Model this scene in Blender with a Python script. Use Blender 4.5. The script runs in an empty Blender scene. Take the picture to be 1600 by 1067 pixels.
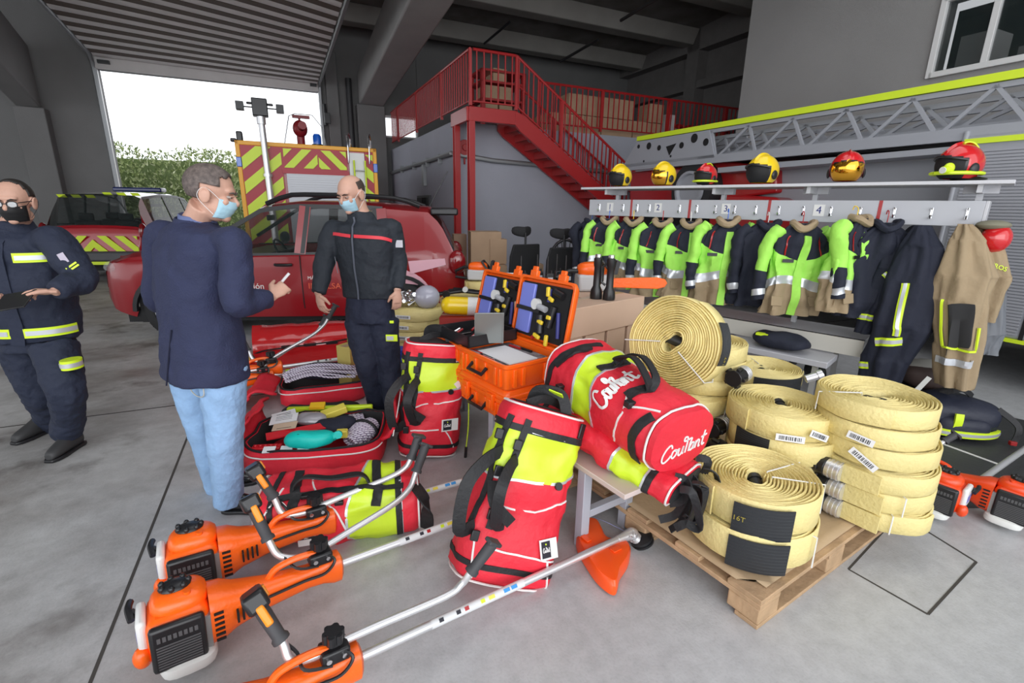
import bpy, bmesh, math, random
from math import sin, cos, pi, radians, atan2, sqrt
from mathutils import Vector as V, Matrix, noise, Euler
random.seed(7)
SC = bpy.context.scene; COL = SC.collection
FPX = 755.6; TILT = radians(15.6); ROLL = radians(1.0); CH = 1.62
def ray(x, y):
    u = x-800; v = 533.5-y
    u2 = u*cos(ROLL)-v*sin(ROLL); v2 = u*sin(ROLL)+v*cos(ROLL)
    return V((u2, FPX*cos(TILT)+v2*sin(TILT), -FPX*sin(TILT)+v2*cos(TILT)))
def G(x, y, z=0.0):
    d = ray(x, y); s = (z-CH)/d[2]; return V((d[0]*s, d[1]*s, z))
def D(x, y, Y):
    d = ray(x, y); s = Y/d[1]; return V((d[0]*s, Y, CH+d[2]*s))
AZ = radians(25.0)
def LB(a, b, z=0): return V((a*cos(AZ)-b*sin(AZ), a*sin(AZ)+b*cos(AZ), z))
def WL(p): return V((p[0]*cos(AZ)+p[1]*sin(AZ), -p[0]*sin(AZ)+p[1]*cos(AZ), p[2]))
# ---------- materials ----------
MATS = {}
def mat(name, col, rough=.6, metal=0, bump=0, bscale=40, var=0, vscale=4, coat=0, emis=0, trans=0, alpha=1, spec=.5, col2=None, detail=6):
    if name in MATS: return MATS[name]
    m = bpy.data.materials.new(name); m.use_nodes = True; nt = m.node_tree; N = nt.nodes; L = nt.links
    b = N['Principled BSDF']; c = tuple(col)+(1,)
    b.inputs['Base Color'].default_value = c; b.inputs['Roughness'].default_value = rough
    b.inputs['Metallic'].default_value = metal; b.inputs['Coat Weight'].default_value = coat
    b.inputs['Coat Roughness'].default_value = .06
    b.inputs['Specular IOR Level'].default_value = spec
    b.inputs['Transmission Weight'].default_value = trans; b.inputs['Alpha'].default_value = alpha
    if emis: b.inputs['Emission Color'].default_value = c; b.inputs['Emission Strength'].default_value = emis
    tc = None
    if bump or var:
        tc = N.new('ShaderNodeTexCoord')
    if var:
        n = N.new('ShaderNodeTexNoise'); n.inputs['Scale'].default_value = vscale; n.inputs['Detail'].default_value = detail
        L.new(tc.outputs['Object'], n.inputs['Vector'])
        r = N.new('ShaderNodeValToRGB'); L.new(n.outputs['Fac'], r.inputs['Fac'])
        c2 = col2 or tuple(max(0, x*(1-var)) for x in col); hi = tuple(min(1, x*(1+var*.5)) for x in col)
        r.color_ramp.elements[0].position = .3; r.color_ramp.elements[1].position = .7
        r.color_ramp.elements[0].color = tuple(c2)+(1,); r.color_ramp.elements[1].color = hi+(1,)
        L.new(r.outputs['Color'], b.inputs['Base Color'])
    if bump:
        n = N.new('ShaderNodeTexNoise'); n.inputs['Scale'].default_value = bscale; n.inputs['Detail'].default_value = 4
        L.new(tc.outputs['Object'], n.inputs['Vector'])
        bp = N.new('ShaderNodeBump'); bp.inputs['Strength'].default_value = bump; bp.inputs['Distance'].default_value = .02
        L.new(n.outputs['Fac'], bp.inputs['Height']); L.new(bp.outputs['Normal'], b.inputs['Normal'])
    MATS[name] = m; return m
def wave(name, c1, c2, scale, axis='X', rough=.5, metal=0, thr=.5, coat=0, bump=0):
    m = mat(name, c1, rough, metal, coat=coat); nt = m.node_tree; N = nt.nodes; L = nt.links; b = N['Principled BSDF']
    tc = N.new('ShaderNodeTexCoord'); w = N.new('ShaderNodeTexWave'); w.inputs['Scale'].default_value = scale
    w.bands_direction = axis; L.new(tc.outputs['Object'], w.inputs['Vector'])
    r = N.new('ShaderNodeValToRGB'); r.color_ramp.interpolation = 'CONSTANT' if not bump else 'LINEAR'
    r.color_ramp.elements[0].color = tuple(c1)+(1,); r.color_ramp.elements[1].color = tuple(c2)+(1,); r.color_ramp.elements[1].position = thr
    L.new(w.outputs['Fac'], r.inputs['Fac']); L.new(r.outputs['Color'], b.inputs['Base Color'])
    if bump:
        bp = N.new('ShaderNodeBump'); bp.inputs['Strength'].default_value = bump; bp.inputs['Distance'].default_value = .01
        L.new(w.outputs['Fac'], bp.inputs['Height']); L.new(bp.outputs['Normal'], b.inputs['Normal'])
    return m
# ---------- mesh collector ----------
def sgn(x): return -1 if x < 0 else 1
def frame(z, x=None):
    z = V(z).normalized(); x = V(x) if x is not None else V((1, 0, 0))
    if abs(z.dot(x.normalized())) > .98: x = V((0, 1, 0))
    y = z.cross(x).normalized(); x = y.cross(z)
    return Matrix((x, y, z)).transposed().to_4x4()
def TR(loc=(0, 0, 0), rot=(0, 0, 0), s=1):
    return Matrix.Translation(V(loc)) @ Euler([radians(a) for a in rot]).to_matrix().to_4x4() @ Matrix.Scale(s, 4)
class MB:
    def __init__(s): s.v = []; s.f = []; s.m = []
    def add(s, vs, fs, mi=0, M=None):
        o = len(s.v)
        s.v += [tuple(M @ V(p)) for p in vs] if M is not None else [tuple(p) for p in vs]
        for i, f in enumerate(fs):
            s.f.append([o+k for k in f]); s.m.append(mi[i] if isinstance(mi, list) else mi)
        return s
    def box(s, c, d, mi=0, M=None, taper=1):
        x, y, z = [k/2 for k in d]; t = taper
        vs = [V((c[0]+a*x*(t if e > 0 else 1), c[1]+b*y*(t if e > 0 else 1), c[2]+e*z)) for e in (-1, 1) for b in (-1, 1) for a in (-1, 1)]
        return s.add(vs, [(0, 2, 3, 1), (4, 5, 7, 6), (0, 1, 5, 4), (2, 6, 7, 3), (0, 4, 6, 2), (1, 3, 7, 5)], mi, M)
    def b2(s, p, q, mi=0, M=None): return s.box([(a+b)/2 for a, b in zip(p, q)], [abs(b-a) for a, b in zip(p, q)], mi, M)
    def loft(s, rings, mi=0, cap=True, closed=True, M=None, caps=None):
        n = len(rings[0]); vs = [p for r in rings for p in r]; fs = []; ms = []
        for i in range(len(rings)-1):
            for j in range(n if closed else n-1):
                k = (j+1) % n; fs.append((i*n+j, i*n+k, (i+1)*n+k, (i+1)*n+j)); ms.append(mi(i, j) if callable(mi) else mi)
        m0 = mi(0, 0) if callable(mi) else mi
        if cap and closed:
            fs.append(tuple(range(n-1, -1, -1))); ms.append(caps if caps is not None else m0)
            fs.append(tuple(range((len(rings)-1)*n, len(rings)*n))); ms.append(caps if caps is not None else m0)
        return s.add(vs, fs, ms, M)
    def tube(s, pts, r, n=8, mi=0, M=None, cap=True, flat=1, up=None):
        pts = [V(p) for p in pts]; rs = r if isinstance(r, (list, tuple)) else [r]*len(pts); rings = []; pu = None
        for i, p in enumerate(pts):
            t = (pts[min(i+1, len(pts)-1)]-pts[max(i-1, 0)]).normalized()
            if pu is None:
                u = V(up) if up else (V((0, 0, 1)) if abs(t.z) < .9 else V((1, 0, 0)))
            else: u = pu
            u = (u-t*u.dot(t)).normalized(); pu = u; w = t.cross(u)
            rings.append([p+u*rs[i]*cos(2*pi*j/n)*flat+w*rs[i]*sin(2*pi*j/n) for j in range(n)])
        return s.loft(rings, mi, cap, M=M)
    def cyl(s, p, q, r, n=16, mi=0, M=None, r2=None): return s.tube([p, q], [r, r if r2 is None else r2], n, mi, M)
    def lathe(s, prof, n=24, mi=0, M=None):
        rings = [[V((r*cos(2*pi*j/n), r*sin(2*pi*j/n), z)) for j in range(n)] for r, z in prof]
        return s.loft(rings, mi, True, M=M)
    def prism(s, poly, z0, z1, mi=0, M=None):
        n = len(poly); vs = [V((p[0], p[1], z0)) for p in poly]+[V((p[0], p[1], z1)) for p in poly]
        fs = [tuple(range(n-1, -1, -1)), tuple(range(n, 2*n))]+[(j, (j+1) % n, n+(j+1) % n, n+j) for j in range(n)]
        return s.add(vs, fs, mi, M)
    def ell(s, c, r, mi=0, nu=16, nv=10, M=None, e=1):
        rings = []
        for i in range(nv+1):
            a = -pi/2+pi*i/nv; z = sgn(sin(a))*abs(sin(a))**e; k = max(.001, cos(a))**e
            rings.append([V((c[0]+r[0]*k*sgn(cos(b))*abs(cos(b))**e, c[1]+r[1]*k*sgn(sin(b))*abs(sin(b))**e, c[2]+r[2]*z)) for b in [2*pi*j/nu for j in range(nu)]])
        return s.loft(rings, mi, True, M=M)
    def strip(s, pts, nrm, w, th=.003, mi=0, M=None):
        # flat ribbon with thickness: pts path, nrm list of normals
        pts = [V(p) for p in pts]; rings = []
        for i, p in enumerate(pts):
            t = (pts[min(i+1, len(pts)-1)]-pts[max(i-1, 0)]).normalized()
            n = V(nrm[i] if isinstance(nrm, list) else nrm); n = (n-t*n.dot(t)).normalized(); b = t.cross(n)
            ww = w[i] if isinstance(w, (list, tuple)) else w
            rings.append([p+b*ww/2-n*th/2, p+b*ww/2+n*th, p-b*ww/2+n*th, p-b*ww/2-n*th/2])
        return s.loft(rings, mi, True, M=M)
    def text(s, body, size, M, mi=0, ext=.002, align='CENTER'):
        vs, fs = text_mesh(body, align, ext/size)
        return s.add([V((p[0]*size, p[1]*size, p[2]*size)) for p in vs], fs, mi, M)
    def jitter(s, amp, sc, seed=0, start=0):
        for i in range(start, len(s.v)):
            p = V(s.v[i]); n = noise.noise_vector(p*sc+V((seed, seed*2.3, 0))); s.v[i] = tuple(p+n*amp)
        return s
    def warp(s, fn, start=0):
        for i in range(start, len(s.v)): s.v[i] = tuple(fn(V(s.v[i])))
        return s
    def build(s, name, mats, parent=None, loc=(0, 0, 0), rot=(0, 0, 0), bevel=0, sub=0, ang=40, smooth=True, remesh=0, disp=None, sm=0, **k):
        me = bpy.data.meshes.new(name); me.from_pydata(s.v, [], s.f)
        mats = mats if isinstance(mats, (list, tuple)) else [mats]
        for m in mats: me.materials.append(m)
        me.polygons.foreach_set('material_index', [min(i, len(mats)-1) for i in s.m]); me.update()
        bm = bmesh.new(); bm.from_mesh(me); bmesh.ops.recalc_face_normals(bm, faces=bm.faces); bm.to_mesh(me); bm.free()
        if smooth:
            me.polygons.foreach_set('use_smooth', [True]*len(me.polygons))
            if not remesh and not sub:
                try: me.set_sharp_from_angle(angle=radians(ang))
                except Exception: pass
        o = bpy.data.objects.new(name, me); COL.objects.link(o); o.location = loc; o.rotation_euler = [radians(a) for a in rot]
        if parent: o.parent = parent
        if remesh:
            r = o.modifiers.new('r', 'REMESH'); r.mode = 'VOXEL'; r.voxel_size = remesh; r.use_smooth_shade = True
            if sm: q = o.modifiers.new('s', 'SMOOTH'); q.iterations = sm; q.factor = .5
        if bevel:
            b = o.modifiers.new('b', 'BEVEL'); b.width = bevel; b.segments = 2; b.limit_method = 'ANGLE'; b.angle_limit = radians(40)
        if sub:
            q = o.modifiers.new('u', 'SUBSURF'); q.levels = sub; q.render_levels = sub
        if disp:
            t = bpy.data.textures.new(name, 'CLOUDS'); t.noise_scale = disp[1]; t.noise_depth = 2
            d = o.modifiers.new('d', 'DISPLACE'); d.texture = t; d.strength = disp[0]; d.mid_level = .5
        for a, b in k.items(): o[a] = b
        return o
_tc = {}
def text_mesh(body, align, ext):
    key = (body, align)
    if key not in _tc:
        cu = bpy.data.curves.new('t', 'FONT'); cu.body = body; cu.align_x = align; cu.align_y = 'CENTER'; cu.extrude = .02; cu.resolution_u = 3
        o = bpy.data.objects.new('t', cu); COL.objects.link(o); bpy.context.view_layer.update()
        me = bpy.data.meshes.new_from_object(o.evaluated_get(bpy.context.evaluated_depsgraph_get()))
        _tc[key] = ([tuple(v.co) for v in me.vertices], [tuple(p.vertices) for p in me.polygons])
        bpy.data.objects.remove(o); bpy.data.curves.remove(cu); bpy.data.meshes.remove(me)
    return _tc[key]
def thing(name, label, cat, loc=(0, 0, 0), rot=(0, 0, 0), group=None, scale=1):
    o = bpy.data.objects.new(name, None); COL.objects.link(o); o.location = loc; o.rotation_euler = [radians(a) for a in rot]
    o.empty_display_size = .05; o.scale = (scale,)*3; o['label'] = label; o['category'] = cat
    if group: o['group'] = group
    return o
def tag(o, label, cat, group=None, kind=None):
    o['label'] = label; o['category'] = cat
    if group: o['group'] = group
    if kind: o['kind'] = kind
    return o
def st(o, kind='structure'): o['kind'] = kind; return o
def kids(o): return [c for c in bpy.data.objects if c.parent == o]
def dup(o, loc=None, rot=None, label=None, parent=None, group=None, skip=(), scale=None):
    c = o.copy(); COL.objects.link(c)
    if parent: c.parent = parent
    if loc is not None: c.location = loc
    if rot is not None: c.rotation_euler = [radians(a) for a in rot]
    if scale is not None: c.scale = (scale,)*3
    if label: c['label'] = label
    if group: c['group'] = group
    for k in kids(o):
        if k.name.split('.')[0] not in skip: dup(k, parent=c)
    return c
def orient(o, M):
    o.rotation_mode = 'XYZ'; o.location = M.translation; o.rotation_euler = M.to_euler(); return o
def aim(o, loc, z, x=None):
    M = frame(z, x); M.translation = V(loc); return orient(o, M)
def fb(p, s=0): return noise.fractal(V(p)+V((s*3.1, s, s*7.7)), 1.0, 2.0, 3)
# banded tube surface: P(u,v)->point, bounds: list of functions u_i(v); rows between boundaries
def banded(mb, P, bounds, mis, nv=40, rows=8, caps=True, mats_fn=None, v0=0, v1=1, closed=True):
    n = nv if closed else nv+1; rings = []; rm = []
    vs_ = [v0+(v1-v0)*j/nv for j in range(n)]
    for b in range(len(bounds)-1):
        R = rows[b] if isinstance(rows, (list, tuple)) else rows
        for i in range(R+(b == len(bounds)-2)):
            rings.append([P(bounds[b](v)*(1-i/R)+bounds[b+1](v)*i/R, v) for v in vs_]); rm.append(mis[b])
    return mb.loft(rings, (lambda i, j: rm[i]), caps, closed)
def on(P, u, v, e=1e-3):
    p = P(u, v); a = P(min(u+e, 1), v)-P(max(u-e, 0), v); b = P(u, v+e)-P(u, v-e); n = b.cross(a)
    if n.length < 1e-12: n = p-P(.5, v)
    if n.dot(p-(p+P(u, v+.5))*.5) < 0: n = -n
    return p, n.normalized()
def ribbon(mb, P, path, w, mi=0, off=.004, th=.004, sg=1, seg=12, nw=None):
    """band of real width w lying on the surface P(u, v) along a (u, v) path"""
    nw = nw or (1 if w < .016 else 2 if w < .035 else 4); rows = []
    for k in range(len(path)-1):
        for i in range(seg+(k == len(path)-2)):
            t = i/seg; u = path[k][0]*(1-t)+path[k+1][0]*t; v = path[k][1]*(1-t)+path[k+1][1]*t; du = path[k+1][0]-path[k][0]; dv = path[k+1][1]-path[k][1]
            e = 1.5e-2; Pu = (P(min(u+e, 1), v)-P(max(u-e, 0), v))/(min(u+e, 1)-max(u-e, 0)); Pv = (P(u, v+e)-P(u, v-e))/(2*e); n = Pv.cross(Pu)
            if n.length < 1e-9: continue
            n.normalize(); ce = (P(u, v)+P(u, v+.5))*.5; n = -n if n.dot(P(u, v)-ce) < 0 else n; T = (Pu*du+Pv*dv).normalized(); b = T.cross(n).normalized(); a, c, d = Pu.dot(Pu), Pu.dot(Pv), Pv.dot(Pv); det = a*d-c*c
            if abs(det) < 1e-12: continue
            q, r = Pu.dot(b), Pv.dot(b); su, sv = (d*q-c*r)/det, (a*r-c*q)/det; top = []; bot = []
            for j in range(nw+1):
                x = (j/nw-.5)*w; uu = min(1, max(0, u+max(-.07, min(.07, su*x)))); p = P(uu, v+max(-.07, min(.07, sv*x))); top.append(p+n*(off+th)*sg); bot.append(p+n*(off-th*.5-.002)*sg)
            rows.append(top+bot[::-1])
    if len(rows) > 1: mb.loft(rows, mi, True)
    return mb
# ---------- shared materials ----------
K = {}
def mk():
    K.update(
     red=mat('red_nylon', (.78, .022, .045), .55, bump=.25, bscale=30, var=.12, vscale=5),
     lime=mat('lime_tarpaulin', (.62, .83, .03), .38, bump=.15, bscale=14), black=mat('black_webbing', (.012, .012, .014), .62, bump=.2, bscale=60),
     white=mat('white_print', (.82, .81, .8), .5), grey=mat('grey_paint', (.45, .46, .49), .45), silver=mat('silver_tape', (.62, .64, .68), .3, .35),
     alu=mat('brushed_aluminium', (.78, .78, .80), .38, .75), orange=mat('orange_plastic', (.95, .13, .015), .36, coat=.2),
     blk=mat('black_plastic', (.014, .014, .016), .35), rub=mat('rubber_grip', (.05, .05, .055), .6), dark=mat('dark_void', (.006, .006, .007), .7),
     navy=mat('navy_cloth', (.013, .016, .032), .8, bump=.4, bscale=18), tan=mat('tan_cloth', (.36, .27, .165), .85, bump=.35, bscale=20, var=.1),
     hiv=mat('hi_vis_lime_cloth', (.42, .88, .12), .7, bump=.35, bscale=20), hvy=mat('hi_vis_yellow_tape', (.72, .95, .03), .45),
     skin=mat('skin', (.62, .36, .27), .5, bump=.08, bscale=60, var=.12, vscale=9, spec=.4), card=mat('cardboard', (.5, .34, .22), .8, var=.12, vscale=3),
     glass=mat('tinted_glass', (.02, .03, .03), .03, alpha=.5, spec=.8), clear=mat('clear_glass', (.9, .95, .96), .02, alpha=.18),
     chrome=mat('chrome', (.8, .8, .82), .12, 1), redp=mat('red_steel_paint', (.42, .018, .02), .38, coat=.2), yel=mat('yellow_paint', (.9, .62, .01), .3, coat=.4),
     hose=mat('hose_yellow', (.80, .67, .29), .55, bump=.3, bscale=60, var=.1, vscale=5), whp=mat('white_plastic', (.78, .78, .77), .35), lens=mat('red_lens', (.22, .006, .01), .12, coat=.8),
     blue=mat('blue_light', (.01, .12, .6), .15, coat=.6), cred=mat('car_red', (.27, .005, .010), .3, coat=.5), jean=mat('denim', (.28, .45, .7), .8, bump=.3, bscale=50, var=.2, vscale=7),
     wood=mat('pallet_wood', (.5, .33, .19), .8, bump=.3, bscale=25, var=.25, vscale=9), paper=mat('paper', (.8, .8, .82), .7), ink=mat('ink', (.02, .02, .03), .6), gold=mat('gold_visor', (.9, .45, .05), .08, 1))
mk()
ZR = (0, 0, 25)
def loc_at(x, y, a=None, b=None):
    l = WL(ray(x, y)); s = (a/l.x) if a is not None else (b/l.y); return V((l.x*s, l.y*s, CH+l.z*s))
def clip(poly, n, d):
    out = []
    for i in range(len(poly)):
        p, q = poly[i], poly[(i+1) % len(poly)]; a = p[0]*n[0]+p[1]*n[1]-d; b = q[0]*n[0]+q[1]*n[1]-d
        if a <= 0: out.append(p)
        if a*b < 0: t = a/(a-b); out.append((p[0]+(q[0]-p[0])*t, p[1]+(q[1]-p[1])*t))
    return out
def stripes(mb, poly, ang, w, y0, y1, mi, ph=0, M=None, gap=None):
    """diagonal stripes clipped to poly (x,z), extruded from y0 to y1"""
    n = (cos(radians(ang)), sin(radians(ang))); ds = [p[0]*n[0]+p[1]*n[1] for p in poly]; gap = gap or w
    k = math.floor((min(ds)-ph)/(w+gap))-1
    T = (M or Matrix()) @ Matrix(((1, 0, 0, 0), (0, 0, 1, 0), (0, 1, 0, 0), (0, 0, 0, 1)))
    while ph+k*(w+gap) < max(ds):
        a = ph+k*(w+gap); q = clip(clip(poly, n, a+w), (-n[0], -n[1]), -a)
        if len(q) >= 3: mb.prism(q, y0, y1, mi, T)
        k += 1
def rect(x0, z0, x1, z1): return [(x0, z0), (x1, z0), (x1, z1), (x0, z1)]
# ---------------- floor ----------------
def floor_mat():
    m = mat('polished_concrete', (.36, .37, .385), .42, bump=.06, bscale=90); nt = m.node_tree; N = nt.nodes; L = nt.links; b = N['Principled BSDF']
    tc = N.new('ShaderNodeTexCoord')
    def nz(sc, det, p0, p1, c0, c1, rot=0, st=(1, 1, 1)):
        mp = N.new('ShaderNodeMapping'); mp.inputs['Scale'].default_value = st; mp.inputs['Rotation'].default_value = (0, 0, rot); L.new(tc.outputs['Object'], mp.inputs['Vector'])
        n = N.new('ShaderNodeTexNoise'); n.inputs['Scale'].default_value = sc; n.inputs['Detail'].default_value = det; n.inputs['Roughness'].default_value = .6; L.new(mp.outputs['Vector'], n.inputs['Vector'])
        r = N.new('ShaderNodeValToRGB'); L.new(n.outputs['Fac'], r.inputs['Fac']); e = r.color_ramp.elements
        e[0].position = p0; e[1].position = p1; e[0].color = tuple(c0)+(1,); e[1].color = tuple(c1)+(1,); return r.outputs['Color']
    def mixm(a, c, fac=1, mode='MULTIPLY'):
        x = N.new('ShaderNodeMix'); x.data_type = 'RGBA'; x.blend_type = mode
        if isinstance(fac, (int, float)): x.inputs[0].default_value = fac
        else: L.new(fac, x.inputs[0])
        L.new(a, x.inputs[6]); L.new(c, x.inputs[7]); return x.outputs[2]
    base = nz(1.3, 8, .3, .7, (.45, .455, .47), (.57, .58, .60))
    base = mixm(base, nz(14, 6, .3, .62, (.84, .84, .84), (1, 1, 1)))
    base = mixm(base, nz(90, 3, .3, .5, (.9, .9, .9), (1, 1, 1)))
    worn = nz(1.1, 9, .42, .66, (1, .985, .95), (.52, .47, .43), .5, (1, 1.35, 1)); blot = nz(1.7, 8, .55, .68, (1, 1, 1), (.36, .33, .31))
    # the trafficked half of the hall (left of the camera) is dirtier
    sx = N.new('ShaderNodeSeparateXYZ'); L.new(tc.outputs['Object'], sx.inputs[0])
    mr = N.new('ShaderNodeMapRange'); mr.inputs[1].default_value = .1; mr.inputs[2].default_value = -1.5; L.new(sx.outputs[0], mr.inputs[0])
    base = mixm(base, worn, mr.outputs[0]); base = mixm(base, blot, mr.outputs[0])
    sc_ = nz(5, 4, .66, .75, (1, 1, 1), (1.35, 1.33, 1.3), .7, (1, 3, 1)); base = mixm(base, sc_, mr.outputs[0])
    L.new(base, b.inputs['Base Color'])
    n = N.new('ShaderNodeTexNoise'); n.inputs['Scale'].default_value = 3; L.new(tc.outputs['Object'], n.inputs['Vector'])
    r = N.new('ShaderNodeMapRange'); r.inputs[3].default_value = .28; r.inputs[4].default_value = .6; L.new(n.outputs['Fac'], r.inputs[0]); L.new(r.outputs[0], b.inputs['Roughness'])
    return m
FM = floor_mat()
st(MB().b2((-22, -7, -.3), (14.5, 17.6, 0)).build('floor', FM, rot=ZR))
JM = mat('joint_tar', (.06, .055, .05), .8)
j = MB(); j.b2((-22, 4.485, -.01), (12, 4.5, .0015)); j.b2((-.77, -4, -.01), (-.757, 17, .0015)); j.b2((-9, 11, -.01), (6, 11.01, .0015))
sq = [WL(G(*p)) for p in ((1405, 803), (1525, 878), (1450, 960), (1325, 889))]
for i in range(4):
    p, q = sq[i], sq[(i+1) % 4]; d = (q-p).normalized(); n = V((-d.y, d.x, 0))*.005
    j.prism([(p+n)[:2], (p-n)[:2], (q-n)[:2], (q+n)[:2]], -.01, .0015)
j.jitter(.003, 3); st(j.build('trim_1', JM, rot=ZR, smooth=False))
dm = MB(); P4 = [G(*p) for p in ((1330, 640), (1480, 905), (1800, 760), (1560, 640))]
dm.prism([p[:2] for p in [G(1345, 650), G(1405, 804), G(1436, 821), G(1470, 795), G(1750, 790), G(1750, 690), G(1560, 648)]], -.01, .004)
st(dm.build('trim_2', mat('rubber_floor_mat', (.045, .047, .05), .55, bump=.2, bscale=30), smooth=False))
w = MB(); p, q = G(1480, 697), G(1562, 727); d = (q-p).normalized(); n = V((-d.y, d.x, 0))*.012
w.prism([(p-d*.5+n)[:2], (p-d*.5-n)[:2], (q-n)[:2], (q+n)[:2]], .003, .006); st(w.build('trim_3', K['white'], smooth=False))
WM = mat('painted_concrete_grey', (.20, .198, .197), .85, bump=.2, bscale=50, var=.08, vscale=1.2)
WL_ = mat('render_lavender_grey', (.40, .41, .47), .85, bump=.3, bscale=60, var=.07, vscale=1)
WR = mat('render_warm_grey', (.31, .305, .30), .85, bump=.25, bscale=70, var=.06, vscale=1)
# ---------------- back wall with door opening and upper window ----------------
m = MB(); B0, B1 = 17.3, 17.6
m.b2((-22, B0, 0), (-4, B1, 9)).b2((-4, B0, 4.9), (1.4, B1, 9)).b2((1.4, B0, 0), (3.1, B1, 9))
m.b2((3.1, B0, 0), (4.45, B1, 3.75)).b2((3.1, B0, 4.42), (4.45, B1, 9)).b2((4.45, B0, 0), (15, B1, 9))
m.b2((-5.75, 16.95, 0), (-5.15, B0, 3.8)).b2((2.45, 16.9, 0), (3.3, B0, 4.6)).b2((1.6, 17.1, 0), (1.95, B0, 6))
st(m.build('wall_back', WM, rot=ZR, bevel=.02))
w1 = MB(); w1.b2((3.1, 17.35, 3.75), (4.45, 17.5, 3.8)).b2((3.1, 17.35, 4.36), (4.45, 17.5, 4.42)).b2((3.1, 17.35, 3.75), (3.16, 17.5, 4.42)).b2((4.39, 17.35, 3.75), (4.45, 17.5, 4.42)).b2((3.75, 17.35, 3.75), (3.8, 17.5, 4.42))
wo = st(w1.build('window_2', K['whp'], rot=ZR)); wg = MB().b2((3.12, 17.42, 3.77), (4.43, 17.43, 4.4)).build('pane', K['clear'], wo)
# pale lintel beams sloping up towards the camera
def beam(name, p, q, w, h, mt):
    p, q = V(p), V(q); u = V((w/2, 0, 0)); z = V((0, 0, h)); mb = MB()
    mb.loft([[p-u, p+u, p+u+z, p-u+z], [q-u, q+u, q+u+z, q-u+z]]); return st(mb.build(name, mt, rot=ZR, bevel=.04))
BM = mat('precast_beam', (.36, .355, .35), .8, bump=.15, bscale=40, var=.08, vscale=2)
beam('ceiling', (2.9, 17, 4.6), (2.62, 4, 5.35), .75, .9, BM)
beam('ceiling', (-5.45, 17, 3.8), (-4.9, 8, 6.2), .5, 1.4, WM)
# door tracks + rolled up sectional door
DM = mat('ribbed_door_panel', (.62, .60, .59), .55, var=.08, vscale=3); DK = mat('door_groove_brown', (.085, .062, .05), .7)  # pale ribs with dark brown grooves between them
dr = thing('door_1', 'white ribbed sectional hall door rolled up under the roof', 'door', rot=ZR); dr['kind'] = 'structure'
m = MB(); m.b2((-4, 17.1, 4.87), (1.4, 17.2, 5.2)); m.build('header_panel', DM, dr, bevel=.01)
def dz(a, b): t = (a+4)/5.4; return (5.18+.115*(17.15-b))*(1-t)+(5.12+.0*(17.15-b))*t
m = MB(); b = 17.1; k = 0
while b > 5:
    for (w_, mi, dd) in ((.29, 0, 0), (.21, 1, -.055)):
        z = [dz(-4, b), dz(1.4, b), dz(-4, b-w_), dz(1.4, b-w_)]
        x0, x1 = -3.95, 1.35
        if mi == 0:
            R = []
            for x, za, zb in ((x0, z[0], z[2]), (x1, z[1], z[3])):
                R.append([V((x, b-w_*t, za+(zb-za)*t-h)) for t, h in ((0, 0), (.08, .05), (.5, .075), (.92, .05), (1, 0), (.5, -.06))])
            m.loft(R, 0)
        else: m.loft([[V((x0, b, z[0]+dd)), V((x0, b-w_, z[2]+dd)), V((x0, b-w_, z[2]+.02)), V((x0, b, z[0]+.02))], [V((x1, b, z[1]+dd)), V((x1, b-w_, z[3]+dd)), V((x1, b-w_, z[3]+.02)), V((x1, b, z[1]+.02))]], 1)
        b -= w_
m.build('ribbed_panel', [DM, DK], dr)
GM = mat('galvanised_rail', (.30, .31, .32), .45, .6)
for x, s in ((-4.02, 0), (1.42, 1)):
    m = MB(); m.tube([(x, 17.15, 0), (x, 17.15, 4.7), (x, 17.1, 5.0), (x, 16.9, dz(x, 16.9)-.03), (x, 5, dz(x, 5)-.05)], .05, 6)
    m.build('track', GM, dr)
m = MB().b2((-4.06, 17.2, 0), (-3.98, 17.3, 4.87)).b2((1.38, 17.2, 0), (1.46, 17.3, 4.87)); m.build('jamb_trim', K['whp'], dr)
MB().b2((-3.9, 17.0, 4.98), (-3.65, 17.1, 5.06)).build('hinge', K['blk'], dr); MB().b2((1.15, 17.0, 4.98), (1.33, 17.1, 5.06)).build('hinge', K['blk'], dr)
m = MB().tube([(1.5, 16.9, 3.9), (1.5, 16.9, 4.5)], .05, 8).box((1.55, 16.85, 4.1), (.16, .12, .3)); tag(m.build('chain_hoist', K['blk'], rot=ZR, bevel=.01), 'dark chain hoist box beside the hall door jamb', 'hoist')
m = MB().cyl((2.25, 17.0, 0), (2.25, 17.0, 5.3), .09); tag(m.build('drain_pipe', mat('dark_pipe', (.03, .03, .033), .5), rot=ZR), 'tall dark vertical pipe beside the pale column', 'pipe')
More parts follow.
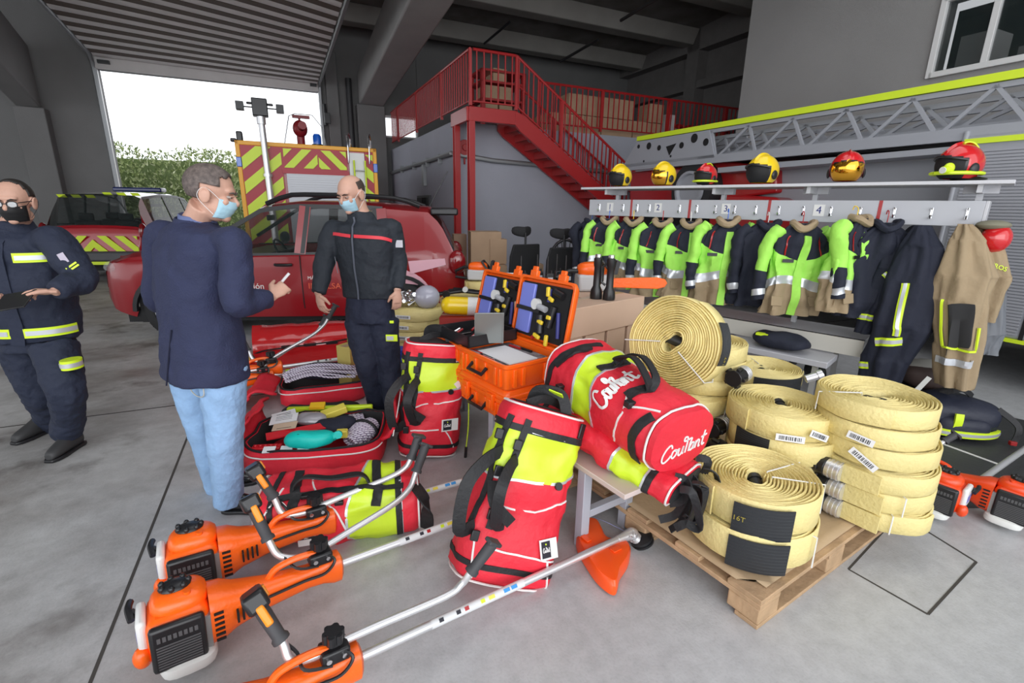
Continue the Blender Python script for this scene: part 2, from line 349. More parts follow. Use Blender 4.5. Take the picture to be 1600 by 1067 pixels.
# ---------------- ceiling ----------------
def cz(b): return 6.85+.065*(17.3-b)
CM = mat('precast_roof_slab', (.20, .19, .18), .9, bump=.15, bscale=20, var=.2, vscale=1.5, col2=(.13, .115, .10))
m = MB(); m.loft([[V((a, b_, cz(b_)+o)) for a, b_, o in ((x, 17.6, 0), (x, -5, 0), (x, -5, .4), (x, 17.6, .4))] for x in (-22, 15)])
st(m.build('ceiling', CM, rot=ZR))
m = MB()
for i in range(8):
    b_ = 16.2-2.5*i
    z0 = cz(b_)
    m.loft([[V((x, b_-.45, z0+.02)), V((x, b_-.22, z0-.38)), V((x, b_+.22, z0-.38)), V((x, b_+.45, z0+.02))] for x in (-22, 13)])
st(m.build('ceiling', mat('precast_rib', (.30, .285, .265), .9, var=.15, vscale=1.2), rot=ZR, bevel=.02))
for i, (x, y, x2, y2) in enumerate(((757, 68, 802, 28), (876, 96, 926, 63), (970, 32, 1020, 0))):
    p = loc_at(x, y, b=15.2-2.5*i); q = V((p.x+.1, p.y-1.6, p.z+.12)); tag(MB().cyl(p, q, .035, 8).build('roof_pipe', K['blk'], rot=ZR), ['thin dark pipe under the roof, the leftmost of three', 'thin dark pipe under the roof, the middle of three', 'thin dark pipe under the roof, nearest the tall grey wall'][i], 'pipe')
# ---------------- walls right ----------------
m = MB(); m.b2((12.9, 8.2, 0), (13.2, 17.6, 9)).b2((12.55, 8.2, 5.4), (12.9, 17.3, 5.62)).b2((12.5, 13.2, 0), (12.9, 13.7, 9)).b2((12.5, 8.2, 6.5), (12.9, 17.3, 9)); st(m.build('wall_right', mat('right_far_wall', (.185, .175, .17), .9, var=.08), rot=ZR))
m = MB(); wb = [loc_at(1456, 117, a=9.1), loc_at(1478, 18, a=9.1)]; z0, z1, wy1 = 3.62, 4.62, 4.74; wy0 = 2.9
m.b2((9.1, wy1, 0), (9.4, 8.25, 9)).b2((9.1, -6, 0), (9.4, wy0, 9)).b2((9.1, wy0, 0), (9.4, wy1, z0)).b2((9.1, wy0, z1), (9.4, wy1, 9)).b2((9.4, 7.95, 0), (13, 8.25, 9))
st(m.build('wall_side', WR, rot=ZR))
wn = thing('window_1', 'white framed sliding window high in the grey wall', 'window', rot=ZR); wn['kind'] = 'structure'
m = MB()
for y in (wy0, wy1): m.b2((9.04, y-.04, z0-.04), (9.16, y+.04, z1+.04))
for z in (z0, z1): m.b2((9.04, wy0, z-.04), (9.16, wy1, z+.04))
m.b2((9.05, 4.06, z0), (9.13, 4.14, z1)).b2((9.05, 3.4, z0), (9.13, 3.46, z1)); m.build('frame', K['whp'], wn, bevel=.006)
MB().b2((9.1, wy0, z0), (9.115, wy1, z1)).build('pane', K['glass'], wn)
MB().b2((9.4, 4.2, 3.6), (9.9, 4.6, 4.15)).b2((9.42, 3.2, 3.5), (10, 3.9, 3.85)).build('pane_reflection_boxes', K['whp'], wn); MB().b2((11, 2, 3), (11.1, 5.5, 5)).build('interior_wall', K['dark'], wn)  # white boxes behind the glass stand in for a reflection in the pane
# ---------------- mezzanine block ----------------
m = MB(); m.b2((3.5, 10.7, 0), (15, 17.3, 3.35)); st(m.build('wall_mezzanine', WL_, rot=ZR, bevel=.01))
m = MB(); m.tube([(3.44, 17, 2.62), (3.44, 10.64, 2.7), (4.4, 10.62, 2.6), (9, 10.62, 2.45)], .05, 8)
for b_ in (11.5, 12.6, 14, 15.5): m.b2((3.4, b_-.02, 2.55), (3.5, b_+.02, 2.75))
m.b2((3.42, 12.9, 2.1), (3.5, 13.1, 2.62)); tag(m.build('cable_conduit', GM, rot=ZR), 'galvanised conduit running round the grey mezzanine wall', 'conduit')
m = MB(); p = loc_at(725, 231, b=10.69); m.cyl(p, p+V((0, -.08, 0)), .16, 24).cyl(p+V((0, -.08, 0)), p+V((0, -.12, 0)), .07, 16).cyl(p+V((0, -.03, -.2)), p+V((0, -.03, -.34)), .02, 8)
tag(m.build('alarm_bell', K['redp'], rot=ZR, bevel=.01), 'round red alarm bell on the wall between the red columns', 'bell')
m = MB().b2((3.44, 12.5, 1.2), (3.5, 13.75, 1.86)); wq = st(m.build('window_3', mat('window_frame_dark', (.06, .06, .065), .5), rot=ZR)); MB().b2((3.42, 12.6, 1.26), (3.45, 13.1, 1.8)).b2((3.42, 13.15, 1.26), (3.45, 13.65, 1.8)).build('pane', K['glass'], wq)
# railings
RP = K['redp']
bal = None
def baluster(parent, x, y, z, h):
    global bal
    if bal is None:
        bal = MB().box((0, 0, .5), (.022, .022, 1)).build('baluster', RP, parent, (x, y, z)); bal.scale = (1, 1, h); return
    c = bal.copy(); COL.objects.link(c); c.parent = parent; c.location = (x, y, z); c.scale = (1, 1, h)
def railing(label, pts, sp, posts, hh=.98):
    t = thing('railing', label, 'railing', rot=ZR)
    m = MB(); 
    for k in range(len(pts)-1):
        p, q = V(pts[k]), V(pts[k+1]); MB().cyl(p+V((0, 0, hh)), q+V((0, 0, hh)), .028, 8).build('handrail', RP, t); MB().cyl(p+V((0, 0, .08)), q+V((0, 0, .08)), .018, 6).build('bottom_rail', RP, t)
        n = max(1, int((q-p).length/sp))
        for i in range(n):
            r = p.lerp(q, (i+.5)/n)
            baluster(t, r.x, r.y, r.z+.08, hh-.08)
    for p in posts: MB().box((0, 0, hh/2), (.055, .055, hh)).build('post', RP, t, p)
    return t
zf = 3.5
railing('long red railing along the left edge of the mezzanine, over the blank wall', [(3.54, 9.7, zf), (3.54, 17.2, zf)], .15, [(3.54, 9.7, zf), (3.54, 11.6, zf), (3.54, 13.9, zf), (3.54, 16.2, zf)])
railing('short red railing along the front of the stair landing', [(3.6, 9.7, zf), (4.5, 9.7, zf)], .13, [(4.52, 9.7, zf)])
railing('red railing in front of the stacked cartons on the mezzanine', [(5.6, 10.75, 3.42), (12.6, 10.75, 3.42)], .15, [(5.6, 10.75, 3.42), (7.3, 10.75, 3.42), (9.4, 10.75, 3.42), (11.4, 10.75, 3.42)], .92)
railing('red railing sloping down the near side of the stairs', [(4.52, 9.7, zf), (8.6, 9.7, .82)], .13, [(5.6, 9.7, 2.79), (6.9, 9.7, 1.94)])
railing('red railing sloping down the far side of the stairs', [(4.9, 10.6, 3.25), (8.6, 10.6, .82)], .16, [(5.9, 10.6, 2.6), (7.4, 10.6, 1.61)])
t = thing('staircase', 'red steel staircase and landing on two red columns', 'staircase', rot=ZR)
m = MB(); m.b2((3.5, 9.66, 3.22), (4.5, 9.74, 3.48)).b2((3.46, 9.7, 3.22), (3.54, 10.7, 3.48)).b2((3.54, 9.7, 3.42), (4.5, 10.7, 3.46)); m.build('landing', RP, t, bevel=.008)
for b_ in (9.7, 10.6):
    m = MB(); y0, y1 = b_-.035, b_+.035; P = [(4.5, 3.48), (4.72, 3.4), (8.7, .78), (8.7, .48), (4.62, 3.1), (4.5, 3.22)]
    m.prism(P, y0, y1, 0, Matrix(((1, 0, 0, 0), (0, 0, 1, 0), (0, 1, 0, 0), (0, 0, 0, 1)))); m.build('stringer', RP, t, bevel=.006)
for i in range(16):
    x = 4.65+i*.25; z = 3.28-i*.165
    MB().b2((x, 9.73, z), (x+.28, 10.58, z+.03)).b2((x, 9.73, z-.12), (x+.02, 10.58, z)).build('tread', RP, t)
for x, y in ((3.56, 9.72), (3.5, 10.45)):
    m = MB().b2((x-.06, y-.07, 0), (x+.06, y-.055, 3.22)).b2((x-.06, y+.055, 0), (x+.06, y+.07, 3.22)).b2((x-.008, y-.06, 0), (x+.008, y+.06, 3.22)); m.build('column', RP, t)
# mezzanine load
def carton(name, lab, p, q, rot=ZR, mt=None, group=None, cat='box', tape=True, flaps=False):
    t = MB().b2(p, q).build(name, mt or K['card'], rot=rot, bevel=.006); tag(t, lab, cat, group)
    if tape:
        x0, y0, z0 = p; x1, y1, z1 = q
        MB().b2(((x0+x1)/2-.025, y0-.002, z1-.1), ((x0+x1)/2+.025, y1+.002, z1+.002)).build('tape', mat('parcel_tape', (.45, .33, .2), .3), t)
    return t
rr = random.Random(3)
gp = 'cartons stacked on the mezzanine behind the railing'
for i in range(7):
    for k in range(2 if i not in (0, 5) else 1):
        x = 6.05+i*.49; carton('carton', 'brown carton in the stack on the mezzanine behind the red railing', (x, 11.0+.05*rr.random(), 3.352+k*.46), (x+.47, 11.5, 3.35+.45+k*.46), group=gp)
for i in range(8):
    x = 9.9+i*.36; carton('carton', 'low brown carton at the far end of the mezzanine railing', (x, 11.2, 3.352), (x+.33, 11.6, 3.72+.05*rr.random()), group='low cartons at the far end of the mezzanine')
for i in range(6):
    x = 10.3+i*.36; m = MB().ell((0, 0, .07), (.155, .12, .07), 0, 10, 6).jitter(.03, 6, i); tag(m.build('folded_bag', K['redp'], rot=(0, 0, 25), loc=LB(x, 11.35, 3.775)), 'red folded bag on the low cartons of the mezzanine', 'bag', 'red bags on the mezzanine cartons')
m = MB().b2((9.56, 11, 3.352), (9.84, 11.3, 4.05)); tag(m.build('white_cabinet', K['whp'], rot=ZR, bevel=.01), 'white narrow cabinet among the mezzanine cartons', 'cabinet')
t = thing('pallet_rack', 'red metal shelving frame on the mezzanine behind the landing', 'shelving', rot=ZR)
for x in (4.75, 5.85):
    for y in (12.2, 13): MB().b2((x, y, 3.35), (x+.1, y+.1, 4.85)).build('upright', RP, t)
for z in (3.75, 4.15, 4.55, 4.8): MB().b2((4.75, 12.2, z), (5.95, 13.1, z+.05)).build('shelf', RP, t)
for i, (x, z) in enumerate(((4.87, 3.81), (5.27, 3.81), (4.87, 4.21), (5.27, 4.21), (5.1, 4.61))):
    carton('carton', 'brown carton on the red shelving of the mezzanine', (x, 12.3, z), (x+.36, 12.8, z+.3), group='cartons on the red mezzanine shelving')
for i in range(3):
    for k in range(3):
        x = 6.3+i*.55; m = MB().b2((x, 12.0, 3.352+k*.2), (x+.5, 13, 3.36+k*.2+.13)); 
        tag(m.build('wooden_crate', K['wood'], rot=ZR, bevel=.01), 'wooden crate stacked on the mezzanine beside the red shelving', 'crate', 'wooden crates stacked on the mezzanine')
# ---------------- outdoors ----------------
st(MB().b2((-60, 17.7, -.32), (40, 60, -.02)).build('ground', mat('asphalt', (.42, .42, .43), .8, var=.1, vscale=2), rot=ZR))
def hedge():
    r = random.Random(5); m = MB()
    for i in range(15000):
        x = r.uniform(-14, -1); h = 3.6+.35*noise.noise(V((x*.6, 0, 0)))+.2*noise.noise(V((x*3, 3, 0))); z = r.uniform(0, 1)**.8*h; y = 24+r.random()*1.3+.35*noise.noise(V((x*1.3, z*1.3, 0)))
        s = r.uniform(.05, .11); d = V((r.uniform(-1, 1), r.uniform(-1, 0), r.uniform(0, 1.5))).normalized(); e = d.cross(V((r.random(), r.random(), .3))).normalized()
        p = V((x, y, z)); m.add([p-e*s*.4, p+d*s*1.6, p+e*s*.4, p-d*s*.3], [(0, 1, 2, 3)], r.choice((0, 0, 1, 2)))
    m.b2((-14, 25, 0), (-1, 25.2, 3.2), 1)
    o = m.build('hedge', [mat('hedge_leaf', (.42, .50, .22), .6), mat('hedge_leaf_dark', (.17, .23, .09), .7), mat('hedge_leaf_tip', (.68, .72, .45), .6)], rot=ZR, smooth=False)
    tag(o, 'tall green conifer hedge growing outside the open hall door', 'hedge', kind='stuff')
hedge()
# ---------------- passenger cars ----------------
def lerp_tab(tab, x):
    if x <= tab[0][0]: return tab[0][1]
    for (a, p), (b, q) in zip(tab, tab[1:]):
        if x <= b: return p+(q-p)*(x-a)/(b-a)
    return tab[-1][1]
def wheel(parent, x, y, r, w, side, rim, nsp=5):
    M = TR((x, y, r)) @ frame((0, side, 0))
    m = MB(); m.lathe([(r*.66, -w/2), (r*.9, -w/2), (r*.985, -w*.4), (r, -w*.15), (r, w*.15), (r*.985, w*.4), (r*.9, w/2), (r*.68, w/2), (r*.66, w*.3)], 36, 0, M)
    for k in range(40): m.box((r*1.0*cos(k*pi/20), r*1.0*sin(k*pi/20), 0), (.012, .012, w*.7), 0, M)
    o = m.build('wheel', mat('tyre_rubber', (.015, .015, .016), .75), parent)
    m = MB(); m.lathe([(r*.66, w*.32), (r*.66, w*.42), (r*.6, w*.43), (r*.58, w*.1), (.05, 0.0), (.001, 0)], 32, 0, M)
    m.lathe([(.001, w*.36), (.06, w*.35), (.07, w*.3), (.07, 0)], 16, 0, M)
    for k in range(nsp):
        a = 2*pi*k/nsp
        for da in (-.16, .16):
            p = V((.05*cos(a+da*2), .05*sin(a+da*2), w*.3)); q = V((r*.61*cos(a+da), r*.61*sin(a+da), w*.38)); m.tube([p, q], [.022, .017], 6, 0, M)
    m.build('rim', rim, o)
    MB().cyl(M@V((0, 0, -w*.3)), M@V((0, 0, w*.02)), r*.6, 24).build('brake_disc', K['dark'], o)
def car(name, label, cat, S, loc, rz):
    t = thing(name, label, cat, loc, (0, 0, rz)); L, W = S['L'], S['W']/2; body, side = S['body'], S.get('side', S['body'])
    wr = S['wr']; arches = S['wx']
    xs = sorted(set([round(L*i/64, 4) for i in range(65)]+[a+wr*1.18*cos(k*pi/14) for a in arches for k in range(15)]+S['cuts']))
    def hw(x): return W*lerp_tab(S['hw'], x/L)
    def zb(x):
        z = lerp_tab(S['sill'], x)
        for a in arches:
            d = abs(x-a)
            if d < wr*1.18: z = max(z, wr+sqrt((wr*1.18)**2-d*d))
        return z
    top = lambda x: lerp_tab(S['top'], x); belt = lambda x: min(lerp_tab(S['belt'], x), top(x)-.02)
    def sect(x):
        h = hw(x); b = zb(x); t_ = top(x); be = belt(x); k = min(1, max(0, (t_-be)/.5)); re = h*(1-S['tumble']*k)
        ze = t_-(.05 if k > .05 else .015)
        half = [(h*.97, b), (h*.995, b+(be-b)*.25), (h*1.0, b+(be-b)*.6), (h*.985, be-.03), (h*.965, be), (re, ze), (re*.86, t_+.0), (re*.45, t_+.02), (0, t_+.025)]
        return [V((x, y, z)) for y, z in half]+[V((x, -y, z)) for y, z in half[-2::-1]]
    rings = [sect(x) for x in xs]; n = 17; m = MB(); cb = S['cab']
    vs = [p for r in rings for p in r]; fs = []; ms = []
    for i in range(len(xs)-1):
        xm = (xs[i]+xs[i+1])/2
        for j in range(16):
            mi = 0
            if j in (4, 11) and cb[0] < xm < cb[3]: mi = 1
            if j in (5, 6, 7, 8, 9, 10) and (cb[2] < xm < cb[3]-.02): mi = 1
            if j in (5, 6, 7, 8, 9, 10) and (S['rg'][0] < xm < S['rg'][1]): mi = 1
            if mi == 0 and j in (0, 1, 2, 3, 12, 13, 14, 15) and xm > S.get('sidex', 0): mi = 2
            if mi == 0 and j in (0, 15) : mi = 3 if S.get('clad', 1) and b_low(xm, arches, wr) else mi
            if mi == 0 and xm > S.get('sidex', 0): mi = 2
            fs.append((i*17+j, i*17+j+1, (i+1)*17+j+1, (i+1)*17+j)); ms.append(mi)
    fs.append(tuple(range(17))); ms.append(S.get('rearmat', 0)); fs.append(tuple(range((len(xs)-1)*17, len(xs)*17))); ms.append(2)
    m.add(vs, fs, ms); m.build('body', [body, K['glass'], side, K['blk']], t, ang=28)
    # underside + wheel wells
    m = MB(); m.b2((.25, -W*.9, .2), (L-.3, W*.9, .34)); 
    for a in arches: m.b2((a-wr*1.12, -W*.93, .2), (a+wr*1.12, W*.93, wr+wr*1.1))
    m.build('underbody', K['dark'], t)
    for a in arches:
        for sd in (1, -1):
            m = MB(); c = [V((a+wr*1.17*cos(k*pi/16), sd*(hw(a)*.985), wr+wr*1.17*sin(k*pi/16))) for k in range(17)]
            m.strip(c, [V((cos(k*pi/16), 0, sin(k*pi/16))) for k in range(17)], .05, .03); 
            if S.get('clad', 1): m.build('arch_trim', K['blk'], t)
            wheel(t, a, sd*(W-.13), wr, .21, sd, S['rim'], S.get('nsp', 5))
    # pillars, drawn as strips lying on the glass band
    def gp(x, k, sd=1, o=.006):
        h = hw(x); t_ = top(x); be = belt(x); kk = min(1, max(0, (t_-be)/.5)); re = h*(1-S['tumble']*kk); ze = t_-(.05 if kk > .05 else .015)
        return V((x, sd*(h*.965+(re-h*.965)*k+o), be+(ze-be)*k))
    for sd in (1, -1):
        for (xa, xb, w_, mi) in S['pil']:
            m = MB(); q = [gp(xa, 0, sd), gp(xa+(xb-xa)*.5, .5, sd), gp(xb, 1, sd)]; m.strip(q, V((0, sd, .2)), w_, .008); m.build('pillar', K['blk'] if mi else side, t)
        if S.get('panel'):
            x0, x1, x2 = S['panel']; m = MB(); m.loft([[gp(x0, 0, sd), gp(x1, 0, sd)], [gp(x0, 1, sd), gp(x2, 1, sd)]], 0, False, False); m.build('quarter_panel', side if S.get('sidex', 0) == 0 or True else body, t)
        m = MB(); xsn = [cb[0]+(cb[3]-cb[0])*i/20 for i in range(20)]; m.strip([gp(x, 0.0, sd, .008) for x in xsn], V((0, sd, .2)), .03, .004); m.strip([gp(x, 1, sd, .004) for x in xsn if top(x)-belt(x) > .1], V((0, sd, .2)), .05, .004)
        m.build('window_trim', K['blk'] if S.get('dtrim', 1) else side, t)
        for x, w_ in S['doors']:
            m = MB(); m.strip([V((x+.0, sd*(hw(x)*(.975 if z < .4 else 1.0)+.001), z)) for z in [zb(x)+.08+(belt(x)-.1-zb(x))*i/6 for i in range(7)]], V((0, sd, 0)), .012, .002); m.build('door_gap', K['dark'], t)
        for x in S['handles']:
            m = MB(); m.tube([V((x, sd*(hw(x)+.005), .9)), V((x+.03, sd*(hw(x)+.035), .9)), V((x+.16, sd*(hw(x)+.035), .9)), V((x+.19, sd*(hw(x)+.005), .9))], .018, 8); m.build('door_handle', K['blk'], t)
        m = MB(); x = cb[3]-.45; m.ell((x, sd*(hw(x)+.14), belt(x)+.09), (.07, .12, .09), 0, 12, 8).cyl((x, sd*hw(x)*.95, belt(x)+.01), (x, sd*(hw(x)+.1), belt(x)+.06), .025, 8); m.build('door_mirror', K['blk'], t)
        if S.get('rails'):
            a, b_ = S['rails']; m = MB(); pts = [V((a+(b_-a)*i/12, sd*hw(a+1)*.80, top(a+(b_-a)*i/12)+(.015 if i in (0, 12) else .06 if i in (1, 11) else .085))) for i in range(13)]; m.tube(pts, .028, 8); m.build('roof_rail', K['blk'], t)
        x0 = .02; m = MB(); m.ell((.10, sd*(W*.93), S['lampz']), (.11, .07, .17 if S.get('tall') else .15), 0, 14, 10); m.build('tail_lamp', K['lens'], t)
        m = MB(); m.ell((L-.2, sd*(W*.74), S['hlz']), (.13, .16, .08), 0, 14, 8); m.build('headlamp', K['clear'], t)
    # cabin
    sx = cb[3]-1.55
    for y in (-.36, .36):
        for x in (sx, sx-.95): MB().box((x, y, .62), (.5, .48, .2)).box((x-.26, y, .92), (.14, .46, .55), 0, TR((0, 0, 0))).box((x-.3, y, 1.27), (.09, .26, .15)).build('seat', mat('seat_cloth', (.03, .03, .034), .9), t, bevel=.03)
    m = MB(); m.b2((cb[3]-.75, -W*.85, .6), (cb[3]-.25, W*.85, 1.0)); m.build('dashboard', K['blk'], t, bevel=.03)
    m = MB(); c = V((cb[3]-.85, .37, 1.0)); q = frame((-.9, 0, .45)); m.tube([c+(q@V((.18*cos(a*pi/12), .18*sin(a*pi/12), 0))) for a in range(25)], .014, 6, cap=False).cyl(c, c+V((.15, 0, -.08)), .03, 8).box(c, (.04, .3, .05)); m.build('steering_wheel', K['blk'], t)
    MB().box((cb[3]-.62, 0, top(cb[3]-.75)-.14), (.03, .24, .07)).build('rear_view_mirror', K['blk'], t, bevel=.01)
    return t, hw, zb, top, belt
def b_low(x, arches, wr): return True
CR = K['cred']
duster = dict(L=4.34, W=1.8, body=CR, wr=.345, wx=[.82, 3.49], rim=K['alu'], tumble=.17, cuts=[.1, .16, .5, 1.0, 2.3, 2.35, 3.1], cab=(1.0, 1.0, 2.32, 3.18), rg=(.14, .42),
 hw=[(0, .80), (.02, .9), (.07, .97), (.2, 1), (.8, 1), (.92, .95), (.97, .85), (1, .66)], sill=[(0, .45), (.3, .32), (.5, .26), (3.9, .26), (4.15, .32), (4.34, .42)],
 top=[(0, .72), (.04, .98), (.12, 1.06), (.3, 1.44), (.45, 1.58), (1.2, 1.63), (2.0, 1.63), (2.4, 1.58), (3.2, 1.1), (3.9, 1.02), (4.15, .93), (4.28, .78), (4.34, .6)],
 belt=[(0, .98), (.5, 1.1), (1.2, 1.05), (3.2, 1.0), (4.34, .9)], pil=[(.98, 1.02, .12, 0), (1.98, 1.9, .13, 0), (1.95, 1.87, .05, 1), (1.06, 1.1, .05, 1)],
 doors=[(1.08, 0), (1.98, 0), (3.02, 0)], handles=[2.08, 1.15], rails=(.55, 2.35), lampz=.93, hlz=.85)
cl = thing; P0 = G(232, 532)
dloc = V((-.72, 7.0, 0)); dyaw = 180+7.5
dt, dhw, *_ = car('pickup_car', 'dark red car with black roof rails parked behind the men, doors lettered', 'car', duster, dloc, dyaw); dt.name = 'parked_car'
# near side in car space is +y (rotated 180)
def side_text(t, s, x, z, size, m_, sd=1, al='CENTER', hw_=None, ext=.001):
    M = Matrix.Translation(V((x, sd*(hw_+.003), z))) @ frame((0, sd, 0), (-sd, 0, 0)); mb = MB(); mb.text(s, size, M, 0, ext, al); return mb.build('lettering', m_, t, smooth=False)
side_text(dt, 'Diputación', 2.42, .64, .1, K['white'], hw_=.9, al='RIGHT'); side_text(dt, 'de Salamanca', 2.27, .54, .1, K['white'], hw_=.9, al='RIGHT')
side_text(dt, 'MÁS', 1.86, .74, .055, K['white'], hw_=.9); side_text(dt, 'IMPULSA', 1.72, .64, .1, mat('orange_print', (.75, .12, .05), .5), hw_=.9)
m = MB(); m.prism([(0, 0), (.05, 0), (.05, .12), (.025, .15), (0, .12)], 0, .003, 0, Matrix.Translation(V((1.33, .903, .56))) @ frame((0, 1, 0), (-1, 0, 0))); m.build('crest', K['white'], dt)
for q in ((.95, .62, .55, .22, -14), (.72, .78, .45, .16, 8)):
    m = MB(); m.prism([(-q[2]/2, -q[3]/2), (q[2]/2, -q[3]*.2), (q[2]/2, q[3]*.3), (-q[2]/2, q[3]/2)], 0, .002, 0, Matrix.Translation(V((q[0]-.25, .885, q[1]+.12))) @ frame((-.08, 1, 0), (-1, 0, 0)) @ TR(rot=(0, 0, q[4])))
    m.build('graphic', mat('pink_graphic', (.75, .42, .5), .3), dt)
m = MB(); m.cyl((.45, .3, 1.6), (.2, .3, 2.05), .006, 6); m.build('aerial', K['blk'], dt)
m = MB(); m.b2((.1, .15, 1.5), (.42, -.7, 1.56)); m.b2((.08, -.75, 1.5), (.42, .75, 1.585)); m.build('spoiler', K['blk'], dt, bevel=.02)
MB().b2((-.01, -.26, .6), (.02, .26, .72)).build('number_plate', K['whp'], dt)
MB().ell((0, 0, 0), (.1, .03, .14), 0, 16, 8).build('tail_lamp', mat('dark_lens', (.06, .005, .008), .1, coat=1), dt, (.1, .84, .93))
# second car: white 4x4 with red chevroned tail
NW = mat('car_white', (.75, .75, .76), .2, coat=.8); 
nis = dict(L=4.6, W=1.85, body=mat('car_tail_red', (.4, .01, .02), .25, coat=.8), side=NW, sidex=.28, wr=.37, wx=[.9, 3.6], rim=K['alu'], tumble=.2, cuts=[.1, .28, .3, .55, .9, 2.5, 3.3], cab=(.55, .55, 2.5, 3.4), rg=(.16, .5),
 hw=[(0, .86), (.02, .93), (.07, .98), (.2, 1), (.8, 1), (.92, .95), (.97, .85), (1, .66)], sill=[(0, .5), (.3, .4), (.5, .3), (4.0, .3), (4.4, .36), (4.6, .45)],
 top=[(0, .75), (.05, 1.02), (.15, 1.1), (.34, 1.52), (.5, 1.7), (1.2, 1.76), (2.1, 1.76), (2.55, 1.7), (3.4, 1.16), (4.1, 1.06), (4.4, .95), (4.55, .8), (4.6, .6)],
 belt=[(0, 1.0), (.6, 1.12), (1.4, 1.08), (3.4, 1.05), (4.6, .9)], pil=[(1.5, 1.42, .07, 1), (2.4, 2.3, .07, 1)], doors=[(1.4, 0), (2.45, 0), (3.2, 0)], handles=[2.5, 1.5], lampz=1.0, tall=1, hlz=.85, clad=1)
nt_, nhw, *_ = car('white_car', 'white four-by-four with a red chevroned tail parked by the left jamb', 'car', nis, (-8.35, 9.75, 0), 102); nt_.name = 'estate_car'
LY = mat('chevron_lime', (.66, .84, .03), .4); RD = mat('chevron_red', (.42, .012, .03), .4)
for sd in (1, -1):
    m = MB(); T = Matrix.Translation(V((-.012, 0, 0))) @ frame((0, 0, 1), (0, -1, 0)) @ Matrix(((sd, 0, 0, 0), (0, 1, 0, 0), (0, 0, 1, 0), (0, 0, 0, 1)))
    stripes(m, rect(0, .62, .78, .92), 45*1, .11, -.01, .01, 0, .05, T); m.build('chevrons', LY, nt_, smooth=False)
m = MB()
for i in range(3):
    for sd in (-1, 1): m.prism([(.1+i*.25, 0), (.25+i*.25, 0), (.2+i*.25, .06), (.05+i*.25, .06)], 0, .006, 0, Matrix.Translation(V((.5, 0, 1.7))) @ frame((-.9, 0, .3), (0, sd, 0)))
m.build('roof_chevrons', LY, nt_, smooth=False)
m = MB(); m.b2((-.12, -.85, .42), (.12, .85, .62)); m.build('rear_bumper', mat('bumper_grey', (.07, .07, .075), .4), nt_, bevel=.04)
MB().b2((-.1, -.9, .36), (.1, .9, .42)).build('bumper_stripe', LY, nt_)
for s in (-.62, .62): MB().b2((-.13, s-.14, .47), (-.1, s+.14, .54)).build('fog_lamp', K['lens'], nt_)
m = MB(); m.b2((2.0, -.5, 1.8), (2.3, .5, 1.9)); m.build('light_bar', mat('navy_lens', (.01, .02, .12), .15, coat=.5), nt_, bevel=.03)
for sd in (-1, 1):
    m = MB(); stripes(m, rect(.6, .6, 3.2, .95), 60, .16, .93*sd, .935*sd, 0, 0, None, .5); m.build('side_graphic', mat('green_gold', (.4, .42, .08), .4), nt_, smooth=False)
# ---------------- fire engine seen from behind ----------------
q1, q2 = ray(365, 213), ray(588, 235); k1 = q1[0]/q1[1]; k2 = q2[0]/q2[1]; w_ = 2.36; YY = w_*(.9063-.4226*k2)/(k2-k1); o_ = WL(D(365, 213, YY)); FH = 2.63
ft = thing('fire_engine', 'fire engine seen from behind with red and lime chevrons and white shutter', 'fire engine', LB(o_.x, o_.y), (0, 0, 25))
OR = mat('orange_edge', (.9, .42, .02), .4)
MB().b2((.03, .05, .45), (2.33, 5.6, FH-.03)).build('body', mat('engine_red', (.4, .01, .02), .3, coat=.5), ft, bevel=.03)
m = MB(); m.b2((0, 0, .45), (.07, .12, FH)).b2((2.29, 0, .45), (2.36, .12, FH)).b2((0, 0, FH-.07), (2.36, .12, FH)).b2((0, 0, FH-.05), (.07, 5.6, FH)).b2((2.29, 0, FH-.05), (2.36, 5.6, FH)); m.build('edge_frame', OR, ft, bevel=.01)
m = MB(); m.b2((.07, .01, .45), (.72, .05, FH-.07)).b2((.72, .01, 2.2), (1.82, .05, FH-.07)).b2((2.14, .01, .45), (2.29, .05, FH-.07)).b2((.7, -.02, 2.12), (1.84, .05, 2.2)).b2((1.78, -.01, .5), (1.84, .05, 2.2)); m.build('rear_panel', RD, ft)
m = MB(); stripes(m, rect(.08, .45, .7, FH-.08), 130, .155, -.006, .01, 0, .05); m.build('chevrons', LY, ft, smooth=False); m = MB()
stripes(m, rect(.74, 2.22, 1.3, FH-.09), 135, .115, -.006, .01, 0, .02); stripes(m, rect(1.32, 2.22, 1.8, FH-.09), 45, .115, -.006, .01, 0, .0); m.build('chevrons', LY, ft, smooth=False); m = MB(); stripes(m, rect(2.15, .5, 2.28, FH-.12), 50, .15, -.006, .01, 0)
m.build('chevrons', LY, ft, smooth=False)
m = MB(); m.b2((.76, .0, .6), (1.78, .03, 2.12)); 
for i in range(38): m.b2((.76, -.012, .62+i*.04), (1.78, 0, .645+i*.04))
m.build('roller_shutter', mat('shutter_white', (.62, .63, .67), .45, .1), ft)
m = MB().b2((1.85, .0, .5), (2.13, .04, FH-.1)); m.build('locker_panel', K['whp'], ft)
m = MB()
for x in (1.93, 2.13): m.cyl((x, -.06, .5), (x, -.06, 2.4), .016, 8)
m.build('ladder_stile', LY, ft); m = MB()
for i in range(7): m.cyl((1.93, -.06, .6+i*.27), (2.13, -.06, .6+i*.27), .012, 8)
m.build('ladder_rungs', K['alu'], ft)
for x in (1.84, 2.22):
    m = MB(); m.tube([(x, -.02, 2.35), (x, -.06, 2.62), (x, .0, 2.82), (x+.05, .12, 2.88), (x+.09, .25, 2.8), (x+.09, .3, 2.6)], .016, 8); m.build('grab_rail', K['chrome'], ft)
for x in (.035, 2.325): MB().b2((x-.04, -.02, 2.2), (x+.04, .04, 2.36)).build('marker_lamp', K['blue'], ft, bevel=.01)
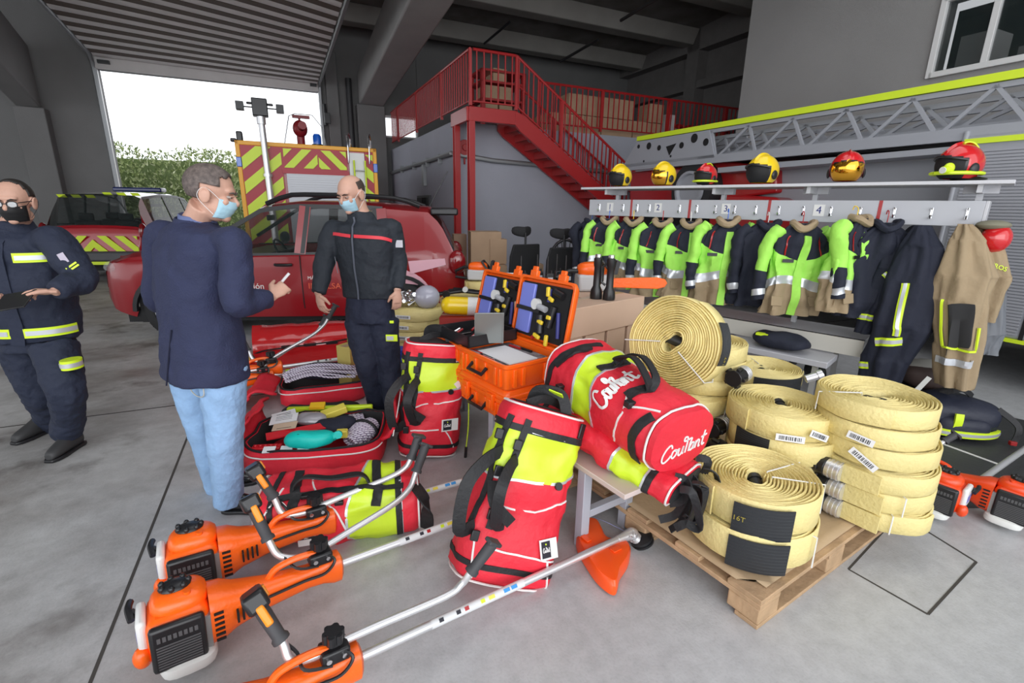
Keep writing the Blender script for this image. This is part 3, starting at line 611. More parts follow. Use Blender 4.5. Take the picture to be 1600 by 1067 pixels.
m = MB(); x = .47; m.tube([(x, -.06, .5), (x-.01, -.06, 2.0), (x-.02, -.06, 3.0)], [.06, .055, .05], 16).cyl((x-.01, -.06, 2.05), (x-.01, -.06, 2.1), .075).cyl((x-.02, -.06, 2.9), (x-.02, -.06, 3.02), .07); ms = m.build('mast', K['alu'], ft)
m = MB(); m.b2((x-.14, -.14, 3.02), (x+.1, .06, 3.3)).b2((x-.22, -.06, 3.2), (x+.19, -.03, 3.24)); m.build('lamp_head', K['blk'], ft, bevel=.02)
for s in (-.32, .29): MB().b2((x+s-.06, -.12, 3.1), (x+s+.06, .04, 3.23)).cyl((x+s, -.04, 3.16), (x+s*.3, -.04, 3.16), .012, 6).build('floodlight', K['blk'], ft, bevel=.015)
m = MB(); x = 1.08; m.cyl((x, .6, FH-.05), (x, .6, FH+.25), .07).ell((x, .55, FH+.32), (.13, .12, .15), 0, 14, 10).cyl((x, .7, FH+.32), (x+.03, .2, FH+.34), .05, 12, r2=.07).b2((x-.12, .5, FH+.5), (x+.18, .58, FH+.55)).cyl((x, .55, FH+.4), (x, .55, FH+.52), .02); m.build('water_monitor', mat('monitor_red', (.25, .01, .015), .4), ft)
m = MB(); m.cyl((1.35, .4, FH-.03), (1.35, .4, FH+.05), .1); m.build('beacon_base', K['blk'], ft); MB().lathe([(.075, 0), (.075, .14), (.05, .18), (.001, .185)], 20, 0, TR((1.35, .4, FH+.05))).build('beacon', K['blue'], ft)
m = MB(); m.tube([(.78, .3, FH), (.9, .35, FH+.5), (1.0, .4, FH+.55), (1.3, .4, FH+.55), (1.45, .35, FH+.35), (1.5, .3, FH)], .008, 6); m.build('wire_guard', GM, ft)
m = MB(); m.b2((.02, .3, FH), (.12, .5, FH+.18)).b2((-.08, .3, FH), (.02, .4, FH+.06)); m.build('camera_housing', K['blk'], ft, bevel=.02)
m = MB()
for x in (.3, 2.06):
    for y in (1.2, 4.4): MB().cyl((x-.15, y, .48), (x+.15, y, .48), .48, 28).build('wheel', K['dark'], ft)
# ---------------- turntable ladder truck along the right ----------------
lt = thing('ladder_truck', 'grey and red turntable ladder truck along the right with lime edge stripes', 'fire engine', (0, 0, 0), (0, 0, 25))
TG = mat('truck_grey', (.34, .35, .385), .4, bump=.05); TG2 = mat('shutter_grey', (.36, .365, .40), .45, .1); X0 = 6.12
def tp(x, y): return loc_at(x, y, a=X0)
def bar(m, p, q, w=.05, d=.05, mi=0, off=0):
    p = V(p)+V((off, 0, 0)); q = V(q)+V((off, 0, 0)); t = (q-p).normalized(); n = t.cross(V((1, 0, 0)))*w/2; u = V((d, 0, 0))
    m.loft([[p+n, p-n, p-n+u, p+n+u], [q+n, q-n, q-n+u, q+n+u]], mi)
zt = 2.86
t0 = tp(995, 217); t1 = tp(1600, 113); dt_ = (t1-t0)/((t0.y-t1.y)); t2 = t1+dt_*2.2
m = MB(); bar(m, t0, t2, .075, .08); m.build('top_stripe', LY, lt)
b0, b1 = tp(975, 262), tp(1600, 200); b2_ = b1+(b1-b0)/((b0.y-b1.y))*2.2
c0 = tp(1116, 244); 
for k, off in enumerate((.0, .28, .5, .8)):
    m = MB(); s = k*.06
    A0, A1 = V(t0)+V((0, 0, -.07-s)), V(t2)+V((0, 0, -.07-s)); B0_, B1_ = V(b0)+V((0, 0, s)), V(b2_)+V((0, 0, s))
    bar(m, A0, A1, .05, .06, 0, off+.02); bar(m, B0_, B1_, .12, .08, 0, off)
    n = 9; ts = [.19+(.81*(i/n)) for i in range(n+1)]
    for i in range(n):
        a, b_ = ts[i], ts[i+1]; mid = (a+b_)/2
        bar(m, B0_.lerp(B1_, a), A0.lerp(A1, mid), .035, .03, 0, off+.02); bar(m, A0.lerp(A1, mid), B0_.lerp(B1_, b_), .035, .03, 0, off+.02)
    m.build('ladder_section', TG, lt)
m = MB()
for i in range(38):
    y = b0.y-.6-i*.23; z = b0.z+(b2_.z-b0.z)*(b0.y-y)/(b0.y-b2_.y); m.cyl((X0+.1, y, z+.05), (X0+.85, y, z+.05), .018, 6)
m.build('ladder_rungs', TG, lt)
m = MB(); pl = [tp(x, y) for x, y in ((972, 262), (995, 222), (1108, 203), (1116, 246))]
for off in (0, .8): m.loft([[V(p)+V((off+e, 0, 0)) for p in pl] for e in (0, .03)])
m.build('base_plate', TG, lt)
m = MB()
for x, y, r in ((998, 229, .035), (1014, 228, .06), (1030, 231, .045), (1065, 227, .05), (1085, 216, .07), (1103, 222, .055), (1006, 252, .02), (1048, 244, .02)):
    p = tp(x, y); MB().cyl(p+V((-.006, 0, 0)), p, r, 16).build('plate_hole', K['dark'], lt)
p = tp(1048, 234); m.prism([(p.y-.12, p.z+.09), (p.y+.12, p.z+.06), (p.y+.02, p.z-.09)], X0-.006, X0, 0, Matrix(((0, 0, 1, 0), (1, 0, 0, 0), (0, 1, 0, 0), (0, 0, 0, 1)))); m.build('plate_hole', K['dark'], lt)
# lower beams and body
def pq(m, pts, d, mi=0, off=0): P = [tp(*p) for p in pts]; m.loft([[V(p)+V((off+e, 0, 0)) for p in P] for e in (0, d)], mi)
m = MB(); pq(m, ((1116, 246), (1610, 203), (1610, 218), (1116, 252)), .5, 0, .15); m.build('ladder_underside', K['dark'], lt)
m = MB(); pq(m, ((1120, 262), (1492, 228), (1492, 238), (1120, 270)), .4, 0, .02); pq(m, ((1120, 268), (1492, 240), (1492, 470), (1120, 400)), .4, 0, .42); m.build('body_panel', TG, lt)
RDP = mat('chassis_red', (.4, .012, .015), .3, coat=.4)
m = MB(); pq(m, ((965, 268), (1120, 250), (1190, 262), (1190, 300), (965, 330)), 1.5, 0, .3); pq(m, ((1100, 325), (1125, 303), (1200, 308), (1235, 322), (1235, 400), (1100, 400)), 1.2, 0, .1); m.build('chassis', RDP, lt, bevel=.03)
m = MB(); p = tp(1075, 297); m.cyl(p+V((.05, 0, 0)), p+V((.35, 0, 0)), .44, 32); wo = m.build('hose_reel', mat('reel_black', (.02, .02, .022), .6), lt)
m = MB(); m.lathe([(.30, 0), (.30, .05), (.26, .05), (.24, .0), (.06, -.02), (.001, 0)], 28, 0, Matrix.Translation(p+V((.04, 0, 0))) @ frame((-1, 0, 0))); m.build('reel_rim', TG, wo)
m = MB(); P = [tp(1490, 213), tp(1640, 190)]
sy0, sy1 = tp(1490, 300).y, -1.5
m.b2((X0-.02, sy1, .5), (X0+2.3, sy0, 2.35)); m.b2((X0-.03, sy0-.02, .45), (X0+.02, sy0+.03, 2.4)); m.build('locker', TG, lt, bevel=.02)
m = MB(); 
for y0, y1 in ((sy0-.06, 1.98), (1.9, .4), (.3, -1.4)):
    for i in range(58): m.b2((X0-.035, y1, .54+i*.029), (X0-.02, y0, .54+i*.029+.02))
m.build('roller_shutter', TG2, lt, smooth=False)
m = MB(); m.b2((X0-.04, sy1, 2.27), (X0-.01, sy0, 2.32)).b2((X0-.04, sy1, .47), (X0-.01, sy0, .505)); m.build('side_stripe', LY, lt)
m = MB(); m.b2((X0-.03, 1.93, .5), (X0-.015, 1.96, 2.2)); m.build('shutter_gap', K['dark'], lt)
m = MB()
for y in (1.1, 6.6): MB().cyl((X0+.1, y, .5), (X0+.4, y, .5), .5, 28).build('wheel', K['dark'], lt)
m = MB(); m.b2((X0+.5, 1.0, .5), (X0+2.2, 8.0, 1.5)); m.build('chassis_frame', K['dark'], lt)
# ---------------- hose rolls ----------------
HO = K['hose']
def hose_roll(label, loc, rot, R=.26, h=.11, seed=0, group='yellow hose rolls stacked on the pallet', black=None, coup=None, name='hose_roll', tags=(), ties=2, loose=.0, r0=.05, M=None):
    t = thing(name, label, 'hose', loc, rot, group)
    if M is not None: orient(t, M)
    rd = random.Random(seed); pitch = .0128+loose; n = int((R-r0)/pitch*44); m = MB(); rings = []; ph = rd.random()*6
    for i in range(n+1):
        a = 2*pi*i/44; r = r0+(R-r0)*i/n; 
        r += .007*noise.noise(V((cos(a)*1.5, sin(a)*1.5, seed+i*.004)))*r/R*2+.02*sin(2*a+ph)*(1-r/R)
        z = .007*noise.noise(V((cos(a)*2, sin(a)*2, i/44*.8+seed*3)))+(.018*((i/n)**3) if loose else 0)
        c, s = cos(a), sin(a); th = .0052
        rings.append([V(((r-th)*c, (r-th)*s, z+.004)), V(((r-th*.2)*c, (r-th*.2)*s, z)), V(((r+th)*c, (r+th)*s, z+.006)), V(((r+th)*c, (r+th)*s, z+h-.006)), V(((r-th*.2)*c, (r-th*.2)*s, z+h)), V(((r-th)*c, (r-th)*s, z+h-.004))])
    m.loft(rings); m.build('hose', HO, t, ang=70)
    m = MB(); m.tube([(.0, -.05, h*.5), (.02, .04, h*.62)], [.03, .03], 14).cyl((.02, .04, h*.62), (.024, .06, h*.66), .036, 14); m.build('inner_coupling', mat('coupling_black', (.03, .03, .032), .4, .3), t)
    if black:
        a0, a1 = black; m = MB(); pts = [V(((R+.009)*cos(a0+(a1-a0)*i/14), (R+.009)*sin(a0+(a1-a0)*i/14), h/2+.004)) for i in range(15)]
        m.strip(pts, [V((p.x, p.y, 0)) for p in pts], h*1.0, .003)
        for k in range(9):
            q = [p+V((p.x, p.y, 0)).normalized()*.003+V((0, 0, -h*.42+k*h*.105)) for p in pts]; m.tube(q, .0014, 4)
        bo_ = m.build('black_sleeve', mat('black_sleeve', (.02, .022, .026), .5), t)
        if seed in (2, 50):
            am = a0+.1; T = Matrix.Translation(V(((R+.016)*cos(am), (R+.016)*sin(am), h*.55))) @ frame((cos(am), sin(am), 0), (-sin(am), cos(am), 0)); MB().text('16T', .032, T, 0, .0006).build('print', mat('gold_print', (.35, .28, .05), .5), bo_, smooth=False)
    if coup is not None:
        a = coup; T = TR(rot=(0, 0, math.degrees(a))); m = MB(); p = T@V((R+.018, -.10, h*.5)); q = T@V((R+.018, -.035, h*.5)); e = T@V((R+.012, .12, h*.5))
        m.tube([p, q], [.046, .046], 16, 0); 
        for k in range(3): m.tube([p.lerp(q, .2+k*.3), p.lerp(q, .3+k*.3)], [.049, .049], 16)
        m.build('coupling_sleeve', K['alu'], t)
        m = MB(); q0 = T@V((R+.012, -.19, h*.5)); m.cyl(q0, p, .05, 10)
        for k in range(5): m.box((0, 0, 0), (.03, .05, .022), 0, Matrix.Translation(q0.lerp(p, .4)) @ T @ TR(rot=(0, k*72, 0)) @ TR((.046, 0, 0)))
        m.build('coupling', K['blk'], t, bevel=.003)
        m = MB(); m.loft([[e+V((0, 0, -h*.48)), e+V((0, 0, h*.48)), e+(T@V((-.012, 0, h*.48)))-V((0, 0, 0)), e+(T@V((-.012, 0, -h*.48)))], [q+V((0, 0, -.045)), q+V((0, 0, .045)), q+(T@V((-.03, 0, .045))), q+(T@V((-.03, 0, -.045)))]], 0); m.build('hose_end', HO, t)
    for k in range(ties):
        a = rd.random()*6.28; T = TR(rot=(0, 0, math.degrees(a))); m = MB(); m.tube([T@V(p) for p in ((R*.25, 0, h*.3), (R*.25, 0, h+.006), (R+.013, .01, h+.004), (R+.014, .01, -.0+.003))], .0035, 5); m.build('cable_tie', K['whp'], t)
    for a, z, tl, L_ in tags:
        T = TR(rot=(0, 0, math.degrees(a))) @ Matrix.Translation(V((R+.014, 0, z))) @ frame((1, 0, .1), (0, 1, 0)) @ TR(rot=(0, 0, tl)); m = MB(); m.box((0, 0, 0), (L_, .035, .002)); o = m.build('label_tag', K['paper'], t)
        m = MB(); x = -L_*.38
        while x < L_*.38: w_ = rd.choice((.002, .004, .003)); m.box((x, 0, .002), (w_, .02, .0012), 0); x += w_+rd.choice((.003, .005))
        for v in range(len(m.v)): m.v[v] = tuple(T@V(m.v[v]))
        for v in range(8): pass
        m.build('barcode', K['ink'], o, smooth=False)
        for v_ in o.data.vertices: v_.co = T@v_.co
    return t
RX = lambda: None
rg = 'hose rolls on the wooden pallet'
cF = V((1.13, 1.965, 0)); Z0 = .155
hose_roll('yellow hose roll with black sleeve at the pallet corner, the lower of two', (cF.x-.01, cF.y, Z0), (0, 0, 0), .275, .145, 1, rg, black=(-2.30, -1.46), ties=1, loose=.001)
hose_roll('yellow hose roll with black sleeve at the pallet corner, the upper of two', (cF.x, cF.y+.01, Z0+.153), (1, -1, 0), .265, .145, 2, rg, black=(-2.32, -1.46), ties=2, loose=.001)
c2 = V((1.47, 2.45, 0)); h2 = .118
for i in range(3): hose_roll(['yellow hose roll at the bottom of the middle stack, behind the pair with black sleeves', 'yellow hose roll with side coupling second from the bottom of the middle stack', 'yellow hose roll with loose end third from the bottom of the middle stack'][i], (c2.x+.01*i, c2.y-.01*i, Z0+i*h2), (0, 0, 40*i), .265, h2-.006, 10+i, rg, coup=(None, radians(205-40), None)[i], black=(None, None, (3.3-1.4, 4.0-1.4))[i])
E3 = Z0+3*h2
for i in range(0): pass
hose_roll('yellow hose roll with two barcode labels on top of the middle stack', (c2.x, c2.y, E3), (1, 0, 10), .262, h2, 15, rg, tags=((-2.05, .03, 0, .13), (-1.55, .05, -22, .11)), ties=0)
m = MB(); 
c3 = V((1.80, 2.30, 0)); h3 = .098
c3 = V((1.885, 2.2, 0))
L3 = ['lowest hose roll of the right stack, silver coupling at its side', 'second hose roll from the floor in the right stack', 'third hose roll from the floor in the right stack', 'fourth hose roll in the right stack, third from its top', 'yellow hose roll just under the top one of the right stack', 'topmost yellow hose roll of the right stack nearest the brushcutters']
for i in range(6): hose_roll(L3[i], (c3.x-.012*i+(.01 if i % 2 else 0), c3.y+.016*i, Z0+i*h3), (0, 0, [0, 8, -6, 60, 150, 200][i]), [.24, .25, .255, .262, .26, .262][i], h3-.004, 20+i, rg, coup=[radians(212), radians(206), radians(221), None, None, None][i], loose=.0012 if i > 2 else 0, tags=((radians(225-150), .05, -10, .11),) if i == 4 else ((radians(-135-60), .05, -30, .13),) if i == 3 else (), ties=1)
c1 = V((1.1, 2.9, 0)); h1 = .1
L1 = ['lowest visible hose roll of the back stack beside the red bag', 'second visible hose roll of the back stack beside the red bag', 'third hose roll of the back stack, black coupling on its right', 'fourth hose roll of the back stack, paper label hanging from it', 'fifth hose roll of the back stack, behind the upright roll', 'sixth hose roll of the back stack, dark coupling sticking out', 'top flat hose roll of the back stack, printed letters on its side']
for i in range(7):
    hose_roll(L1[i], (c1.x+(.0 if i < 4 else .10), c1.y-.02*i+(.10 if i > 3 else 0), Z0+i*h1), (0, 0, i*70), .25, h1-.004, 30+i, rg, coup=radians(-45-i*70) if i in (2, 5) else None, tags=((radians(-50-i*70), .03, 60, .09),) if i == 3 else (), ties=1)
# upright roll leaning on the stack
ax = V((-.66, -.72, .2)).normalized(); ur = V((.93, 2.60, .905))
MU = frame(ax, (0, 0, 1)); lq = MU.to_3x3().inverted()@V((.85, -.45, .1)); aq = atan2(lq.y, lq.x); MU.translation = ur-ax*.02
hose_roll('large hose roll standing upright with black sleeve, leaning on the stacks', (0, 0, 0), (0, 0, 0), .262, .12, 50, 'hose roll set upright', black=(aq-.42, aq+.42), M=MU, ties=2, r0=.045, coup=None)
hose_roll('yellow hose roll on the short stack in front of the coat bench, top one', (1.86, 3.42, .40), (0, 0, 0), .27, .1, 41, 'short hose stack before the coat bench', black=(-2.2, -.9), ties=1, loose=.001)
for i in range(4): hose_roll('yellow hose roll under the top one of the short stack by the coat bench', (1.86, 3.42, .0+i*.1), (0, 0, i*50), .26, .096, 60+i, 'lower rolls of the short hose stack', ties=0)
m = MB(); p = V((2.06, 3.2, .47)); m.tube([p, p+V((.12, .02, .05))], [.035, .03], 12); m.build
pt = MB().cyl(V((2.06, 3.2, .49)), V((2.13, 3.19, .52)), .028, 14).cyl(V((2.13, 3.19, .52)), V((2.16, 3.185, .535)), .036, 10)
tag(pt.build('hose_coupling', K['alu']), 'silver hose coupling with black ring on the short stack by the coat bench', 'coupling')
# rolls behind the table (centre left)
gb = 'hose rolls stacked behind the orange cases'
hs = thing; bx, by = -1.02, 4.85
LBk = ['bottom', 'second from the floor', 'third from the floor', 'fourth from the floor', 'fifth from the floor', 'topmost']
for i in range(6): hose_roll('hose roll with paper band, %s in the stack holding chrome fittings' % LBk[i], (bx+.02*(i % 2), by, i*.105), (0, 0, 30*i), .30, .1, 70+i, gb, tags=((radians(-100-30*i), .05, 0, .15),) if i in (3, 4, 5) else (), ties=0)
bx2, by2 = -.52, 5.35
for i in range(6): hose_roll('hose roll in the stack behind the yellow cylinder, %s' % LBk[i], (bx2, by2+.02*(i % 2), i*.105), (0, 0, 40*i), .29, .1, 80+i, gb, ties=0)
bx3, by3 = -.30, 5.98
for i in range(7): hose_roll('yellow hose roll in the stack under the small chainsaw, %s' % (LBk+['right under the saw'])[i], (bx3, by3, i*.105), (0, 0, 50*i), .29, .1, 90+i, gb, ties=0)
for i in range(5): hose_roll('yellow hose roll right of the small chainsaw, %s' % LBk[i], (.27, 5.45, i*.13), (0, 0, 60*i), .28, .12, 110+i, gb, ties=0)
# ---------------- pallet ----------------
ka = V((.838, .545, 0)); PK = V((1.0, 1.56, 0)); pang = math.degrees(atan2(.545, .838))
pl = thing('pallet', 'wooden pallet under the yellow hose rolls in the right foreground', 'pallet', PK, (0, 0, pang))
PLX, PLY = 1.27, 1.32
for i, y in enumerate((0, .29, .59, .89, PLY-.13)): MB().b2((0, y, .118), (PLX, y+.13 if i else y+.15, .14)).jitter(.003, 4, i).build('deck_board', K['wood'], pl, bevel=.003)
for x in (0, .55, PLX-.145): MB().b2((x, 0, .095), (x+.145, PLY, .117)).build('stringer_board', K['wood'], pl, bevel=.003)
for y in (0, .59, PLY-.14): MB().b2((0, y, .0), (PLX, y+.1, .02)).build('bottom_board', K['wood'], pl, bevel=.003)
for x in (0, .55, PLX-.145):
    for y in (0, .59, PLY-.14): MB().b2((x, y, .02), (x+.145, y+.14, .095)).jitter(.004, 5, x+y).build('block', K['wood'], pl, bevel=.006)
m = MB(); N = 26
for i in range(N+1):
    for j in range(N+1):
        x = .02+(PLX-.05)*i/N; y = .03+(PLY-.1)*j/N; z = .143+.004*noise.noise(V((x*3, y*3, 0)))
        if i > N-2: z += .05*max(0, noise.noise(V((0, y*4, 3)))+.3)*(i-N+2)/2; x += .02*(i-N+2)/2
        if x+y < .13: z = .145; x += .06
        m.v.append((x, y, z))
for i in range(N):
    for j in range(N): k = i*(N+1)+j; m.f.append((k, k+1, k+N+2, k+N+1)); m.m.append(0)
o = m.build('cardboard_sheet', mat('kraft_sheet', (.46, .33, .20), .75, var=.1, bump=.1), None, PK, (0, 0, pang)); tag(o, 'brown cardboard sheet covering the pallet under the hose rolls', 'cardboard'); q = o.modifiers.new('s', 'SOLIDIFY'); q.thickness = .003
# ---------------- bench ----------------
BE = V((.49, 1.80, 0)); bdir = V((-.553, .833, 0)); bang = math.degrees(atan2(bdir.y, bdir.x)); BN = V((.833, .553, 0))
def BP(s, n, z=0): return BE+bdir*s+BN*n+V((0, 0, z))
bt = thing('low_table', 'long low table with grey square legs holding the cases and bags', 'table', BE, (0, 0, bang))   # local x = along, local y = -n
for k, (a, b_) in enumerate(((0, .115), (.125, .235), (.245, .36))): MB().b2((-.0, -b_, .425), (2.35, -a, .45)).build('slat', mat('pale_slat', (.62, .53, .50), .6, var=.08), bt, bevel=.003)
for s in (.28, 1.12, 2.05):
    for n in (.03, .33): MB().b2((s-.025, -n-.025, 0), (s+.025, -n+.025, .425)).build('leg', mat('leg_grey', (.42, .44, .50), .4), bt, bevel=.003)
    MB().b2((s-.02, -.33, .16), (s+.02, -.03, .2)).build('cross_bar', mat('leg_grey', (0, 0, 0)), bt, bevel=.003); MB().b2((s-.02, -.33, .385), (s+.02, -.03, .425)).build('cross_bar', mat('leg_grey', (0, 0, 0)), bt)
# ---------------- orange cases ----------------
OC = mat('case_orange', (1.0, .14, .008), .33, bump=.1, bscale=60, coat=.15); BKF = mat('foam_black', (.012, .012, .013), .9)
def case_half(m, w, d, z0, z1, open_top=True, mi=0, wall=.018):
    def rr_(w, d, z, r=.03, n=5):
        out = []
        for cx, cy, a0 in ((w/2-r, d/2-r, 0), (-w/2+r, d/2-r, 90), (-w/2+r, -d/2+r, 180), (w/2-r, -d/2+r, 270)):
            for k in range(n): a = radians(a0+90*k/(n-1)); out.append(V((cx+r*cos(a), cy+r*sin(a), z)))
        return out
    R = [rr_(w-.03, d-.03, z0), rr_(w-.012, d-.012, z0+.012), rr_(w, d, z1-.025), rr_(w+.016, d+.016, z1-.022), rr_(w+.016, d+.016, z1)]
    if open_top: R += [rr_(w-wall, d-wall, z1), rr_(w-wall-.01, d-wall-.01, z0+.02)]
    m.loft(R, mi)
def case(label, M, w=.50, d=.40, h=.19, lid=None, contents=None, group=None):
    t = thing('equipment_case', label, 'case', group=group); orient(t, M)
    m = MB(); case_half(m, w, d, 0, h)
    for x in (-w*.38, -w*.30, w*.30, w*.38, -w*.1, w*.1): m.b2((x-.012, -d/2-.008, .02), (x+.012, -d/2+.01, h-.03)); m.b2((x-.012, d/2-.01, .02), (x+.012, d/2+.008, h-.03))
    for y in (-d*.35, -d*.2, d*.2, d*.35): m.b2((-w/2-.008, y-.012, .02), (-w/2+.01, y+.012, h-.03)); m.b2((w/2-.01, y-.012, .02), (w/2+.008, y+.012, h-.03))
    m.build('base', OC, t, bevel=.003)
    for x in (-w*.26, w*.26):
        m = MB(); m.b2((x-.03, -d/2-.03, h-.075), (x+.03, -d/2-.008, h+.02)).b2((x-.022, -d/2-.038, h-.06), (x+.022, -d/2-.03, h-.01)); 
        if lid is None or lid == 0: m.build('latch', OC, t, bevel=.004)
    m = MB(); m.tube([(-.07, -d/2-.005, h-.06), (-.07, -d/2-.04, h-.09), (.07, -d/2-.04, h-.09), (.07, -d/2-.005, h-.06)], .011, 8); m.build('handle', K['blk'], t)
    L_ = bpy.data.objects.new('lid', None)
    m = MB(); 
    if lid:
        T = Matrix.Translation(V((0, d/2+.005, h))) @ TR(rot=(lid-180, 0, 0)) @ Matrix.Translation(V((0, d/2, 0)))
        s0 = 0; case_half(m, w, d, -.055, 0)
        T = Matrix.Translation(V((0, d/2+.01, h+.005))) @ TR(rot=(-lid, 0, 0)) @ Matrix.Translation(V((0, -d/2, 0)))
        # lid modelled closed (cavity down) then swung open about the rear edge
        m = MB(); case_half(m, w, d, 0, .06); F = TR(rot=(180, 0, 0)); m.warp(lambda p: T@(F@p+V((0, 0, .06)))); lo = m.build('lid', OC, t, bevel=.003)
        for x in (-w*.26, w*.26):
            m = MB(); m.b2((x-.032, -d/2-.045, .0), (x+.032, -d/2-.005, .03)).b2((x-.022, -d/2-.07, .005), (x+.022, -d/2-.04, .022)); m.warp(lambda p: T@p); m.build('latch', OC, lo, bevel=.005)
        m = MB(); m.b2((-w/2+.03, -d/2+.03, .012), (w/2-.03, d/2-.03, .03)); m.warp(lambda p: T@p); m.build('lid_foam', BKF, lo)
        # tools on the lid foam; lid-inner faces -z in closed frame
        def put(name, mb, mt, bv=0): mb.warp(lambda p: T@V((p.x, p.y, .012-p.z))); return mb.build(name, mt, lo, bevel=bv)
        PB = mat('blue_blister', (.20, .24, .72), .3, coat=.3); YL = mat('tool_yellow', (.85, .62, .04), .4); TB = mat('tool_blue', (.03, .035, .2), .5)
        s_ = 1
        a = MB(); a.b2((-w*.42, -d*.40, 0), (-w*.16, -.01, .022)); put('blue_box', a, PB, .006); a = MB(); a.b2((-w*.42, .01, 0), (-w*.16, d*.38, .022)); put('blue_box', a, PB, .006)
        a = MB(); a.b2((-w*.45, -.012, .02), (.0, .012, .028)); put('strap', a, K['blk'])
        a = MB(); a.cyl((-w*.10, -.04, 0), (-w*.10, -.04, .03), .035, 20); put('tape_roll', a, K['whp']); a = MB(); a.cyl((-.02, -.03, .02), (.05, -.02, .02), .02, 12); put('grinder_body', a, K['grey']).name = 'grinder_body'
        for (x0, y0, x1, y1, r_) in ((.01, .02, .03, .13, .024), (.10, -.14, .18, -.12, .022), (.12, -.05, .10, .08, .020), (.16, -.02, .19, .13, .012), (.06, -.15, .06, -.07, .012)):
            a = MB(); a.tube([(x0, y0, .016), (x1, y1, .016)], r_, 10); put('tool', a, K['blk'] if r_ > .015 else TB)
        for (x, y, l_, an) in ((.055, -.13, .06, 80), (.09, -.09, .045, 20), (.10, .02, .04, 0), (.03, .06, .05, 10), (.02, .15, .06, 15), (.11, .16, .07, 85)):
            a = MB(); a.box((0, 0, .03), (l_, .026, .02), 0, TR((x, y, 0), (0, 0, an))); put('yellow_grip', a, YL, .007)
        a = MB(); a.cyl((-.02, .165, .02), (-.02, .165, .03), .012, 10); put('red_knob', a, K['redp'])
    else:
        m = MB(); case_half(m, w, d, 0, .055); m.warp(lambda p: V((p.x, -p.y, h+.056-p.z))); 
        for x in (-w*.33, 0, w*.33): m.b2((x-.03, -d*.4, h+.05), (x+.03, d*.4, h+.06))
        m.build('lid', OC, t, bevel=.004)
    if contents:
        m = MB(); m.b2((-w/2+.025, -d/2+.025, .04), (w/2-.025, d/2-.025, h-.035)); m.build('foam_insert', mat('foam_mix', (.05, .045, .05), .8, var=.9, vscale=30, col2=(.3, .28, .3)), t)
        rd = random.Random(8)
        for k in range(7): a = MB(); x, y = rd.uniform(-w*.36, w*.36), rd.choice((-1, 1))*rd.uniform(d*.3, d*.38); a.tube([(x-.05, y, h-.03), (x+.05, y+.01*rd.random(), h-.03)], .009, 6); a.build('hand_tool', (K['redp'], K['alu'], K['blk'])[k % 3], t)
        a = MB(); a.b2((-w*.30, -d*.3, h-.03), (w*.34, d*.22, h-.024)); a.build('paper_sheet', K['paper'], t); 
    return t
c0_ = G(791, 571, .80); cl_ = G(734, 546, .80); cr_ = G(872, 568, .80)
exl = (cl_-c0_); exr = (cr_-c0_)
# case local frame: front (-y) faces the camera-left side, x runs from left corner to near corner
ux = (c0_-cl_).normalized(); uy = V((-ux.y, ux.x, 0)); W1, D1 = .50, .40
def case_M(near, z, w=W1, d=D1): # near = near corner (local +x,-y)
    M = Matrix((ux, uy, V((0, 0, 1)))).transposed().to_4x4(); c = near-ux*w/2+uy*d/2; M.translation = V((c.x, c.y, z)); return M
nb = V((c0_.x, c0_.y, 0))
case('closed orange case under the open one nearest the red bag on the table', case_M(nb+V((.0, .01, 0)), .452), h=.13)
case('open orange tool case nearest the camera, white sheet inside its base', case_M(nb, .64), h=.155, lid=101, contents=1)
nb2 = nb-ux*.53+uy*.05
case('closed orange case at the far end under the other open one', case_M(nb2, .452), h=.13)
case('open orange tool case further back with a black tray and grey panel', case_M(nb2, .64), h=.13, lid=104, contents=1)
Mx = case_M(nb2, .78)
m = MB(); m.b2((-.1, -.2, .0), (.27, .17, .006)).b2((-.1, -.2, 0), (.27, -.19, .07)).b2((-.1, .16, 0), (.27, .17, .07)).b2((-.1, -.2, 0), (-.09, .17, .07)).b2((.26, -.2, 0), (.27, .17, .07))
t = thing('tool_tray', 'black tray of small red and chrome tools lying on the far open case', 'tray'); Mt = Mx.copy(); Mt.translation = Mx.translation+ux*.1-uy*.03+V((0, 0, .012)); orient(t, Mt); m.build('tray', K['blk'], t)
rd = random.Random(4)
for k in range(12): x, y = rd.uniform(-.05, .2), rd.uniform(-.15, .12); MB().tube([(x, y, .03), (x+rd.uniform(-.05, .05), y+.05, .045)], .008, 6).build('small_tool', (K['redp'], K['chrome'], K['whp'])[k % 3], t)
m = MB(); m.b2((-.085, -.004, 0), (.085, .004, .2)).b2((-.09, -.008, 0), (-.08, .008, .2)).b2((.08, -.008, 0), (.09, .008, .2)); 
t = m.build('steel_sheet', mat('sheet_steel', (.32, .34, .33), .3, .7), None, bevel=.002); tag(t, 'grey metal panel standing upright on the far open case', 'panel'); orient(t, Matrix.Translation(G(764, 536, .80)) @ TR(rot=(8, 0, 6)))
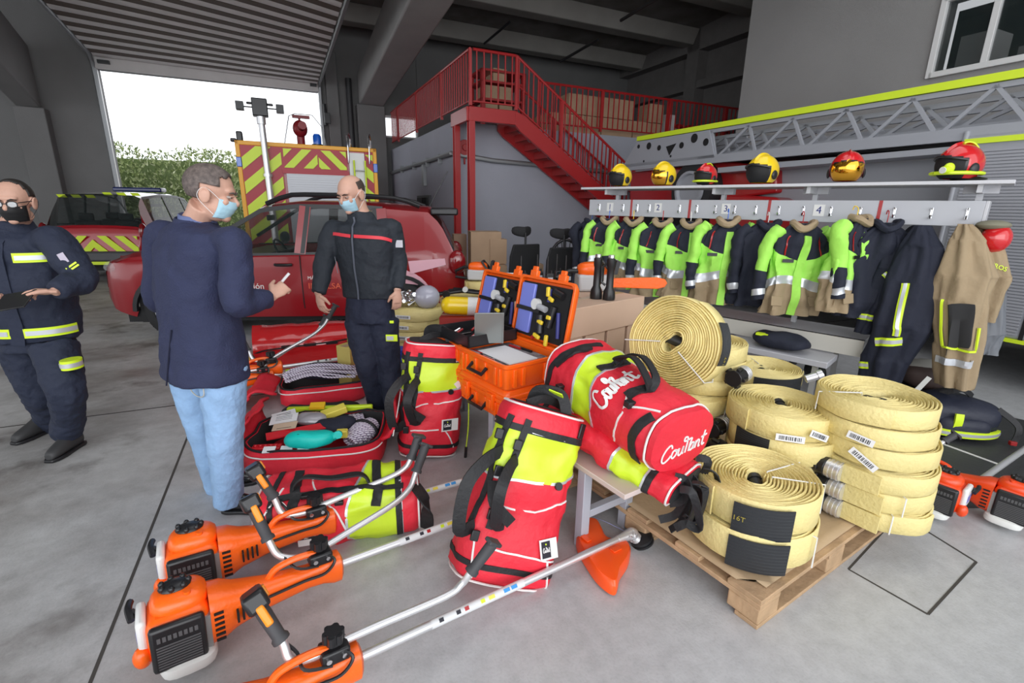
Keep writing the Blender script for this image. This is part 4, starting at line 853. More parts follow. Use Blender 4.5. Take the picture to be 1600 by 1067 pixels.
# ---------------- cardboard boxes on the back table ----------------
cb = mat('cardboard_pale', (.60, .42, .31), .8, var=.08, vscale=2); cbb = mat('cardboard_brown', (.34, .22, .15), .8, var=.1)
bA = G(910, 480, 1.0); bB = G(1010, 462, 1.0); dA = (bB-bA); LA = dA.length; aA = math.degrees(atan2(dA.y, dA.x))
def cbox(name, lab, loc, ang, d, mt, cat='box', group=None):
    t = thing(name, lab, cat, loc, (0, 0, ang), group=group); MB().b2((0, 0, 0), d).build('carton_body', mt, t, bevel=.004)
    MB().b2((d[0]*.0, d[1]/2-.03, d[2]), (d[0], d[1]/2+.03, d[2]+.0015)).build('tape', mat('parcel_tape', (.45, .33, .2), .3), t); return t
dn = dA.normalized(); dnn = V((-dn.y, dn.x, 0)); bA2 = bA-dn*.22; LA += .2
cbox('carton', 'long pale carton lying across the small ones, torches and saw on top', (bA2.x, bA2.y, .80), aA, (LA, .42, .198), cb)
for i in range(4): p = bA2+dn*(.06+i*.235)+dnn*.02; cbox('carton', 'small pale carton in the row under the long carton', (p.x, p.y, .44), aA, (.205, .36, .355), cb, group='small cartons in a row')
pb = G(830, 471, 1.0); pc = G(793, 454, 1.0); db = (pc-pb).normalized(); ab = math.degrees(atan2(db.y, db.x))-90
bo = cbox('carton', 'brown carton with white arrow labels under the radios', (pb.x-.02, pb.y+.01, .62), ab, (.42, .48, .38), cbb)
for y, z in ((.12, .27), (.33, .27), (.12, .08)): o = MB().b2((-.003, y-.045, z-.05), (0, y+.045, z+.05)).build('arrow_label', K['paper'], bo); a = MB(); a.b2((-.005, y-.02, z-.03), (-.003, y-.014, z+.02)).b2((-.005, y+.014, z-.03), (-.003, y+.02, z+.02)).b2((-.005, y-.03, z-.04), (-.003, y+.03, z-.036)); a.build('arrows', K['ink'], o)
cbox('carton', 'brown carton at the bottom under the radios', (pb.x-.02, pb.y+.01, .2), ab, (.42, .48, .41), cbb)
bt2 = thing('trestle_table', 'low grey table behind the bags carrying the pale cartons', 'table', (bA2.x, bA2.y, 0), (0, 0, aA)); MB().b2((-.05, -.05, .40), (1.25, .6, .44)).build('tabletop', K['grey'], bt2, bevel=.004)
for x in (0, 1.2):
    for y in (0, .55): MB().b2((x-.025, y-.025, 0), (x+.025, y+.025, .40)).build('leg', K['grey'], bt2)
cbox('carton', 'brown carton on the floor under the low table', (*BP(.75, .22)[:2], 0), bang, (.3, .3, .2), cbb)
cbox('carton', 'brown carton on the floor between the man in black and the orange cases', (*G(640, 615)[:2], 0), 20, (.4, .35, .24), cbb)
yb = G(560, 615); o = cbox('carton', 'yellow carton with a white label beside the man in black', (yb.x-.05, yb.y+.0, 0), 62, (.3, .16, .42), mat('yellow_card', (.62, .5, .14), .7)); MB().b2((.1, -.003, .18), (.17, 0, .28)).build('label', K['paper'], o)
# radios, flashlights, chainsaws
def radio(loc, rz, label):
    t = thing('handheld_radio', label, 'radio', loc, (0, 0, rz), 'handheld radios standing on the brown carton')
    MB().box((0, 0, .065), (.058, .036, .13)).build('radio_body', K['blk'], t, bevel=.006); MB().cyl((-.018, 0, .13), (-.018, 0, .26), .006, 8, r2=.004).build('antenna', K['blk'], t)
    MB().cyl((.012, 0, .13), (.012, 0, .15), .008, 10).build('knob', K['blk'], t); MB().b2((-.02, -.02, .07), (.02, -.018, .1)).build('display', K['grey'], t); return t
rl = ['leftmost radio on the brown carton, standing alone', 'black radio second from the left on the carton', 'black radio third from the left on the carton', 'black radio fourth from the left on the carton', 'rightmost black radio, beside the open case lid']
for i, (x, y) in enumerate(((817, 452), (842, 448), (858, 452), (872, 447), (886, 450))): p = G(x, y+1, 1.005); radio((p.x, p.y, 1.003), 15, rl[i])
def torch(loc, rz, label):
    t = thing('torch', label, 'torch', loc, (0, 0, rz), 'black torches standing on the pale carton')
    MB().lathe([(.042, 0), (.044, .02), (.04, .06), (.026, .09), (.024, .22), (.029, .235), (.03, .28), (.02, .29), (.001, .29)], 20).build('torch_body', K['blk'], t)
    m = MB().tube([(.03, 0, .1), (.06, 0, .12), (.06, 0, .22), (.03, 0, .25)], .009, 8); m.build('handle', K['blk'], t); MB().cyl((0, 0, .29), (0, 0, .31), .022, 12).build('end_cap', K['chrome'], t); return t
for i, (x, y) in enumerate(((931, 466), (951, 468))): p = G(x, y, 1.0); torch((p.x, p.y, 1.0), 40+i*120, ['black torch on the pale carton, the left of two', 'black torch on the pale carton, the right of two'][i])
def chainsaw(label, M, guard=True, name='chainsaw'):
    t = thing(name, label, 'chainsaw'); orient(t, M)
    m = MB(); m.b2((-.14, -.08, .0), (.12, .08, .13)); m.build('engine_body', mat('light_grey_plastic', (.55, .55, .56), .4), t, bevel=.02)
    m = MB(); m.ell((-.02, 0, .16), (.12, .075, .06), 0, 16, 8, e=.7); m.build('top_cover', OC, t)
    m = MB(); m.tube([(.1, -.1, .02), (.1, -.1, .15), (.04, -.07, .23), (.04, .07, .23), (.1, .1, .15), (.1, .1, .02)], .013, 8); m.build('front_handle', K['blk'], t)
    m = MB(); m.tube([(-.1, 0, .15), (-.2, 0, .15), (-.3, 0, .1), (-.3, 0, .03), (-.12, 0, .01)], .018, 8); m.build('rear_handle', K['blk'], t)
    m = MB(); m.prism([(0, 0), (.03, 0), (.05, .1), (.02, .11)], -.07, .07, 0, TR((.13, 0, .13)) @ TR(rot=(90, 0, 0))); m.build('hand_guard', K['blk'], t)
    m = MB(); pts = [(.12, -.03), (.5, -.045), (.56, -.03), (.58, 0), (.56, .03), (.5, .045), (.12, .04)]; m.prism(pts, -.006 if not guard else -.014, .006 if not guard else .014, 0, TR((0, -.04, .06)) @ TR(rot=(90, 0, 0))); m.build('bar_cover' if guard else 'guide_bar', OC if guard else K['alu'], t, bevel=.004)
    return t
p = G(962, 458, 1.0); chainsaw('large grey chainsaw with orange bar cover lying on the pale carton', Matrix.Translation(V((p.x-.15, p.y+.12, 1.0))) @ TR(rot=(0, 0, 8), s=1.0))
p = D(752, 445, 5.95); chainsaw('small orange and grey chainsaw on the back stack of hose rolls', Matrix.Translation(V((p.x-.02, p.y, .742))) @ TR(rot=(0, 0, -6)), False)
# yellow cylinder + fittings
t = thing('air_cylinder', 'yellow breathing air cylinder lying behind the far orange case', 'cylinder'); aim(t, G(725, 478, .78)+V((0, .0, .0)), (-1, -.12, .06)); 
MB().lathe([(.001, -.2), (.03, -.2), (.075, -.17), (.078, -.1), (.078, .12), (.07, .16), (.045, .19), (.001, .2)], 28).build('tank', K['yel'], t); MB().lathe([(.08, -.17), (.081, -.16), (.081, -.04), (.08, -.03)], 28).build('white_band', K['whp'], t)
cbox('carton', 'dark red crate holding up the yellow cylinder', (G(725, 478, .78).x-.2, G(725, 478, .78).y-.12, 0), 0, (.42, .26, .70), mat('dark_red_box', (.3, .015, .01), .5), 'crate')
rd = random.Random(9)
for k in range(14):
    x, y = bx-.2+rd.random()*.26, by-.1+rd.random()*.2; d = V((rd.uniform(-1, 1), rd.uniform(-1, 1), rd.uniform(-.2, .7))).normalized()*.045; c = V((x, y, .66+rd.random()*.05+(.04 if k % 2 else 0)))
    o = MB().cyl(c-d, c+d, .014, 10).cyl(c+d, c+d*1.3, .022, 10).cyl(c-d*1.2, c-d, .02, 8).build('metal_fitting', K['chrome']); tag(o, 'small chrome fitting in the heap on the hose stack', 'fitting', 'chrome fittings heaped on the hose stack')
m = MB().ell((0, 0, 0), (.13, .13, .12), 0, 18, 10); o = m.build('face_mask_lens', mat('smoky_lens', (.5, .5, .6), .15, coat=.5), None, (bx+.16, by-.06, .73)); tag(o, 'pale rounded breathing mask on the hose stack beside the chrome fittings', 'mask')
t = thing('breathing_set', 'black tubes and regulators lying across the back hose stacks', 'breathing set', (bx2-.05, by2-.02, .64)); m = MB()
for k in range(5): m.tube([(-.3+.05*k, -.1+.05*k, .03+.01*k), (0, -.05+.03*k, .07), (.25, .02*k, .04)], .018, 8)
m.build('tubes', K['blk'], t); MB().cyl((-.15, -.12, .05), (-.15, -.17, .05), .04, 14).build('regulator', K['blk'], t); MB().cyl((.05, -.08, .1), (.05, -.12, .1), .03, 14).build('gauge', K['whp'], t)
# office chairs, cartons by the stairs
def chair(label, x, y, Y, rz, s=1):
    p = D(x, y, Y); t = thing('office_chair', label, 'chair', (p.x, p.y, 0), (0, 0, rz))
    MBk = mat('mesh_black', (.015, .015, .017), .8)
    m = MB(); m.loft([[V((a*w_, .25+c, z)) for a in (-1, 1)]+[V((a*w_, .29+c, z)) for a in (1, -1)] for w_, c, z in ((.2, -.05, .52), (.24, 0, .7), (.24, .02, .95), (.21, .06, 1.12))]); m.build('backrest', MBk, t, bevel=.015)
    m = MB(); m.ell((0, .26, 1.28), (.16, .035, .07), 0, 16, 8, e=.7); m.warp(lambda p: V((p.x, p.y-abs(p.x)*.5, p.z+abs(p.x)*.12))); m.build('headrest', MBk, t); MB().cyl((0, .3, 1.05), (0, .3, 1.27), .015).build('headrest_post', K['blk'], t)
    MB().box((0, 0, .48), (.5, .48, .09)).build('seat', MBk, t, bevel=.03); MB().cyl((0, 0, .08), (0, 0, .44), .03).build('column', K['blk'], t)
    for k in range(5): a = 2*pi*k/5; MB().tube([(0, 0, .1), (.24*cos(a), .24*sin(a), .06)], .025, 6).ell((.24*cos(a), .24*sin(a), .03), (.03, .03, .03)).build('base_arm', K['blk'], t)
    for s_ in (-1, 1): MB().tube([(s_*.27, .15, .5), (s_*.28, .12, .7), (s_*.28, -.12, .72)], .018, 6).build('armrest', K['blk'], t)
    return t
chair('black office chair with tilted headrest, left of the pair behind the radios', 803, 440, 7.1, -150)
chair('black office chair with wide headrest, right of the pair behind the radios', 864, 440, 6.7, 200)
p = D(887, 440, 7.4); t = thing('round_back_chair', 'black plastic chair with fan shaped slatted back behind the chainsaw', 'chair', (p.x, p.y, 0), (0, 0, 10)); m = MB()
arc = [V((.27*cos(a*pi/12), .2, .72+.42*sin(a*pi/12))) for a in range(13)]; m.tube(arc, .03, 8, flat=.8)
for k in range(1, 12): m.tube([V((.12*cos(k*pi/12), .18, .6)), arc[k]], .008, 5)
m.build('fan_back', K['blk'], t); MB().box((0, 0, .45), (.44, .42, .04)).build('seat', K['blk'], t, bevel=.015)
for x in (-.19, .19):
    for y in (-.18, .18): MB().cyl((x, y, 0), (x, y, .44), .018, 8).build('leg', K['blk'], t)
for i, (x, y, Y, d, lab) in enumerate(((755, 410, 7.9, (.5, .4, 1.22), 'tall opened brown carton beside the red column'), (783, 420, 7.8, (.3, .4, .7), 'brown carton between the tall one and the chairs'), (728, 430, 8.3, (.22, .3, 1.15), 'dark brown carton standing behind the red columns'), (842, 425, 7.6, (.28, .3, .75), 'brown carton between the two office chairs'), (905, 420, 7.7, (.4, .35, .8), 'grey brown carton under the round backed chair'))):
    p = D(x, y, Y); cbox('carton', lab, (p.x-.2, p.y, 0), 12, d, cbb if i == 2 else K['card'])
p = D(775, 393, 7.95); cbox('carton', 'short brown carton stacked beside the tall one by the column', (p.x-.1, p.y, .705), 12, (.28, .3, .4), K['card'])
o = MB().lathe([(.10, 0), (.11, .2), (.08, .32), (.001, .32)], 16).build('blue_drum', mat('drum_blue', (.02, .05, .45), .4), None, (-1.06, 4.35, 0)); tag(o, 'blue drum standing behind the man in black trousers', 'drum')
# ---------------- equipment bags ----------------
def cat(pts, n=6):
    out = []; P = [pts[0]]+list(pts)+[pts[-1]]
    for i in range(1, len(P)-2):
        p0, p1, p2, p3 = [V(tuple(q)+(0,)*(3-len(q))) for q in P[i-1:i+3]]
        for k in range(n): t = k/n; out.append(.5*((2*p1)+(p2-p0)*t+(2*p0-5*p1+4*p2-p3)*t*t+(3*p1-p0-3*p2+p3)*t**3))
    out.append(V(tuple(pts[-1])+(0,)*(3-len(pts[-1])))); return out
SCRIPT = [[(.98, .72), (.8, .98), (.42, .85), (.12, .45), (.15, .08), (.45, -.05), (.8, .08), (1.0, .25)], [(1.4, .52), (1.15, .45), (1.08, .15), (1.28, 0), (1.52, .15), (1.55, .42), (1.4, .5), (1.5, .4), (1.78, .46)],
 [(1.78, .5), (1.76, .12), (1.92, 0), (2.12, .12), (2.2, .5), (2.18, .1), (2.3, .02)], [(2.5, .0), (2.52, .75), (2.42, 1.05), (2.18, 1.08), (2.16, .86), (2.5, .82), (2.95, .84), (2.86, .5), (2.86, 0)],
 [(3.28, .46), (3.05, .5), (2.92, .2), (3.05, 0), (3.24, .1), (3.32, .46), (3.32, .1), (3.42, .02)], [(3.52, .5), (3.54, 0)], [(3.54, .3), (3.72, .5), (3.88, .4), (3.9, .02), (4.05, .05)], [(4.3, .98), (4.24, .2), (4.34, 0), (4.52, .08)], [(4.02, .58), (4.6, .66)]]
def script_on(mb, fn, w, mi=0, th=.002):
    for s in SCRIPT:
        pn = [fn(p.x, p.y) for p in cat(s)]; mb.strip([a for a, b in pn], [b for a, b in pn], w, th, mi)
def bagP(L, wx, wy, e=.55, seed=0, taper=(1, 1), wr=.012, sag=None, bend=0):
    def P(u, v):
        u = min(1, max(0, u)); a = 2*pi*v; c, s = cos(a), sin(a)
        k = 1
        if u < .05: k = .84+.16*sqrt(max(0, 1-(1-u/.05)**2))
        if u > .95: k = .84+.16*sqrt(max(0, 1-((u-.95)/.05)**2))
        k *= taper[0]+(taper[1]-taper[0])*u
        x = wx*sgn(c)*abs(c)**e*k; y = wy*sgn(s)*abs(s)**e*k
        n = fb((x*7, y*7, u*L*6), seed); n2 = fb((x*17, y*17, u*L*14), seed+3)
        d = V((c, s, 0)); p = V((x, y, u*L))+d*(n*wr*1.6+n2*wr*.6)*(.4+.6*sin(pi*u))
        p.x += bend*sin(pi*u); return p
    return P
def wrapline(f, n=24, v0=0, v1=1): return [(f(v0+(v1-v0)*i/n), v0+(v1-v0)*i/n) for i in range(n+1)]
def bag(label, M, L=.74, wx=.2, wy=.16, seed=0, taper=(1, 1), wr=.012, bounds=None, mis=None, top='mesh', group='red and lime equipment bags', bend=0, extras=None, end_text=False, e=.55, straps=True):
    t = thing('equipment_bag', label, 'bag', group=group); orient(t, M); P = bagP(L, wx, wy, e, seed, taper, wr, bend=bend)
    bounds = bounds or [lambda v: 0, lambda v: .63+.06*cos(2*pi*(v-.1)), lambda v: .86+.0*v, lambda v: 1]; mis = mis or [0, 1, 0]
    m = MB(); banded(m, P, bounds, mis, 64, [16, 8, 6][:len(mis)] if len(mis) <= 3 else 8); m.build('body', [K['red'], K['lime']], t, ang=60)
    m = MB()
    for b in bounds[1:-1]: ribbon(m, P, wrapline(b, 32), .012, 0, .002, .002, seg=1)
    m.build('reflective_piping', K['silver'], t)
    for u in (.985, .012):
        m = MB(); m.tube([P(u, i/40)*1.0+V((0, 0, .004 if u > .5 else -.004)) for i in range(41)], .005, 6, cap=False); m.build('edge_piping', K['white'], t)
    if top:
        m = MB(); m.loft([[P(1, i/32)*1+V((0, 0, .003)) for i in range(32)], [V((P(1, i/32).x*.5, P(1, i/32).y*.5, L+.006)) for i in range(32)]], 0, True); m.build('end_panel', mat('black_mesh_panel', (.03, .03, .033), .6, bump=.3, bscale=80) if top == 'mesh' else K['red'], t)
    if straps:
        m = MB(); ribbon(m, P, [(u_, .0+v_) for u_, v_ in ((.865, 0), (.865, .25), (.865, .5), (.865, .75), (.865, 1))], .03, 0, .003, .002, seg=14); m.build('strap', K['black'], t); m = MB(); ribbon(m, P, [(.1, 0), (.1, .5), (.1, 1)], .025, 0, .003, .002, seg=26); m.build('strap', K['black'], t)
    if extras: extras(t, P, L)
    return t
def label_patch(t, P, u, v, w=.1, h=.07, rot=0):
    p, n = on(P, u, v, .02); ax_ = V((0, 0, 1)); T = frame(n, ax_.cross(n)) ; T = Matrix.Translation(p+n*.008) @ T @ TR(rot=(0, 0, rot))
    o = MB().box((0, 0, 0), (w, h, .002), 0, T).build('maker_label', K['white'], t); m = MB(); m.box((-w*.16, 0, .0015), (w*.5, h*.8, .0015), 0, T); m.build('label_field', K['ink'], o)
    m = MB(); script_on(m, lambda x, y: (T@V((-w*.36+x*w*.085, -h*.12+y*h*.22, .0035)), (T.to_3x3()@V((0, 0, 1)))), .0022); m.build('lettering', K['white'], o); MB().cyl(T@V((-w*.16, h*.26, .002)), T@V((-w*.16, h*.26, .004)), .004, 8).build('dot', K['lime'], o)
def loop(t, pts, w=.035, r=None, name='shoulder_strap', mt=None):
    m = MB(); q = cat(pts, 6); ns = [V((.2, .3, 1)) if i else V((.2, .3, 1)) for i in range(len(q))]
    m.strip(q, V((.15, 1, .25)), w, .006); return m.build(name, mt or K['black'], t)
def buckle(t, p, s=.03, mt=None): MB().box(p, (s, s*.5, s*1.3)).build('buckle', mt or K['blk'], t, bevel=.004)
def back_straps(sd=-1):
    def f(t, P, L):
        for k, v in enumerate((.60, .70)):
            m = MB(); ribbon(m, P, [(.30, v-.03), (.62, v-.02), (.92, v)], .03, 0, .006, .003); m.build('webbing', K['black'], t)
        p1 = P(.72, .62); p2 = P(.30, .60); o = V((-.09, -.05, 0))
        loop(t, [p1, p1+o*.8+V((0, 0, -.05)), (p1+p2)/2+o*1.3, p2+o*.8+V((0, 0, -.02)), p2], .055); p1 = P(.70, .70); p2 = P(.34, .72)
        loop(t, [p1, p1+o*.5+V((0, -.03, -.05)), (p1+p2)/2+o*.9+V((0, -.05, 0)), p2+o*.5, p2], .05)
        for u, v in ((.78, .68), (.62, .64), (.38, .66), (.25, .62), (.8, .58)): p, n = on(P, u, v, .02); buckle(t, p+n*.02, .035)
        p = P(.5, .66); m = MB(); m.strip(cat([P(.55, .63)+V((-.02, -.02, 0)), P(.45, .67)+V((-.02, -.04, 0)), P(.36, .73)+V((.0, -.03, 0))], 5), V((-.2, -1, .1)), .05, .008); m.build('waist_pad', K['black'], t)
        loop(t, [V((-.05, .05, L)), V((-.04, .03, L+.07)), V((.05, -.03, L+.08)), V((.09, -.06, L+.0))], .05, name='top_handle'); loop(t, [V((-.1, -.03, L)), V((-.02, -.02, L+.04)), V((.1, .03, L+.03)), V((.14, .04, L))], .04, name='top_handle')
        p, n = on(P, .93, .86, .02); m = MB(); m.box((0, 0, 0), (.03, .012, .07), 0, Matrix.Translation(p+n*.008) @ frame((0, 0, 1), n.cross(V((0, 0, 1))))); m.build('pull_tab', K['blk'], t, bevel=.004)
        p, n = on(P, .60, .80, .02); m = MB(); m.cyl(p, p+n*.012, .018, 12); m.build('drain_eyelet', K['blk'], t)
    return f
def zline(t, P, path, w=.008, mt=None, name='white_piping'): m = MB(); ribbon(m, P, path, w, 0, .003, .002, seg=10); m.build(name, mt or K['white'], t)
# front upright bag
b0 = G(766, 914)+V((.03, .05, .012)); t0_ = V((.15, 2.08, .70))
def M_axis(b, tp, side): Mx_ = frame(V(tp)-V(b), side); Mx_.translation = V(b); return Mx_
o = bag('upright red and lime bag in the foreground leaning against the low table', M_axis(b0, t0_, (.9, .3, 0)), .78, .235, .14, 1, (1.0, .82), .016, extras=None)
P1 = bagP(.78, .235, .14, .55, 1, (1.0, .82), .016)
back_straps()(o, P1, .78); zline(o, P1, [(.44, .66), (.42, .74), (.50, .82), (.52, .9)]); zline(o, P1, [(.20, .70), (.19, .80), (.18, .88)]); zline(o, P1, [(.19, .82), (.02, .87)]); zline(o, P1, [(.25, .62), (.03, .66)]); label_patch(o, P1, .25, .82, .10, .085, 12)
# the further upright bag
b0 = G(662, 712)+V((.02, .06, .01)); t0_ = V((-.50, 3.06, .80))
o = bag('upright red and lime bag standing behind the hanging cord, beside the far case', M_axis(b0, t0_, (.93, .25, 0)), .76, .205, .14, 2, (.95, .97), .016); P2 = bagP(.76, .205, .14, .55, 2, (.95, .97), .016)
back_straps()(o, P2, .76); zline(o, P2, [(.44, .66), (.50, .78), (.54, .9)]); zline(o, P2, [(.24, .66), (.26, .76)]); zline(o, P2, [(.26, .78), (.08, .87)]); label_patch(o, P2, .30, .81, .12, .08, 0)
p, n = on(P2, .66, .84, .02); MB().box((0, 0, 0), (.04, .04, .002), 0, Matrix.Translation(p+n*.006) @ frame(n, (1, 0, 0)) @ TR(rot=(0, 0, 40))).build('small_label', K['white'], o)
m = MB(); q = cat([P2(.9, .98)+V((.01, 0, 0)), P2(.6, .98)+V((.03, -.02, 0)), P2(.3, .95)+V((.06, -.03, 0)), P2(.1, .92)+V((.06, -.05, 0))], 6); m.tube(q, .004, 6); m.build('cord', K['lime'], o); MB().tube([q[-1], q[-1]+V((0, 0, -.09))], .01, 6).build('cord_end', K['blk'], o)
# the big bag with script lettering on the table
F_ = G(898, 582, .76); N_ = G(1062, 698, .66); ax_ = (N_-F_); Lc = ax_.length; print('courant L', Lc)
mid = (F_+N_)/2; ad = ax_.normalized(); Lc = .74; F2 = mid-ad*Lc*.5+V((.0, .02, .03))
bdC = [lambda v: 0, lambda v: .30+.05*cos(2*pi*(v-.62)), lambda v: .50+.04*cos(2*pi*(v-.75)), lambda v: 1]
MC = frame(ad, V((0, 0, 1)).cross(ad)); MC.translation = F2
o = bag('largest red and lime bag with white script lettering lying across the table', MC, Lc, .205, .165, 5, (1, .93), .014, bdC, [0, 1, 0], top='red', e=.72, straps=False)
PC = bagP(Lc, .205, .165, .72, 5, (1, .93), .014)
# local frame: z along axis, x = sideways, y = "up" (or down) -> find orientation sign
ysg = 1 if (MC.to_3x3()@V((0, 1, 0))).z > 0 else -1; xcam = 1 if (MC.to_3x3()@V((1, 0, 0))).dot(V((0, 0, 0))-F2) > 0 else -1
def cv(ang): # angle (deg) from camera-facing horizontal side up over the top
    a = radians(ang); return (atan2(ysg*sin(a), xcam*cos(a))/(2*pi)) % 1
def scr(u0, a0, du, da, s):
    def fn(x, y):
        p, n = on(PC, u0+du*y, cv(a0+da*x), .01); 
        c = V((0, 0, p.z)); n = n if n.dot(p-c) > 0 else -n; return p+n*.006, n
    return fn
m = MB(); script_on(m, scr(.66, 8, -.125, 17.5, 1), .013); m.build('lettering', K['white'], o)
for f_, w in ((lambda a: .50+.0*a, .03),):
    pass
zline(o, PC, [(.74, cv(-30)), (.78, cv(20)), (.72, cv(60))]); zline(o, PC, [(.77, cv(30)), (.96, cv(60))]); 
m = MB(); ribbon(m, PC, [(.93, cv(-40)), (.90, cv(0)), (.955, cv(45))], .04, 0, .004, .003); m.build('end_zip_flap', K['black'], o)
m = MB(); ribbon(m, PC, [(.05, cv(-30)), (.11, cv(40)), (.16, cv(100))], .03, 0, .004, .003); m.build('far_zip', K['black'], o)
m = MB(); ribbon(m, PC, [(.12, cv(20)), (.16, cv(50)), (.2, cv(85))], .035, 0, .008, .006); m.build('daisy_chain', K['black'], o)
for u, a in ((.42, 62), (.74, 48)): m = MB(); ribbon(m, PC, [(u, cv(a)), (u+.03, cv(a+35))], .05, 0, .006, .004); m.build('handle_base', K['black'], o)
ha = PC(.44, cv(85)); hb = PC(.78, cv(80)); up = V((0, ysg, 0)); hm = (ha+hb)/2
for dx in (0, .05): loop(o, [ha, ha+up*.05+V((dx, 0, .02)), hm+up*.10+V((dx, 0, 0)), hb+up*.05+V((dx, 0, -.02)), hb], .04, name='carry_handle')
for u, a in ((.24, 0), (.80, 40)): p, n = on(PC, u, cv(a), .02); MB().box(p+n*.01, (.04, .03, .035)).build('buckle', K['blk'], o, bevel=.004)
ex = V((xcam, 0, 0)); ey = V((0, ysg, 0)); m = MB(); zz = Lc+.018; sx = .062
# the pocket on the end face: slightly raised panel with lettering
r_ = [PC(.985, i/40) for i in range(40)]; m.loft([[V((p.x*.98, p.y*.98, Lc)) for p in r_], [V((p.x*.95, p.y*.95, zz+.006)) for p in r_], [V((p.x*.6, p.y*.6, zz+.014)) for p in r_]]); m.build('end_pocket', K['red'], o)
rt = V((0, 0, 1)).cross(V((0, 1, 0)))
R3 = MC.to_3x3(); cr = V((1, 0, 0)) if (R3@V((1, 0, 0))).x > 0 else V((-1, 0, 0))
m = MB(); script_on(m, lambda x, y: (cr*(-.125+x*.056)+ey*(-.075+y*.075+x*.008)+V((0, 0, zz+.016-.0*x)), V((0, 0, 1))), .0075); m.build('lettering', K['white'], o)
# bag beneath, hanging over the end of the table
Fb = G(885, 645, .60); Nb = G(1043, 752, .46); ab_ = (Nb-Fb).normalized(); MBg = frame(ab_, V((0, 0, 1)).cross(ab_)); MBg.translation = (Fb+Nb)/2-ab_*.38+V((0.0, .05, .02))
o = bag('red and lime bag underneath the large one, drooping over the table end', MBg, .78, .19, .09, 8, (1, .8), .02, [lambda v: 0, lambda v: .66+.03*cos(2*pi*v), lambda v: .84, lambda v: 1], [0, 1, 0], top='mesh', e=.7)
m = MB(); rd = random.Random(2)
PB_ = bagP(.78, .19, .09, .7, 8, (1, .8), .02)
for k in range(11):
    p = V((rd.uniform(-.14, .14), rd.uniform(-.08, .08), .74+rd.random()*.08)); dn_ = MBg.to_3x3().inverted()@V((rd.uniform(-.3, .3), rd.uniform(-.3, .3), -1)); m = MB(); m.strip(cat([p, p+V((.02, .0, .05)), p+V((.02, 0, .05))+dn_*rd.uniform(.08, .16), p+dn_*rd.uniform(.14, .2)], 5), V((rd.uniform(-1, 1), rd.uniform(-1, 1), .3)), .035, .004); m.build('hanging_strap', K['black'], o)
# lime sling between cases and bag
m = MB(); a, b_ = G(868, 612, .80), G(905, 672, .46); m.strip([a, a.lerp(b_, .5)+V((-.02, -.02, 0)), b_], V((-.5, -.8, .3)), .07, .004); tag(m.build('lime_strap', K['lime']), 'lime fabric strap hanging between the orange case and the large bag', 'strap')
# bag lying on the floor
A_, B_ = G(410, 796, .15), G(655, 768, .15); la = (B_-A_).normalized(); ML = frame(la, V((0, 0, 1)).cross(la)); ML.translation = (A_+B_)/2-la*.38
ML.translation.z = .145
o = bag('red and lime bag lying on the floor under the middle brushcutter shaft', ML, .76, .19, .135, 12, (1, 1), .02, [lambda v: 0, lambda v: .62+.08*cos(2*pi*(v-.0)), lambda v: .88, lambda v: 1], [0, 1, 0], top='red', e=.62)
PL_ = bagP(.76, .19, .135, .62, 12, (1, 1), .02); yl = 1 if (ML.to_3x3()@V((0, 1, 0))).z > 0 else -1; xl = 1 if (ML.to_3x3()@V((1, 0, 0))).y < 0 else -1
def lv(ang): a = radians(ang); return (atan2(yl*sin(a), xl*cos(a))/(2*pi)) % 1
for pth in ([(.30, lv(100)), (.42, lv(40)), (.55, lv(-10))], [(.06, lv(20)), (.16, lv(80))], [(.12, lv(70)), (.25, lv(20))]): zline(o, PL_, pth)
for u in (.22, .72): m = MB(); ribbon(m, PL_, [(u, lv(20)), (u+.02, lv(60)), (u, lv(110))], .045, 0, .005, .004); m.build('webbing', K['black'], o)
m = MB(); ribbon(m, PL_, [(.12, lv(60)), (.45, lv(68)), (.9, lv(62))], .03, 0, .006, .004); m.build('zip_flap', K['black'], o)
ha, hb = PL_(.24, lv(75)), PL_(.68, lv(80)); loop(o, [ha, ha+V((0, yl*.06, .04)), (ha+hb)/2+V((xl*.03, yl*.06, 0)), hb+V((0, yl*.05, -.04)), hb], .045, name='carry_handle'); label_patch(o, PL_, .30, lv(-10), .09, .08, 0)
for u, a in ((.3, 62), (.5, 40), (.14, 50)): p, n = on(PL_, u, lv(a), .02); MB().box(p+n*.008, (.03, .02, .04)).build('buckle', K['blk'], o, bevel=.004)
m = MB(); loop(o, [PL_(.97, lv(60)), PL_(.97, lv(20))+V((xl*.03, 0, .05)), PL_(.97, lv(-30))+V((xl*.02, 0, .05))], .07, name='end_handle')
# ---------------- open bags with contents ----------------
def open_bag(label, c, ang, w, d, h, seed, group=None):
    t = thing('open_bag', label, 'bag', c, (0, 0, ang), group)
    def R(s, z, j): 
        out = []
        for i in range(48):
            a = 2*pi*i/48; x = w/2*s*sgn(cos(a))*abs(cos(a))**.45; y = d/2*s*sgn(sin(a))*abs(sin(a))**.45; n = fb((x*5, y*5, z*7), seed); out.append(V((x*(1+.06*n), y*(1+.06*n), z+(.02*n if j else 0))))
        return out
    m = MB(); m.loft([R(.9, 0, 0), R(1, .03, 0), R(1.0, h*.5, 1), R(.98, h, 1), R(.93, h+.005, 1), R(.9, h*.4, 0), R(.86, .02, 0)], lambda i, j: 0 if i < 4 else 1); m.build('body', [K['red'], mat('bag_lining', (.02, .02, .022), .8)], t, ang=60)
    m = MB(); m.tube(R(.965, h+.008, 1)+[R(.965, h+.008, 1)[0]], .008, 6); m.build('zip_edge', K['black'], t)
    m = MB(); m.tube(R(1.01, h*.8, 1)[:47], .005, 5); m.build('edge_piping', K['white'], t)
    return t
